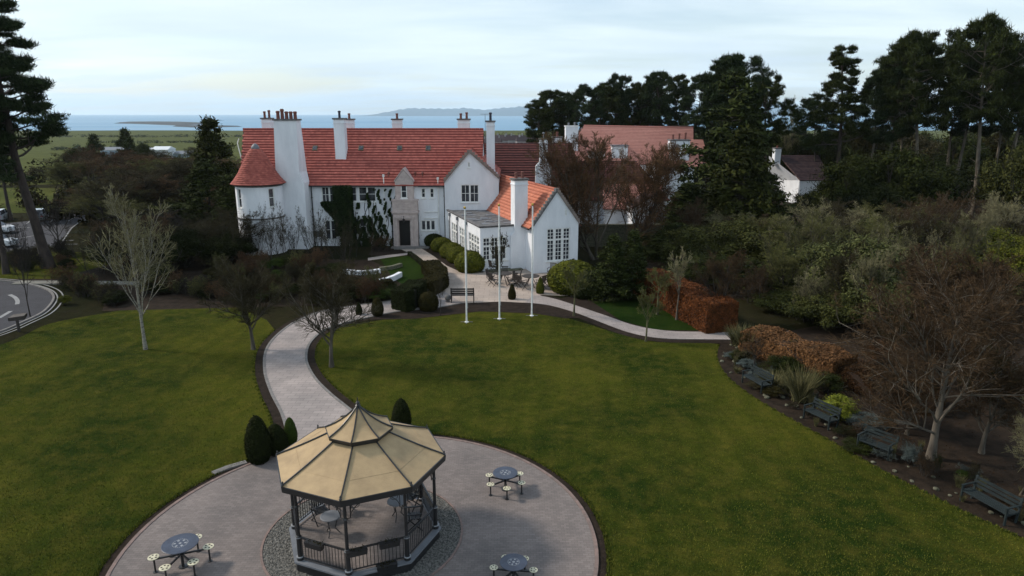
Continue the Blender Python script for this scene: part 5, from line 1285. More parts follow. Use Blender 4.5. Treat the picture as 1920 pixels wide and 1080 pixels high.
def quads(P, A, B):
    """rhombic leaves centred on P with half axes A and B"""
    V = np.stack([P - A, P + B, P + A, P - B], 1).reshape(-1, 3)
    return V, np.arange(len(P) * 4).reshape(-1, 4)
def cloud(C, Rad, n, size, rng, flat=0.0, up=0.3, shell=.55, tvar=.18):
    """leaves in ellipsoid clumps: C (m,3), Rad (m,3), n leaves each"""
    m = len(C); idx = np.repeat(np.arange(m), n); d = unit(rng.normal(0, 1, (m * n, 3)))
    r = rng.uniform(shell, 1.08, (m * n, 1)); P = C[idx] + d * r * Rad[idx]
    nrm = unit(d / Rad[idx] * Rad[idx].mean(1, keepdims=True) + rng.normal(0, .55, d.shape) + np.array([0, 0, up]))
    a = unit(np.cross(nrm, rng.normal(0, 1, d.shape))); b = np.cross(nrm, a)
    s = size * rng.uniform(.6, 1.4, (m * n, 1))
    ct = rng.uniform(.15, .85, m)
    T = np.clip(ct[idx] + rng.normal(0, tvar, m * n), 0, 1)
    V, F = quads(P, a * s * .62, b * s * .38)
    return V, F, T
def tufts(P, n, spread, ln, wd, rng, up=.5):
    """needle tufts: narrow blades spraying from points"""
    idx = np.repeat(np.arange(len(P)), n); Q = P[idx] + np.clip(rng.normal(0, 1, (len(idx), 3)), -1.7, 1.7) * np.array(spread)
    d = unit(rng.normal(0, 1, Q.shape) + np.array([0, 0, up])); s = unit(np.cross(d, rng.normal(0, 1, Q.shape)))
    l = ln * rng.uniform(.6, 1.4, (len(idx), 1)); w = wd * rng.uniform(.6, 1.4, (len(idx), 1))
    ct = rng.uniform(.1, .9, len(P)); T = np.clip(ct[idx] + rng.normal(0, .2, len(idx)), 0, 1)
    V = np.stack([Q - d * l * .3, Q + s * w, Q + d * l * .7, Q - s * w], 1).reshape(-1, 3)
    return V, np.arange(len(idx) * 4).reshape(-1, 4), T
PROTO = {}
class Proto:
    def __init__(s, parts, h): s.parts, s.h = parts, h
    def place(s, name, label, cat, loc, h, w=None, rz=0.0, mats=None, group=None, kind=None, tilt=None):
        o = bpy.data.objects.new(name, None); col.objects.link(o); o.location = loc; o.rotation_euler = (tilt[0] if tilt else 0, tilt[1] if tilt else 0, rz)
        k = h / s.h; kw = w if w else k; o.scale = (kw, kw, k)
        tag(o, label, cat, group, kind)
        for nm, me, mt in s.parts:
            c = bpy.data.objects.new(nm, me); col.objects.link(c); c.parent = o
            if not me.materials: me.materials.append(MATS[mt])
            if nm == 'stems': c['kind'] = 'stuff'
            if mats and (nm in mats or (nm == 'stems' and 'trunk' in mats)):
                nm = nm if nm in mats else 'trunk'
                c.material_slots[0].link = 'OBJECT'; c.material_slots[0].material = MATS[mats[nm]]
        return o
def mk(name, tr, cr, h, mt_t, mt_c, crown='crown', trunk='trunk'):
    return Proto([(trunk, np_mesh(name + '_trunk', *tr[:2]), mt_t), (crown, np_mesh(name + '_crown', *cr), mt_c)], h)

def pine(seed, h=20, base=.45, rmax=3.6, lean=0.0, layers=26, umbrella=True, tuft=26):
    rng = np.random.default_rng(seed)
    tr = grow(np.zeros((1, 3)), np.array([[lean, 0, 1.]]), np.array([h]), 12, .035, 0, rng); tr[:, :, 2] *= h / tr[0, -1, 2]
    R = (0.28 * h / 20) * np.linspace(1, .18, 12)[None]; R[:, 0] *= 1.35
    parts = [tubes(tr, R, 8)]
    t = np.linspace(base, .985, layers)
    prof = (np.sin(np.clip((t - base) / (1 - base), 0, 1) * PI * .80 + .45) if umbrella else (1.0 - .72 * (t - base) / (1 - base)))
    C1s, R1s = [], []
    s = t * 11; i = np.minimum(s.astype(int), 10); f = (s - i)[:, None]; pos = tr[0, i] * (1 - f) + tr[0, i + 1] * f
    az = np.cumsum(rng.uniform(1.9, 2.9, layers)); dz = rng.uniform(.05, .45, layers) if umbrella else rng.uniform(-.12, .22, layers)
    d = np.stack([np.cos(az), np.sin(az), dz], 1); ln = rmax * prof * rng.uniform(.6, 1.15, layers)
    C1 = grow(pos, d, ln, 6, .12, .05, rng); R1 = (R[0, i] * .5)[:, None] * np.linspace(1, .3, 6)[None]
    parts.append(tubes(C1, R1, 5))
    C2, R2, _ = spawn(C1, R1, 9, .30, 1, (25, 70), ln * .45, 4, .15, .14, .6, rng)
    parts.append(tubes(C2, R2, 3))
    # a few dead stubs below the crown
    C3, R3, _ = spawn(tr, R, 9, .15, base, (60, 95), 1.4, 4, .1, 0, .3, rng); parts.append(tubes(C3, R3, 3))
    P = np.concatenate([C2[:, 2], C2[:, 3], (C2[:, 2] + C2[:, 3]) / 2, C1[:, 5], tr[:, -1]])
    v = merge([tufts(P, int(tuft * 1.15), (.27, .27, .085), .42, .040, rng, .9), tufts(P, 6, (.2, .2, .08), .85, .036, rng, 2.2)])
    V, F, T = merge([(p[0], p[1]) for p in parts])
    return (V, F), v
def scale_note(): pass
for nm, a in (('pine_a', dict(seed=1, h=20, base=.48, rmax=4.4, layers=38)), ('pine_b', dict(seed=2, h=20, base=.50, rmax=4.9, layers=38)),
              ('pine_c', dict(seed=5, h=20, base=.50, rmax=3.9, layers=30, lean=.05)), ('pine_layered', dict(seed=4, h=26, base=.42, rmax=4.4, layers=40, umbrella=False, tuft=26))):
    tr, cr = pine(**a); PROTO[nm] = mk(nm, tr, cr, a['h'], 'bark_pine', 'needles_blue')
def conifer(seed, h=16, rad=5, n=150, leaf=.34, per=75, droop=.0):
    """dense evergreen with ragged tiers of drooping sprays"""
    rng = np.random.default_rng(seed)
    tr = grow(np.zeros((1, 3)), np.array([[0, 0, 1.]]), np.array([h * .97]), 8, .02, 0, rng); R = .3 * np.linspace(1, .1, 8)[None]
    t = rng.uniform(0.03, 1, n) ** .85; az = rng.uniform(0, 2 * PI, n)
    env = rad * (1 - t) ** .62 * rng.uniform(.45, 1.05, n) + .15
    lobes = 1 + .22 * np.sin(az * 3 + seed) * (1 - t)
    C = np.stack([np.cos(az) * env * lobes, np.sin(az) * env * lobes, t * h - .12 * env], 1)
    rr = (.55 + 1.1 * (1 - t))[:, None] * np.array([1, 1, .62]) * rng.uniform(.7, 1.2, (n, 1))
    st = np.stack([np.zeros(n), np.zeros(n), np.clip(t * h - .35 * env, .1, None)], 1)
    br = np.stack([st, st * .5 + C * .5, C], 1); Rb = .05 * np.array([1, .7, .3])[None] * np.ones((n, 1))
    V, F, T = merge([tubes(tr, R, 7), tubes(br, Rb, 3)])
    v1 = cloud(C, rr, per, leaf, rng, up=.25, shell=.35)
    v2 = tufts(C + rng.normal(0, .4, C.shape), 14, (.5, .5, .35), .7, .09, rng, .2)
    return (V, F), merge([v1, v2])
for nm, sd, h, r in (('conifer_a', 3, 17, 5.2), ('conifer_b', 8, 14, 4.0)):
    tr, cr = conifer(sd, h, r); PROTO[nm] = mk(nm, tr, cr, h, 'bark_dark', 'needles_olive')
def broad(seed, h=8, rad=4, m=60, leaf=.22, per=150, low=.08):
    """rounded leafy tree or big shrub made of many clumps with gaps"""
    rng = np.random.default_rng(seed)
    C1 = grow(np.zeros((6, 3)) + rng.normal(0, .15, (6, 3)) * [1, 1, 0], unit(rng.normal(0, .45, (6, 3)) + [0, 0, 1.1]), np.full(6, h * .75), 6, .12, .05, rng)
    R1 = .11 * np.linspace(1, .25, 6)[None] * np.ones((6, 1)); C2, R2, _ = spawn(C1, R1, 8, .25, 1, (30, 70), rad * .55, 4, .15, .1, .55, rng)
    d = unit(rng.normal(0, 1, (m, 3)) * [1, 1, .8]); d[:, 2] = np.abs(d[:, 2]) * 1.0 - .12
    C = d * rng.uniform(.45, 1.0, (m, 1)) * np.array([rad, rad, h * .62]) * .86; C[:, 2] += h * .36
    C[:, 2] = np.clip(C[:, 2], h * low, None)
    rr = rng.uniform(.14, .30, (m, 1)) * rad * np.array([1, 1, .85])
    V, F, T = merge([tubes(C1, R1, 6), tubes(C2, R2, 3)])
    return (V, F), merge([cloud(C, rr, per, leaf, rng, up=.3, shell=.25, tvar=.3), tufts(C + rng.normal(0, .3, C.shape), 30, (rad * .16, rad * .16, rad * .14), leaf * 3.2, leaf * .16, rng, 1.0)])
for nm, sd, h, r, m, lf, per in (('broad_a', 11, 8, 4.2, 95, .17, 260), ('broad_b', 12, 6, 3.4, 75, .14, 240), ('broad_c', 13, 5, 2.6, 50, .13, 180)):
    tr, cr = broad(sd, h, r, m, lf, per); PROTO[nm] = mk(nm, tr, cr, h, 'bark_dark', 'leaves_dark')
def bare(seed, h=10, trunk=.25, m=(9, 9, 8, 5), ang=(20, 45), spread=.5, up=.10, r0=.16, stems=1, wander=.10, tw=.009, ups=.35, l1=.55, droop=0.0, base_r=.3, rl=.62, tw0=.04):
    rng = np.random.default_rng(seed)
    st = rng.normal(0, base_r * .3, (stems, 3)) * [1, 1, 0] if stems > 1 else np.zeros((1, 3))
    sd = np.tile([0, 0, 1.], (stems, 1)) + (rng.normal(0, .32, (stems, 3)) * [1, 1, 0] if stems > 1 else 0)
    T0 = grow(st, sd, np.full(stems, h * .80), 9, tw0, .05, rng); R0 = r0 * np.linspace(1, .16, 9)[None] * np.ones((stems, 1)); R0[:, 0] *= 1.3
    C1, R1, L1 = spawn(T0, R0, m[0], trunk, .97, ang, h * l1, 7, wander, up, rl, rng, upbias=ups, lenfall=.55, even=True)
    C2, R2, L2 = spawn(C1, R1, m[1], .18, 1, (22, 55), L1 * .5, 5, wander * 1.2, up * .8 - droop, .6, rng, upbias=.12)
    C3, R3, L3 = spawn(C2, R2, m[2], .12, 1, (20, 58), L2 * .55, 4, .14, up * .6 - droop, .6, rng)
    C4, R4, L4 = spawn(C3, R3, m[3], .1, 1, (18, 55), L3 * .6, 3, .14, up * .5 - droop, .7, rng)
    R3 = np.maximum(R3, tw); R4 = np.maximum(R4, tw * .75)
    V, F, T = merge([tubes(T0, R0, 7), tubes(C1, R1, 5), tubes(C2, np.maximum(R2, tw), 4)])
    v3 = tubes(C3, R3, 3); 
    # finest twigs as single slender blades
    A, B = C4[:, 0], C4[:, -1]; s = unit(np.cross(B - A, rng.normal(0, 1, A.shape))) * (R4[:, :1] * 1.5)
    Vt = np.stack([A - s, A + s, C4[:, 1] + s, B, C4[:, 1] - s], 1)[:, [0, 1, 2, 4]].reshape(-1, 3); Ft = np.arange(len(A) * 4).reshape(-1, 4)
    Vu = np.stack([C4[:, 1] - s, C4[:, 1] + s, B + s * .5, B - s * .5], 1).reshape(-1, 3)
    zmax = V[:, 2].max()
    return (V, F), merge([v3, (Vt, Ft), (Vu, Ft.copy())]), max(zmax, v3[0][:, 2].max())
for nm, kw in (('bare_a', dict(seed=21, h=10, m=(12, 9, 8, 5), ang=(25, 50))), ('bare_b', dict(seed=22, h=9, m=(11, 10, 8, 5), ang=(35, 65), stems=2)),
               ('bare_birch', dict(seed=29, h=10, trunk=.20, m=(17, 8, 7, 4), ang=(28, 52), ups=.42, up=.14, l1=.54, r0=.125, wander=.07, tw0=.012, rl=.45)),
               ('bare_small', dict(seed=24, h=4, trunk=.35, m=(9, 7, 6, 4), ang=(30, 60), r0=.075, tw=.011)),
               ('bare_small_b', dict(seed=34, h=4, trunk=.42, m=(10, 7, 6, 4), ang=(40, 75), r0=.085, tw=.012, l1=.5, ups=.2)),
               ('bare_round', dict(seed=41, h=6, trunk=.24, m=(17, 11, 9, 6), ang=(35, 72), r0=.12, tw=.007, l1=.55, ups=.30)),
               ('bare_shrub', dict(seed=25, h=3.2, trunk=.05, m=(7, 6, 6, 4), ang=(20, 55), stems=7, r0=.035, tw=.007, base_r=1.6)),
               ('bare_stems', dict(seed=26, h=6, trunk=.15, m=(6, 5, 4, 3), ang=(10, 28), stems=11, r0=.042, tw=.007, base_r=4.5, ups=.6, l1=.42)),
               ('bare_brown', dict(seed=27, h=12, trunk=.12, m=(12, 10, 9, 6), ang=(20, 48), stems=3, r0=.14, tw=.011, base_r=.8)),
               ('bare_weeping', dict(seed=28, h=8.5, trunk=.20, m=(24, 12, 10, 6), ang=(30, 80), r0=.17, tw=.007, l1=.66, ups=.2, wander=.12, up=.03, rl=.42, tw0=.02))):
    tr, cr, hm = bare(**kw); PROTO[nm] = mk(nm, tr, cr, hm, 'bark_dark', 'twig_grey', trunk='stems' if kw.get('stems', 1) > 1 else 'trunk')
# clipped shapes: leaves over a solid dark core
def clipped(surf, core, n, leaf, rng, tv=.25, clump=6):
    P, Nn = surf(n, rng); Nn = unit(Nn + rng.normal(0, .45, Nn.shape)); a = unit(np.cross(Nn, rng.normal(0, 1, Nn.shape))); b = np.cross(Nn, a)
    s = leaf * rng.uniform(.6, 1.4, (len(P), 1)); V, F = quads(P + unit(Nn) * rng.normal(0, leaf * .45, (len(P), 1)), a * s * .6, b * s * .45)
    q = np.sin(P[:, 0] * clump + 1.3) * np.sin(P[:, 1] * clump * .9 + .4) * np.sin(P[:, 2] * clump * 1.2)
    return V, F, np.clip(.5 + .25 * q + rng.normal(0, tv, len(P)), 0, 1)
def ell_surf(rx, ry, rz, zc=0.0, cut=0.0, bulge=1.0, cone=0.0):
    def f(n, rng):
        d = unit(rng.normal(0, 1, (n * 2, 3))); P = d * [rx, ry, rz] + [0, 0, zc]
        if cone: k = 1 - cone * np.clip((P[:, 2] - zc + rz) / (2 * rz), 0, 1); P[:, :2] *= k[:, None]
        m = P[:, 2] > cut; return P[m][:n], (d / [rx, ry, rz])[m][:n]
    return f
def mk_clip(name, rx, rz, zc, n, leaf, seed, cone=0.0, mtc='leaves_box'):
    rng = np.random.default_rng(seed); v = clipped(ell_surf(rx, rx, rz, zc, 0.02, cone=cone), None, n, leaf, rng)
    mb = MB(); prof = []
    for i in range(9):
        t = -PI / 2 + PI * i / 8; z = zc + rz * .93 * math.sin(t); r = rx * .93 * math.cos(t) * (1 - cone * (0.5 + 0.5 * math.sin(t)))
        if z > 0: prof.append((max(r, .01), z))
    prof = [(prof[0][0], 0.0)] + prof
    mb.lathe(prof, (0, 0, 0), 16); me = bpy.data.meshes.new(name + '_core'); me.from_pydata(mb.v, [], mb.f)
    PROTO[name] = Proto([('stem', me, 'core_dark'), ('foliage', np_mesh(name + '_leaves', *v), mtc)], zc + rz)
mk_clip('ball', 1.0, .85, .62, 9000, .085, 1)
mk_clip('cone', .55, 1.0, .85, 7000, .06, 2, cone=.72, mtc='leaves_yew')
mk_clip('column', .62, 1.15, 1.05, 9000, .06, 3, cone=.45, mtc='leaves_yew')
def hedge(name, label, path, w, h, m, core='core_dark', n=14000, leaf=.09, seed=1, cat='hedge', ragged=.05):
    """clipped hedge along a ground path"""
    pts = [Vector((p[0], p[1], 0)) for p in path]; c = pts[0]
    t = thing(name, label, cat, (c.x, c.y, 0))
    rng = np.random.default_rng(seed)
    ribbon([(p.x, p.y) for p in pts], w * .9, 0, h * .95).build('stem', core, t)
    A = np.array([(p.x, p.y) for p in pts]); seg = A[1:] - A[:-1]; ln = np.linalg.norm(seg, axis=1); cum = np.concatenate([[0], np.cumsum(ln)])
    per = 2 * h + w; s = rng.uniform(0, cum[-1], n); i = np.clip(np.searchsorted(cum, s) - 1, 0, len(seg) - 1); f = (s - cum[i]) / ln[i]
    tng = seg[i] / ln[i][:, None]; nr = np.stack([-tng[:, 1], tng[:, 0]], 1); base = A[i] + seg[i] * f[:, None]
    u = rng.uniform(0, per, n); side = np.where(u < h, 1, np.where(u < 2 * h, -1, 0)); z = np.where(u < h, u, np.where(u < 2 * h, u - h, h)); off = np.where(side != 0, side * w / 2, u - 2 * h - w / 2)
    wob = 1 + ragged * np.sin(s * 2.1 + z * 3)
    P = np.concatenate([base + nr * (off * wob)[:, None], (z * (1 + ragged * .6 * np.sin(s * 1.7)))[:, None]], 1)
    Nn = np.concatenate([nr * side[:, None], (side == 0)[:, None] * 1.0], 1)
    ne = n // 8                                        # end faces
    for e, sg in ((0, -1), (-1, 1)):
        tg = seg[e] / ln[e]; nn2 = np.array([-tg[1], tg[0]]); q = A[e] + nn2 * rng.uniform(-w / 2, w / 2, (ne, 1)) + tg * sg * .02
        P = np.concatenate([P, np.concatenate([q, rng.uniform(0, h, (ne, 1))], 1)]); Nn = np.concatenate([Nn, np.tile([tg[0] * sg, tg[1] * sg, 0], (ne, 1))])
    V, F, T = clipped(lambda n_, r_: (P, Nn), None, n, leaf, rng)
    link_mesh(np_mesh('foliage', V - np.array([c.x, c.y, 0]), F, T), 'foliage', m, t)
    return t
def blades(seed, n=500, h=1.2, r=.35, w=.018, arch=.5):
    rng = np.random.default_rng(seed); az = rng.uniform(0, 2 * PI, n); b = rng.normal(0, r * .3, (n, 3)) * [1, 1, 0]
    L = h * rng.uniform(.5, 1.1, n); C = grow(b, np.stack([np.cos(az) * arch, np.sin(az) * arch, np.ones(n)], 1), L, 4, .08, -.12, rng)
    s = unit(np.cross(C[:, -1] - C[:, 0], rng.normal(0, 1, (n, 3)))) * w
    Vs, Fs = [], []
    for j in range(3):
        k0, k1 = 1 - j * .25, 1 - (j + 1) * .25 * 1.2; Vs.append(np.stack([C[:, j] - s * k0, C[:, j] + s * k0, C[:, j + 1] + s * k1, C[:, j + 1] - s * k1], 1).reshape(-1, 3)); 
    V = np.concatenate(Vs); F = np.arange(len(V)).reshape(-1, 4)
    return V, F, np.tile(rng.uniform(0, 1, n), 3)
PROTO['grass_clump'] = Proto([('blade', np_mesh('grass_clump', *blades(1)), 'grass_blades')], 1.2)

def put(proto, px, Y, top, label, cat, name, w=None, mats=None, group=None, rz=None, z=0.0, wpx=None, tilt=None):
    """stand a plant at pixel column px, distance Y, with its top at pixel row top"""
    p = PROTO[proto]; x = XY(px, Y, z); h = ZH(top, Y) - z
    rz = rz if rz is not None else random.uniform(0, 6.28)
    return p.place(name, label, cat, (x, Y, z), h, w, rz, mats, group, None, tilt)
def putg(proto, px, py, h, label, cat, name, **k):
    b = G(px, py); p = PROTO[proto]; rz = k.pop('rz', random.uniform(0, 6.28))
    return p.place(name, label, cat, (b.x, b.y, 0), h, k.pop('w', None), rz, **k)
random.seed(12)
NB = dict(crown='needles_blue'); NG = dict(crown='needles_green'); NO = dict(crown='needles_olive')
# ---- the two leaning pines at the left and others there
put('pine_layered', 92, 62.5, 14, 'tall dark leaning pine with layered branches at the left edge of the photo', 'pine tree', 'pine_tree', rz=.4, w=1.3, tilt=(0.02, -.075), z=0)
put('pine_c', 12, 60, 130, 'second tall pine at the far left, standing close in front of the leaning one', 'pine tree', 'pine_tree', rz=2.0, tilt=(0, -.05))
put('pine_a', -70, 66, 60, 'pine mostly outside the left edge, its branches reaching in', 'pine tree', 'pine_tree')
put('pine_layered', 20, 92, 250, 'dark pine behind the leaning pair, beyond the car park', 'pine tree', 'pine_tree', w=.7)
put('conifer_b', 412, 92, 226, 'dark pointed conifer rising above the wood left of the turret', 'conifer', 'conifer_tree', mats=NO, w=.95)
put('conifer_a', 395, 78, 300, 'broad dark evergreen close to the left side of the turret', 'conifer', 'conifer_tree', mats=NG, w=.75)
put('conifer_b', 440, 76, 330, 'lower dark evergreen tucked against the turret wall', 'conifer', 'conifer_tree', mats=NG, w=.7)
put('conifer_b', 335, 75, 385, 'squat dark evergreen in the shade left of the turret group', 'conifer', 'conifer_tree', mats=NG, w=.8)
for px, Y, tp_, pr_, lb in ((244, 190, 243, 'conifer_b', 'dark pointed conifer standing before the green fields, taller of two'), (275, 186, 256, 'broad_a', 'rounded dark tree beside the pointed conifer before the fields'), (186, 195, 254, 'conifer_b', 'dark conifer between the leaning pine and the far fields'), (150, 170, 268, 'broad_a', 'dark bushy tree just right of the leaning pine, beyond the lawn')):
    put(pr_, px, Y, tp_, lb, 'tree', 'tree', mats=dict(crown='needles_green'), z=ground_z(Y), w=.9)
# ---- leafless wood on the left
gw = 'leafless trees of the wood left of the house'
rgw = random.Random(33)
for i in range(46):
    row = i % 4
    Y = (92, 112, 135, 165)[row] + rgw.uniform(-8, 8); px = 112 + (i * 37 % 345) + rgw.uniform(-12, 12)
    tp_ = (330, 306, 290, 279)[row] + rgw.uniform(-10, 14)
    if 160 < px < 235 and row == 0: tp_ += 20
    if px < 205 and Y < 128: px += 95
    z = ground_z(Y); m_ = rgw.choice(['twig_grey', 'twig_grey', 'twig_brown', 'twig_red', 'twig_olive'])
    put(rgw.choice(['bare_a', 'bare_b', 'bare_brown']), px, Y, tp_, 'leafless grey brown tree in the dense wood left of the turret', 'tree', 'bare_tree', w=rgw.uniform(1.2, 1.6), mats=dict(crown=m_), group=gw, z=z)
rgw = random.Random(35)
for i in range(26):
    Y = rgw.uniform(60, 88); px = 205 + i * 9 + rgw.uniform(-8, 8); tp_ = rgw.uniform(385, 430)
    m_ = rgw.choice(['twig_grey', 'twig_grey', 'twig_brown', 'twig_black'])
    put(rgw.choice(['bare_b', 'bare_stems', 'bare_a']), px, Y, tp_, 'low leafless tree in the shaded scrub in front of the wood at left', 'tree', 'bare_tree', w=rgw.uniform(.7, 1.0), mats=dict(crown=m_), group='low leafless trees in the scrub left of the house')
for i in range(30):
    Y = rgw.uniform(60, 84); px = 195 + i * 8.8 + rgw.uniform(-8, 8)
    put(rgw.choice(['broad_b', 'broad_c']), px, Y, rgw.uniform(405, 470), 'dark evergreen bush in the shaded scrub at left', 'shrub', 'shrub', w=rgw.uniform(.7, 1.1), mats=dict(crown='leaves_yew'), group='dark bushes under the left wood')
# ---- left foreground trees
put('bare_birch', 273, 39.6, 343, 'leafless silver barked birch with upswept branches on the left lawn', 'birch tree', 'birch_tree', mats=dict(trunk='bark_birch', crown='twig_silver'), rz=1.0, w=.86)
putg('bare_round', 475, 655, 5.9, 'dark leafless tree with a low dense crown between the birch and the path', 'tree', 'bare_tree', w=1.0, mats=dict(trunk='bark_mid', crown='twig_grey'))
putg('bare_round', 622, 688, 6.5, 'leafless tree standing inside the bend of the path, its twigs over the paving', 'tree', 'bare_tree', w=1.05, mats=dict(trunk='bark_mid', crown='twig_grey'), rz=2.2)
putg('bare_a', 57, 594, 7.5, 'thin dark sapling at the left, crossing the drive kerb', 'sapling', 'sapling', w=.28, mats=dict(trunk='bark_dark', crown='twig_black'))
put('bare_a', 112, 69, 362, 'slender dark leafless tree between the leaning pine and the birch', 'tree', 'bare_tree', w=.55, mats=dict(crown='twig_black'))
for px, Y, tp_, lb in ((470, 65.5, 395, 'thin stemmed leafless shrub at the foot of the turret, left of the others'), (512, 64.5, 375, 'tall thin stemmed leafless shrub against the turret and chimney wall'), (555, 66, 400, 'leafless twiggy shrub before the white wall right of the big chimney'), (608, 67, 385, 'leafless shrub with fine vertical stems below the first double windows'), (650, 66, 415, 'leafless shrub in front of the ivy')):
    put('bare_stems', px, Y, tp_, lb, 'shrub', 'bare_shrub', w=.62, mats=dict(crown='twig_grey'))
rgw = random.Random(44)
gsh = 'tangled shrubs in the border below the house'
for i in range(44):
    px = 395 + (i * 53 % 350) + rgw.uniform(-10, 10); py = 500 + (i * 29 % 72) + rgw.uniform(-4, 4)
    if px > 632 and py < 545: continue
    if px > 700: py = max(py, 545)
    m_ = rgw.choice(['twig_grey', 'twig_brown', 'twig_olive', 'twig_red', 'twig_grey'])
    putg('bare_shrub', px, min(py, 572 if px > 560 else 580), rgw.uniform(1.3, 2.4), 'leafless tangled shrub in the border between the house and the path', 'shrub', 'bare_shrub', w=rgw.uniform(.5, .85), mats=dict(crown=m_), group=gsh)
gsh2 = 'low evergreen bushes in the border below the house'
for i in range(40):
    px = 400 + (i * 61 % 330) + rgw.uniform(-10, 10); py = 492 + (i * 17 % 80)
    if px > 632 and py < 548: py = 562
    m_ = rgw.choice(['leaves_yew', 'leaves_brownhedge', 'leaves_dark', 'bank_green'])
    putg(rgw.choice(['broad_b', 'broad_c']), px, min(py, 572), rgw.uniform(.8, 1.5), 'low evergreen bush in the border between the house and the path', 'shrub', 'shrub', w=rgw.uniform(.25, .42), mats=dict(crown=m_), group=gsh2)
rgw = random.Random(45)
for i in range(56):
    px = -10 + (i * 43 % 430) + rgw.uniform(-8, 8); py = 505 + (i * 13 % 66)
    if 150 < px and 524 < py < 545: py = 548
    if px < 120: py = 478 + (i * 7 % 30)
    m_ = rgw.choice(['twig_grey', 'twig_brown', 'twig_black', 'twig_olive'])
    putg('bare_shrub', px, py, rgw.uniform(1.0, 1.9), 'leafless shrub in the shaded border along the left footway', 'shrub', 'bare_shrub', w=rgw.uniform(.5, .8), mats=dict(crown=m_), group='shrubs along the left footway')
    if i % 2: putg('broad_c', px + 12, py + 3, rgw.uniform(.6, 1.2), 'low dark evergreen bush in the border along the left footway', 'shrub', 'shrub', w=rgw.uniform(.25, .4), mats=dict(crown='leaves_yew'), group='low dark bushes along the left footway')
# grassy bank before the house front with pale flowers
putg('broad_c', 122, 572, .9, 'small yellow green bush near the tip of the drive kerb', 'shrub', 'shrub', w=.22, mats=dict(crown='leaves_box'))
for px, py, lb in ((690, 560, 'dead bracken brown shrub left of the dark clipped hedge'), (655, 556, 'rust brown shrub in the border above the path'), (600, 498, 'rust brown twiggy shrub on the bank below the house front'), (715, 470, 'brown twiggy shrub at the left of the porch')):
    putg('bare_shrub', px, py, 1.7, lb, 'shrub', 'bare_shrub', w=.75, mats=dict(crown='twig_brown'))
# ---- hedges and clipped shapes by the terrace
hedge('hedge', 'dark clipped hedge block at the lower end of the bright lawn', [G(748, 583).xy, G(765, 578).xy, G(783, 560).xy], 1.5, 1.5, 'leaves_yew', n=14000, seed=2)
hedge('hedge', 'dark curved hedge along the door path beside the bright lawn', [G(790, 556).xy, G(812, 548).xy, G(824, 538).xy, G(820, 524).xy, G(806, 512).xy], 1.5, 1.15, 'leaves_brownhedge', n=16000, seed=3)
hedge('hedge', 'thin low hedge edging the door path up to the porch', [G(804, 508).xy, G(786, 492).xy, G(768, 478).xy], .4, .35, 'leaves_yew', n=5000, seed=4, leaf=.06)
hedge('hedge', 'brown clipped hedge on the left of the curved white garden wall', [G(650, 545).xy, G(690, 552).xy, G(735, 548).xy], 1.0, 1.0, 'leaves_brownhedge', n=9000, seed=5)
balls = [(813, 464, 1.05, 1.35, 'first box ball nearest the porch, darker green than the others'), (827, 474, 1.1, 1.45, 'second box ball from the porch'), (845, 486, 1.15, 1.5, 'third box ball from the porch, middle of the row'), (858, 495, 1.15, 1.5, 'fourth box ball from the porch, next to the largest'), (880, 513, 1.36, 1.85, 'largest box ball at the terrace end of the row')]
for px, py, w_, h_, lb in balls:
    b = G(px, py); PROTO['ball'].place('box_ball', lb, 'clipped bush', (b.x, b.y + w_ * .75, 0), h_, w_, random.uniform(0, 6), dict(foliage='leaves_dark') if 'darker' in lb else None)
b = G(1070, 556); PROTO['ball'].place('box_bush', 'big dark green clipped bush at the right end of the terrace', 'clipped bush', (b.x + .3, b.y + 1.6, 0), 2.5, 2.0, 1.0, dict(foliage='leaves_box'))
b = G(1100, 566); PROTO['ball'].place('box_bush', 'dark round bush behind the pale sapling, right of the big clipped bush', 'clipped bush', (b.x + .8, b.y + 1.8, 0), 2.0, 1.7, 3.0, dict(foliage='leaves_yew'))
for px, py, h_, w_, pr_, m_, lb in ((803, 583, 1.35, .72, 'ball', 'leaves_brownhedge', 'round dark clipped bush between the hedge block and the bench'), (960, 563, 1.25, .75, 'cone', 'leaves_brownhedge', 'brown green clipped cone in front of the terrace tables'), (1013, 552, 1.35, .8, 'cone', 'leaves_box', 'green clipped cone beside the right terrace table'),
                               (483, 872, 2.05, 1.0, 'column', 'leaves_yew', 'largest dark clipped yew cone, left of the bandstand'), (515, 856, 1.35, .95, 'column', 'leaves_yew', 'low dark clipped yew joined to the big cone by the bandstand'), (543, 838, 1.25, .55, 'column', 'bank_green', 'small greener yew cone at the edge of the path by the bandstand'),
                               (752, 812, 1.55, .85, 'column', 'leaves_yew', 'dark clipped yew cone behind the bandstand on the lawn side'), (672, 592, .95, .6, 'cone', 'leaves_yew', 'small dark cone at the near edge of the path below the border'), (707, 594, 1.35, .85, 'column', 'leaves_brownhedge', 'brown clipped column by the path, left of the hedge block'), (813, 452 + 6, 1.9, .5, 'cone', 'leaves_dark', 'narrow dark cone against the wall behind the first box ball'), (1093, 560, 1.0, .7, 'ball', 'leaves_yew', 'small dark round bush in the soil right of the terrace')):
    b = G(px, py); PROTO[pr_].place('clipped_bush', lb, 'clipped bush', (b.x, b.y + .25, 0), h_, w_, random.uniform(0, 6), dict(foliage=m_))
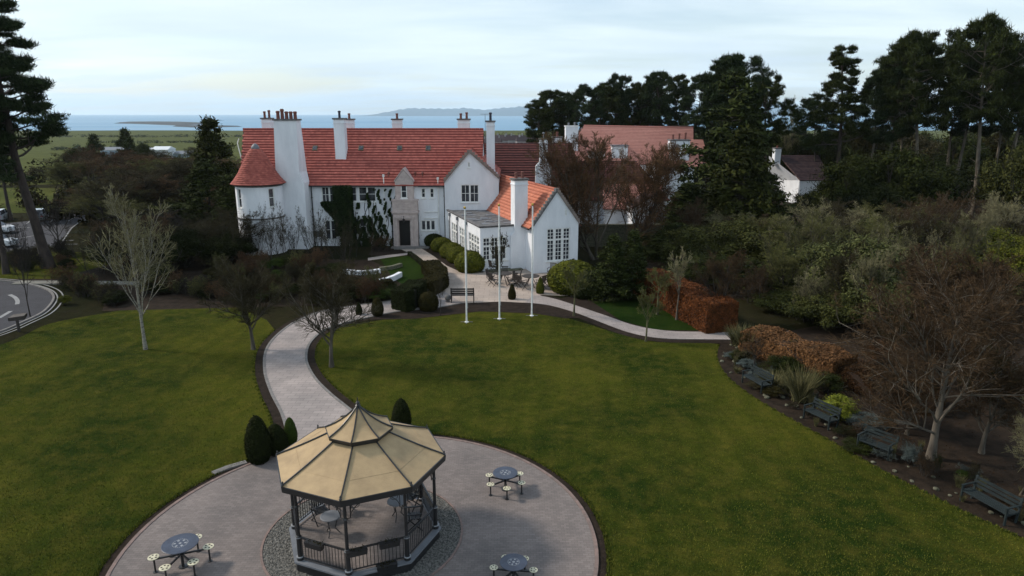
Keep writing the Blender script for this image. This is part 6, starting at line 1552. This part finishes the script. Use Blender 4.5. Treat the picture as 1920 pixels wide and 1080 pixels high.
# ivy over the house front
rgi = np.random.default_rng(6)
t = thing('ivy', 'dark green ivy spreading over the house front between the windows and the porch', 'ivy', (XY(665, YW, 0), YW - .1, 0))
def in_ivy(px, py):
    a = (px > 631) & (px < 664) & (py > 347) & (py < 440) & (py > 347); b = (px >= 605) & (px <= 655) & (py > 378 + (0)) & (py < 378 + (px - 605) * 1.2 + 6)
    c_ = (px > 650) & (px < 722) & (py > 395) & (py < 470); d = (px > 690) & (px < 740) & (py > 355) & (py < 470); e = (px > 655) & (px < 676) & (py > 350) & (py < 400)
    return a, b, c_, d, e
n = 150000; px = rgi.uniform(600, 742, n); py = rgi.uniform(345, 470, n); a, b, c_, d, e = in_ivy(px, py)
noise_ = np.sin(px * .61 + np.sin(py * .21) * 1.4) + np.sin(px * .27 - py * .13 + 1.2) * .8 + np.sin(px * 1.1 + py * .5) * .5
keep = (a & (noise_ > -1.7)) | b | (c_ & (noise_ > .25) & (py > 405)) | (d & (noise_ > 1.05)) | (e & (noise_ > .5) & (py > 380)) | ((px > 640) & (px < 720) & (py > 442 + np.sin(px * .3) * 5) & (noise_ > -.8))
keep &= (rgi.uniform(0, 1, n) < .25 + .75 * (np.abs(noise_) > .12))
px, py = px[keep], py[keep]; X = (px - 960) / F_PX * (YW * _c + (CAM_H - 3) * _s); Z = CAM_H + ((540 - py) / F_PX * _c - _s) * YW / ((540 - py) / F_PX * _s + _c)
P = np.stack([X, YW - .05 - np.abs(rgi.normal(0, 1, len(X)) * np.where((px > 630) & (px < 665), .42, .14)), Z], 1) ; nv = unit(rgi.normal(0, .5, P.shape) + [0, -1, .3]); aa_ = unit(np.cross(nv, rgi.normal(0, 1, P.shape))); bb_ = np.cross(nv, aa_)
V, F = quads(P, aa_ * .10, bb_ * .07); c0 = np.array(t.location)
link_mesh(np_mesh('leaves', V - c0, F, np.clip(.5 + noise_[keep] * .2 + rgi.normal(0, .2, len(P)), 0, 1)), 'leaves', 'leaves_ivy', t)
st = np.stack([rgi.uniform(XY(640, YW, 1), XY(722, YW, 1), 16), np.full(16, YW - .06), np.zeros(16)], 1)
sc_ = grow(st, np.tile([0, 0, 1.], (16, 1)), rgi.uniform(2.5, 6, 16), 7, .16, .1, rgi); sc_[:, :, 1] = YW - .06
V, F = tubes(sc_, np.full((16, 7), .035), 3); link_mesh(np_mesh('stem', V - c0, F), 'stem', 'bark_dark', t)
# ---- trees round the garden wing
put('bare_brown', 1118, 66, 243, 'large brown leafless tree rising in front of the pink roofs beside the tall window', 'tree', 'bare_tree', w=1.12, mats=dict(trunk='bark_mid', crown='twig_brown'), rz=.8)
put('bare_brown', 1175, 70, 262, 'brown leafless tree behind the largest one, before the dark tiled roof', 'tree', 'bare_tree', w=.98, mats=dict(crown='twig_brown'), rz=2.5)
put('bare_a', 1085, 71, 300, 'leafless tree close behind the gabled hall', 'tree', 'bare_tree', w=.6, mats=dict(crown='twig_brown'))
putg('bare_small', 936, 592, 6.4, 'thin dark sapling directly behind the middle flagpole', 'sapling', 'sapling', w=.75, mats=dict(trunk='bark_dark', crown='twig_grey'))
putg('bare_small_b', 1076, 592, 3.9, 'small leafless garden tree with mossy stem on the lawn right of the flagpoles', 'tree', 'bare_tree', w=.95, mats=dict(trunk='bark_moss', crown='twig_olive'))
putg('bare_small_b', 1211, 640, 3.6, 'small leafless tree at the lawn edge of the right-hand path', 'tree', 'bare_tree', w=.8, mats=dict(trunk='bark_moss', crown='twig_olive'), rz=1.0)
putg('bare_small', 1268, 600, 5.3, 'grey leafless tree in front of the beech hedge', 'tree', 'bare_tree', w=.95, mats=dict(trunk='bark_pale', crown='twig_silver'))
putg('bare_small_b', 1232, 590, 3.6, 'beige dense leafless tree beside the grey one before the beech hedge', 'tree', 'bare_tree', w=1.05, mats=dict(trunk='bark_moss', crown='twig_olive'), rz=2.1)
putg('bare_small', 826, 592, 3.0, 'very slender sapling by the round clipped bush', 'sapling', 'sapling', w=.35, mats=dict(crown='twig_grey'))
putg('bare_round', 1700, 815, 3.4, 'brown twiggy shrub filling the bed left of the big leafless tree', 'shrub', 'bare_shrub', w=.75, mats=dict(trunk='bark_mid', crown='twig_umber'))
putg('bare_round', 1840, 850, 4.6, 'brown leafless shrub under the right side of the big arching tree', 'shrub', 'bare_shrub', w=.9, mats=dict(trunk='bark_mid', crown='twig_umber'))
putg('bare_shrub', 1660, 790, 2.6, 'low spreading leafless shrub behind the bench under the big tree', 'shrub', 'bare_shrub', w=.8, mats=dict(crown='twig_umber'))
putg('bare_small_b', 1413, 700, 2.3, 'small leafless tree among the rocks at the left of the bed', 'tree', 'bare_tree', w=.6, mats=dict(crown='twig_brown'))
for px, py, h_, w_, lb in ((1150, 572, 5.0, .40, 'dark evergreen column left of the beech hedge, nearer the terrace'), (1188, 566, 5.2, .38, 'dark evergreen column directly behind the beech hedge end')):
    b = G(px, py); PROTO['conifer_b'].place('conifer_tree', lb, 'conifer', (b.x, b.y + 1.2, 0), h_, w_, 1.0, dict(crown='needles_green'))
# beech hedges
hedge('beech_hedge', 'tall clipped russet beech hedge with a square near end beside the path', [G(1352, 624).xy, G(1300, 597).xy, G(1255, 572).xy, G(1212, 550).xy], 2.3, 2.0, 'leaves_beech', 'core_brown', n=36000, leaf=.085, seed=6)
hedge('beech_hedge', 'lower ragged beech hedge with pale brown leaves behind the flower bed', [G(1405, 655).xy, G(1450, 668).xy, G(1510, 692).xy, G(1580, 716).xy], 2.1, 1.35, 'leaves_beech_pale', 'core_brown', n=34000, leaf=.10, seed=7, ragged=.14)
hedge('beech_hedge', 'dark brown hedge continuing behind the leafless tree at right', [G(1590, 716).xy, G(1660, 744).xy, G(1760, 770).xy], 2.0, 1.0, 'leaves_umber', 'core_brown', n=14000, leaf=.08, seed=8, ragged=.16)
# ---- planting in the right-hand bed
for px, py, h_, m_, lb in ((1500, 752, 2.0, 'grass_blades', 'tall feathery straw and green grass clump in the middle of the bed'), (1400, 660, 1.9, 'grass_blades', 'beige feathery grass at the end of the path'), (1385, 648, 1.4, 'grass_blades', 'shorter beige grass beside the end of the beech hedge'), (1452, 725, .8, 'grass_blades', 'low pale grass tuft between the rocks and the feathery clump')):
    for i in range(1):
        b = G(px, py); PROTO['grass_clump'].place('grass_clump', lb, 'ornamental grass', (b.x, b.y, 0), h_, 1.35, random.uniform(0, 6))
putg('broad_c', 1572, 785, 1.35, 'bright yellow green round bush in the bed', 'shrub', 'shrub', w=.38, mats=dict(crown='leaves_lime'))
for px, py, h_, w_, m_, lb in ((1470, 700, 1.1, .40, 'leaves_dark', 'dark green bush left of the feathery grass'), (1545, 735, 1.2, .42, 'leaves_dark', 'dark glossy bush right of the feathery grass'), (1490, 680, 1.5, .3, 'leaves_box', 'yellowish green upright bush behind the feathery grass'), (1425, 712, .6, .3, 'lavender', 'low grey green lavender mound beside the farthest bench'),
                             (1452, 742, .55, .26, 'leaves_brownhedge', 'small brown green mound before the feathery grass'), (1400, 690, .6, .26, 'lavender', 'low grey mound at the lawn edge of the bed'), (1625, 800, .7, .4, 'lavender', 'sprawling grey green mound behind the bench'), (1372, 672, .45, .22, 'lavender', 'lowest grey mound at the far tip of the bed'), (1808, 893, .25, .1, 'bank_green', 'tiny green plant alone on the bare soil')):
    putg(random.choice(['broad_b', 'broad_c']), px, py, h_, lb, 'shrub', 'shrub', w=w_, mats=dict(crown=m_))
rgk = random.Random(5)
for i in range(40):
    t_ = i / 39; k = min(len(bed_curve) - 2, int(t_ * 46 + rgk.uniform(-1, 1) + .5)); c_ = bed_curve[k]
    x, y = c_.x + rgk.uniform(.15, 1.4) * 1.0, c_.y + rgk.uniform(-.1, .5); s = rgk.uniform(.05, .17)
    mb = MB(); mb.lathe([(s * .8, 0), (s, s * .25), (s * .75, s * .6), (s * .2, s * .75)], (0, 0, 0), 6)
    mb.v = [(x + p[0] * rgk.uniform(.8, 1.2), y + p[1] * rgk.uniform(.8, 1.2), .008 + p[2]) for p in mb.v]
    o = mb.build('rock', 'moss_stone'); tag(o, 'small mossy stone lying along the lawn edge of the right-hand bed', 'rock', 'edging stones of the right-hand bed')
# big leafless tree at right
put('bare_weeping', 1745, 25.9, 468, 'large leafless tree with wide arching pale branches at the right edge', 'tree', 'bare_tree', w=1.0, mats=dict(trunk='bark_pale', crown='twig_umber'), rz=1.2)
put('bare_brown', 1835, 33, 455, 'red brown fine twigged leafless tree behind the wide arching one', 'tree', 'bare_tree', w=.75, mats=dict(trunk='bark_dark', crown='twig_umber'), rz=.2)
put('bare_brown', 1760, 35, 478, 'red brown leafless tree left of the other fine twigged one', 'tree', 'bare_tree', w=.6, mats=dict(trunk='bark_dark', crown='twig_umber'), rz=1.4)
put('bare_b', 1915, 23, 700, 'pale twisted leafless shrub at the right edge beside the nearest bench', 'shrub', 'bare_shrub', w=.35, mats=dict(trunk='bark_pale', crown='twig_silver'))
rgk = random.Random(15)
for i in range(14):
    b = Vector((rgk.uniform(20, 34), rgk.uniform(27, 44), 0))
    PROTO[rgk.choice(['broad_b', 'broad_c', 'bare_shrub'])].place('shrub', 'low dark shrub on the shaded ground behind the big leafless tree', 'shrub', b, rgk.uniform(1.2, 2.6), rgk.uniform(.4, .7), rgk.uniform(0, 6), dict(crown=rgk.choice(['leaves_yew', 'leaves_brownhedge', 'leaves_dark', 'twig_red']) ), 'shrubs behind the big leafless tree')
# ---- rhododendron banks in the middle right
rows_ = [
    ('broad_a', 1300, 64, 412, 1.0, 'leaves_rhodo', 'dense evergreen shrub behind the beech hedge, leftmost of the bank'),
    ('broad_a', 1375, 62, 396, 1.1, 'leaves_rhodo', 'tall olive evergreen shrub in the middle of the bank behind the beech hedge'),
    ('broad_a', 1450, 60, 404, 1.1, 'leaves_rhodo', 'olive evergreen shrub right of the tallest one in the bank'),
    ('broad_b', 1325, 56, 470, 1.1, 'leaves_dark', 'dark evergreen bush directly behind the tall beech hedge'),
    ('broad_b', 1405, 54, 480, 1.1, 'leaves_dark', 'dark evergreen bush behind the near end of the tall beech hedge'),
    ('broad_a', 1520, 52, 440, .85, 'leaves_grey', 'grey green evergreen shrub above the pale beech hedge'),
    ('broad_a', 1600, 47, 418, .95, 'leaves_grey', 'largest light grey green shrub in the right of the photo'),
    ('broad_b', 1650, 44, 500, 1.1, 'leaves_grey', 'grey green shrub at the foot of the largest light one'),
    ('broad_b', 1555, 44, 540, .9, 'leaves_rhodo', 'shrub with dark leaves just above the pale beech hedge'),
    ('broad_b', 1480, 48, 545, .9, 'leaves_dark', 'dark bush between the two beech hedges'),
    ('broad_a', 1545, 66, 395, 1.0, 'leaves_rhodo', 'evergreen shrub behind the grey green ones, below the brown roof'),
    ('broad_a', 1640, 64, 392, 1.0, 'leaves_grey', 'pale evergreen shrub in the scrub below the dark holly trees'),
    ('broad_a', 1740, 62, 398, 1.0, 'leaves_rhodo', 'olive shrub in the scrub right of the pale one'),
    ('broad_a', 1840, 60, 410, 1.0, 'leaves_box', 'yellowish green shrub in the scrub at the right, under the pale trunks'),
    ('broad_b', 1905, 52, 440, 1.1, 'leaves_box', 'lighter yellow green shrub at the right edge'),
    ('broad_b', 1700, 50, 452, 1.1, 'leaves_grey', 'light shrub just above the red brown twigs'),
    ('broad_b', 1800, 47, 470, 1.1, 'leaves_rhodo', 'olive shrub behind the red brown twigs at right'),
]
for pr_, px, Y, tp_, w_, m_, lb in rows_: put(pr_, px, Y, tp_, lb, 'shrub', 'evergreen_shrub', w=w_, mats=dict(crown=m_))
rgk = random.Random(25)
for i in range(14):
    px = 1440 + i * 36 + rgk.uniform(-10, 10); Y = rgk.uniform(50, 62)
    put('bare_stems', px, Y, rgk.uniform(400, 440), 'pale leafless stems rising among the evergreen scrub at right', 'shrub', 'bare_shrub', w=.7, mats=dict(crown=rgk.choice(['twig_silver', 'twig_olive'])), group='pale leafless stems in the right-hand scrub')
rgk = random.Random(57)
for i in range(30):
    px = 1305 + i * 21 + rgk.uniform(-9, 9); Y = rgk.uniform(57, 74); tp_ = rgk.uniform(352, 405) + (18 if px < 1480 else 0)
    put(rgk.choice(['bare_a', 'bare_b', 'bare_round', 'bare_a']), px, Y, tp_, 'tree', 'tree', 'bare_tree', w=rgk.uniform(.75, 1.05), mats=dict(trunk='bark_mid', crown=rgk.choice(['twig_olive', 'twig_grey', 'twig_umber', 'twig_olive', 'twig_silver'])), group='feathery leafless trees in the right-hand scrub')
for i in range(16):
    px = 1340 + i * 26 + rgk.uniform(-9, 9); Y = rgk.uniform(43, 55); 
    put(rgk.choice(['bare_shrub', 'bare_round']), px, Y, rgk.uniform(445, 540), 'shrub', 'shrub', 'bare_shrub', w=rgk.uniform(.7, 1.0), mats=dict(crown=rgk.choice(['twig_olive', 'twig_grey', 'twig_umber', 'twig_silver'])), group='leafless shrubs mixed into the evergreen bank at right')
for i in range(52):
    k = 6 + int(i * .78); c_ = bed_curve[min(k, len(bed_curve) - 2)]; b = Vector((c_.x + rgk.uniform(.4, 3.2), c_.y + rgk.uniform(-.2, 1.2), 0))
    PROTO[rgk.choice(['broad_c', 'bare_shrub', 'grass_clump', 'bare_shrub'])].place('bed_plant', 'plant', 'plant', b, rgk.uniform(.35, .95), rgk.uniform(.14, .34), rgk.uniform(0, 6), dict(crown=rgk.choice(['twig_grey', 'twig_umber', 'lavender', 'leaves_brownhedge', 'leaves_dark'])), 'low plants filling the right-hand bed')
# big conifers and dark trees behind
put('conifer_a', 1358, 80, 140, 'huge dark conifer at the centre right, hiding the end of the pink-roofed house', 'conifer', 'conifer_tree', w=1.3, mats=NG)
put('conifer_b', 1380, 70, 245, 'olive conifer in front of the huge dark one', 'conifer', 'conifer_tree', w=1.05, mats=NO)
put('conifer_b', 1285, 74, 345, 'lower dark evergreen at the left foot of the huge conifer', 'conifer', 'conifer_tree', w=.9, mats=NG)
put('conifer_b', 1430, 76, 330, 'dark conifer with drooping sprays before the brown roofed house', 'conifer', 'conifer_tree', w=.9, mats=NG)
put('conifer_b', 1225, 70, 440, 'dark yew mass in the shade below the small outbuilding', 'conifer', 'conifer_tree', w=.95, mats=NG)
put('conifer_b', 1265, 66, 420, 'dark yew right of the shaded stone wall', 'conifer', 'conifer_tree', w=.85, mats=NG)
for px, Y, tp_, w_, m_, lb in ((1590, 82, 262, 1.25, 'leaves_dark', 'dark holly tree left of the pair in front of the right-hand pines'), (1680, 80, 250, 1.35, 'leaves_dark', 'broad dark holly tree in front of the right-hand pines'), (1740, 84, 278, 1.1, 'leaves_yew', 'dark tree at the left of the pale pine trunks'), (1900, 84, 240, 1.2, 'leaves_rhodo', 'olive leafy tree at the right edge behind the pale trunks'), (1630, 76, 330, 1.0, 'leaves_yew', 'low dark tree under the holly trees'), (1520, 88, 345, .8, 'leaves_yew', 'dark bush below the brown roofed house')):
    put('broad_a', px, Y, tp_, lb, 'tree', 'evergreen_tree', w=w_, mats=dict(crown=m_))
# pines: row behind the pink roofs
lst = [(1010, 122, 196, 'pine_c', .85, 'leftmost low dark pine at the end of the row behind the pink roof'), (1035, 128, 172, 'pine_a', .95, 'second pine from the left in the row behind the pink roof'), (1075, 124, 166, 'pine_b', .9, 'third pine in the row behind the pink roof, flat topped'), (1112, 130, 164, 'pine_a', .9, 'fourth pine in the row, above the left end of the pink ridge'),
       (1150, 132, 145, 'pine_c', .95, 'pine with a raised crown above the middle of the pink roof'), (1196, 134, 160, 'pine_b', .8, 'pine behind the middle of the pink ridge with open branches below'), (1238, 130, 138, 'pine_a', .9, 'pine with a broad crown and bent stem behind the pink roof'), (1285, 128, 152, 'pine_b', .85, 'last pine of the row before the huge conifer'),
       (1055, 134, 178, 'pine_c', .9, 'pine standing between the second and third of the row, slightly behind'), (1172, 138, 168, 'pine_a', .8, 'pine partly behind the one with the raised crown'), (1216, 138, 158, 'pine_c', .85, 'pine filling the gap left of the broad crown with the bent stem'), (1262, 136, 146, 'pine_c', .85, 'pine filling the gap right of the broad crown with the bent stem'),
       (1375, 96, 108, 'pine_a', 1.05, 'tall broad pine crown behind the huge dark conifer'), (1330, 98, 128, 'pine_c', .95, 'pine whose crown joins the tall broad one at its left'), (1432, 99, 150, 'pine_b', .75, 'pine crown spreading right behind the huge conifer'),
       (1566, 98, 92, 'pine_layered', 1.0, 'isolated layered pine with a pointed top right of the gap in the trees'), (1525, 112, 190, 'pine_b', .8, 'low spreading pine at the foot of the layered one'),
       (1650, 96, 105, 'pine_a', .95, 'pine in the left of the right-hand clump'), (1712, 93, 70, 'pine_b', 1.05, 'tall pine in the middle of the right-hand clump'), (1682, 104, 98, 'pine_a', .95, 'pine whose crown fills the space left of the tall middle one'), (1850, 104, 90, 'pine_a', .95, 'pine behind the pair with the pale trunks'), (1780, 96, 72, 'pine_a', .95, 'pine crown leaning into the tallest one from the left'), (1620, 110, 140, 'pine_c', .9, 'pine further back in the right-hand clump'),
       (1765, 100, 100, 'pine_c', .95, 'pine between the two tallest crowns at right'), (1818, 88, 44, 'pine_b', 1.15, 'tallest pine at right with a pale leaning trunk'), (1872, 90, 62, 'pine_a', 1.05, 'pine with a pale trunk right of the tallest one'), (1925, 92, 55, 'pine_b', 1.05, 'pine at the right edge of the photo'), (1990, 90, 70, 'pine_c', 1.1, 'pine beyond the right edge, its branches reaching in')]
for px, Y, tp_, pr_, w_, lb in lst:
    pale = 'pale' in lb
    put(pr_, px, Y, tp_, lb, 'pine tree', 'pine_tree', w=w_, mats=dict(crown=random.choice(['needles_blue', 'needles_green']), trunk='bark_pale' if pale or px > 1600 else 'bark_pine'), tilt=(0, .07) if pale else None)
# wood behind on the right: mixed, dense
rgw = random.Random(66)
for i in range(26):
    px = 1440 + i * 20 + rgw.uniform(-8, 8); Y = rgw.uniform(122, 160); tp_ = rgw.uniform(228, 262)
    put(rgw.choice(['broad_a', 'bare_a', 'bare_brown', 'broad_a']), px, Y, tp_, 'tree in the dense dark wood behind the right-hand pines', 'tree', 'tree', w=rgw.uniform(1.2, 1.7), mats=dict(crown=rgw.choice(['leaves_brownhedge', 'twig_grey', 'leaves_dark', 'needles_green'])), group='trees of the wood behind the right-hand pines', z=ground_z(Y))
for i in range(14):
    px = 1010 + i * 24 + rgw.uniform(-8, 8); Y = rgw.uniform(138, 160)
    put(rgw.choice(['broad_a', 'bare_a']), px, Y, rgw.uniform(214, 232), 'dark bushy tree low behind the row of pines and the pink roof', 'tree', 'tree', w=1.2, mats=dict(crown=rgw.choice(['leaves_yew', 'twig_grey', 'needles_green'])), group='low trees behind the row of pines', z=ground_z(Y))
for i, (px, Y, tp_) in enumerate([(1432, 124, 236), (1458, 120, 230), (1488, 126, 224), (1516, 122, 234), (1545, 120, 226), (1575, 124, 232), (1608, 120, 224), (1640, 125, 230), (1790, 118, 228), (1850, 120, 222), (1905, 116, 226)]):
    put('broad_a', px, Y, tp_, 'tree', 'tree', 'evergreen_tree', w=1.15, mats=dict(crown=('leaves_brownhedge', 'leaves_dark', 'needles_green')[i % 3]), group='dark tall trees closing the gap behind the brown roofed house')
put('bare_a', 1472, 118, 176, 'bare pale tree in the gap between the huge conifer and the layered pine', 'tree', 'bare_tree', w=.7, mats=dict(crown='twig_silver'))
# far tree belts and scrub along the coast: too many to count
def belt(name, label, runs, m, seed, size=1.7, per=70):
    rng = np.random.default_rng(seed); C, R = [], []
    for px0, px1, Y, h, step in runs:
        x0, x1 = XY(px0, Y, -15), XY(px1, Y, -15); n_ = max(2, int(abs(x1 - x0) / step))
        for i in range(n_):
            hh = h * rng.uniform(.5, 1.2); x = x0 + (x1 - x0) * i / n_ + rng.uniform(-step, step) * .5; y = Y + rng.uniform(-15, 15)
            C.append((x, y, ground_z(y) + hh * .4)); R.append((step * .8, step * .8, hh * .6))
    V, F, T = cloud(np.array(C), np.array(R), per, size, rng, shell=.3)
    o = link_mesh(np_mesh(name, V, F, T), name, m, kind='stuff'); return tag(o, label, 'trees')
belt('far_trees', 'dark belts of trees and scrub along the coast and between the fields', [(660, 900, 900, 9, 8), (100, 330, 620, 4, 7), (90, 470, 1100, 5, 12), (905, 1030, 640, 5, 5), (150, 420, 330, 3.5, 5), (830, 1000, 1000, 9, 9), (200, 420, 820, 3, 10), (1040, 2050, 420, 11, 7), (1040, 2050, 700, 12, 10)], 'needles_green', 3)
belt('gorse', 'yellow green gorse scrub beyond the dark tiled roof', [(930, 1030, 300, 4.5, 3.5), (960, 1040, 270, 4.5, 3.5)], 'leaves_box', 4)
belt('wood_fill', 'brown leafless undergrowth of the wood left of the house', [(90, 460, 150, 5, 3.0), (110, 450, 118, 4.5, 2.6), (120, 430, 98, 3.5, 2.2)], 'leaves_brownhedge', 5, .5, 260)
belt('wood_fill', 'dark undergrowth of the wood behind the right-hand pines', [(1440, 2050, 130, 9, 3.2), (1500, 2050, 112, 5, 3.0), (1440, 2100, 170, 12, 3.6), (1010, 1340, 150, 7, 3.2)], 'leaves_brownhedge', 6, .6, 220)
# and litter: leaves on the soil
rng = np.random.default_rng(77); n = 2500
P = np.stack([rng.uniform(12.5, 24, n), rng.uniform(20, 40, n), np.full(n, .022)], 1); P = P[(P[:, 0] > 17.5 - (P[:, 1] - 22) * .32) ]
nv = unit(rng.normal(0, .5, P.shape) + [0, 0, 1]); a = unit(np.cross(nv, rng.normal(0, 1, P.shape))); b = np.cross(nv, a); V, F = quads(P, a * .035, b * .025)
tag(link_mesh(np_mesh('fallen_leaves', V, F, rng.uniform(0, 1, len(P))), 'fallen_leaves', 'leaves_umber', kind='stuff'), 'fallen brown leaves scattered on the soil of the right-hand bed', 'leaves')

# short grass: real blades over the nearer lawns, denser and longer along the cut edges
def inside(P, poly):
    poly = np.array(poly); x, y = P[:, 0], P[:, 1]; c = np.zeros(len(P), bool); j = len(poly) - 1
    for i in range(len(poly)):
        xi, yi = poly[i]; xj, yj = poly[j]
        if yi != yj:
            c ^= ((yi > y) != (yj > y)) & (x < (xj - xi) * (y - yi) / (yj - yi) + xi)
        j = i
    return c
rng = np.random.default_rng(91); n = 190000
Y = 17 + (46 - 17) * rng.uniform(0, 1, n) ** 1.5; X = rng.uniform(-1, 1, n) * (Y * .80 + 3)
P = np.stack([X, Y], 1)
ec = np.array(circ(C0, PR + .42, 400)); ep = np.array(offset_curve(Lc, .5) + offset_curve(Rc, -.5) + [(p.x, p.y) for p in bed_curve])
ee = np.concatenate([ec[rng.integers(0, len(ec), 16000)] + rng.normal(0, .05, (16000, 2)), ep[rng.integers(0, len(ep) - 1, 16000)] + rng.normal(0, .07, (16000, 2))])
tall = np.concatenate([np.zeros(len(P)), np.ones(len(ee))]); P = np.concatenate([P, ee])
k_ = inside(P, LAWN_POLY) & (np.hypot(P[:, 0] - C0.x, P[:, 1] - C0.y) > PR + .36) & ~inside(P, mbp) & ~inside(P, [(p.x, p.y) for p in bed_curve] + [(34, 20), (34, 46), (26, 47)])
P = P[k_]; tall = tall[k_]; m_ = len(P)
h_ = (.035 + .045 * rng.uniform(0, 1, m_) ** 2) * (1 + .6 * tall); a = rng.uniform(0, 2 * PI, m_); wd = .012 + .006 * tall
B0 = np.stack([P[:, 0] - np.cos(a) * wd, P[:, 1] - np.sin(a) * wd, np.full(m_, .004)], 1); B1 = np.stack([P[:, 0] + np.cos(a) * wd, P[:, 1] + np.sin(a) * wd, np.full(m_, .004)], 1)
B2 = np.stack([P[:, 0] + rng.normal(0, .02, m_), P[:, 1] + rng.normal(0, .02, m_), h_], 1)
tag(link_mesh(np_mesh('grass', np.stack([B0, B1, B2], 1).reshape(-1, 3), np.arange(m_ * 3).reshape(-1, 3), rng.uniform(0, 1, m_)), 'grass', 'blade_green', kind='stuff'), 'short green grass blades growing over the nearer lawns', 'grass')

# ------------------------------------------------------------ the air: even thin haze in a closed box
HAZE = True
if HAZE:
    hm = bpy.data.materials.new('air_haze'); hm.use_nodes = True; n_, l_ = hm.node_tree.nodes, hm.node_tree.links; n_.clear()
    ho = N(n_, 'ShaderNodeOutputMaterial'); pv = N(n_, 'ShaderNodeVolumePrincipled'); l_.new(pv.outputs[0], ho.inputs['Volume'])
    pv.inputs['Color'].default_value = (0.80, 0.92, 1.0, 1); pv.inputs['Density'].default_value = 0.00005; pv.inputs['Anisotropy'].default_value = 0.2
    me = MB().box(-26500, 26500, -120, 26500, -29, 330).build('haze', None)
    me.data.materials.append(hm); me['kind'] = 'stuff'; me['label'] = 'thin blue sea haze filling the air out to the hills'; me['category'] = 'haze'

# ------------------------------------------------------------ labels for the members of repeating groups, told apart by row and order
ORD = 'first second third fourth fifth sixth seventh eighth ninth tenth eleventh twelfth thirteenth fourteenth fifteenth sixteenth seventeenth eighteenth nineteenth twentieth'.split()
def ordinal(n):
    return ORD[n] if n < 20 else 'twenty ' + ORD[n - 20]
LOOK = {'twig_grey': 'grey', 'twig_brown': 'light brown', 'twig_red': 'red brown', 'twig_olive': 'olive', 'twig_black': 'blackish', 'twig_silver': 'pale', 'leaves_yew': 'blackish green',
        'leaves_brownhedge': 'brownish green', 'leaves_dark': 'dark green', 'bank_green': 'fresh green', 'needles_green': 'deep green', 'twig_umber': 'umber brown', 'lavender': 'grey green'}
def look_of(o):
    for ch in o.children:
        if ch.name.startswith('blade'): return 'straw coloured'
        if ch.name.startswith('crown') and ch.material_slots: return LOOK.get(ch.material_slots[0].material.name, 'dark')
    return 'dark'
def photo_x(o):
    x, y, z = o.location; return 960 + F_PX * x / (y * _c + CAM_H * _s)
def order_labels(group, what, where, rows):
    os_ = sorted([o for o in col.objects if o.parent is None and o.get('group') == group], key=lambda o: o.location.y)
    n = len(os_); k = len(rows)
    for r in range(k):
        row = sorted(os_[n * r // k: n * (r + 1) // k], key=photo_x)
        for i, o in enumerate(row):
            o['label'] = f"{look_of(o)} {what}, {ordinal(i)} from left, {rows[r]} {where}"
order_labels(gw, 'leafless tree', 'row of the wood by the turret', ('front', 'second', 'third', 'back'))
order_labels('low leafless trees in the scrub left of the house', 'low leafless tree', 'half of the left scrub', ('near', 'far'))
order_labels('dark bushes under the left wood', 'bush', 'half of the left scrub', ('near', 'far'))
order_labels(gsh, 'leafless shrub', 'half of the border below the house', ('near', 'far'))
order_labels(gsh2, 'leafy low bush', 'half of the border below the house', ('near', 'far'))
order_labels('shrubs along the left footway', 'leafless shrub', 'row by the left footway', ('near', 'middle', 'far'))
order_labels('low dark bushes along the left footway', 'low bush', 'row by the left footway', ('near', 'far'))
order_labels('shrubs behind the big leafless tree', 'shrub', 'row behind the big right tree', ('near', 'far'))
order_labels('pale leafless stems in the right-hand scrub', 'leafless stems', 'half of the right scrub', ('near', 'far'))
order_labels('trees of the wood behind the right-hand pines', 'tree', 'row behind the right pines', ('front', 'back'))
order_labels('dark tall trees closing the gap behind the brown roofed house', 'tree', 'row behind the brown roof', ('only',))
order_labels('feathery leafless trees in the right-hand scrub', 'leafless tree', 'half of the right scrub', ('near', 'far'))
order_labels('leafless shrubs mixed into the evergreen bank at right', 'leafless shrub', 'half of the right evergreen bank', ('near', 'far'))
order_labels('low plants filling the right-hand bed', 'low plant', 'half of the right bed', ('near', 'far'))
order_labels('low trees behind the row of pines', 'low tree', 'row behind the pink roof', ('front', 'back'))
order_labels('far houses in the village by the sea', 'roofed small far house', 'row at the shore', ('only',))
for i, o in enumerate([q for q in col.objects if q.get('group') == 'edging stones of the right-hand bed']):
    n_ = i + 1; w_ = ordinal(i) if i < 29 else ('thirtieth' if n_ == 30 else 'fortieth' if n_ == 40 else 'thirty ' + ORD[n_ - 31])
    o['label'] = f"mossy edging stone, {w_} along the bed counted from the path end"
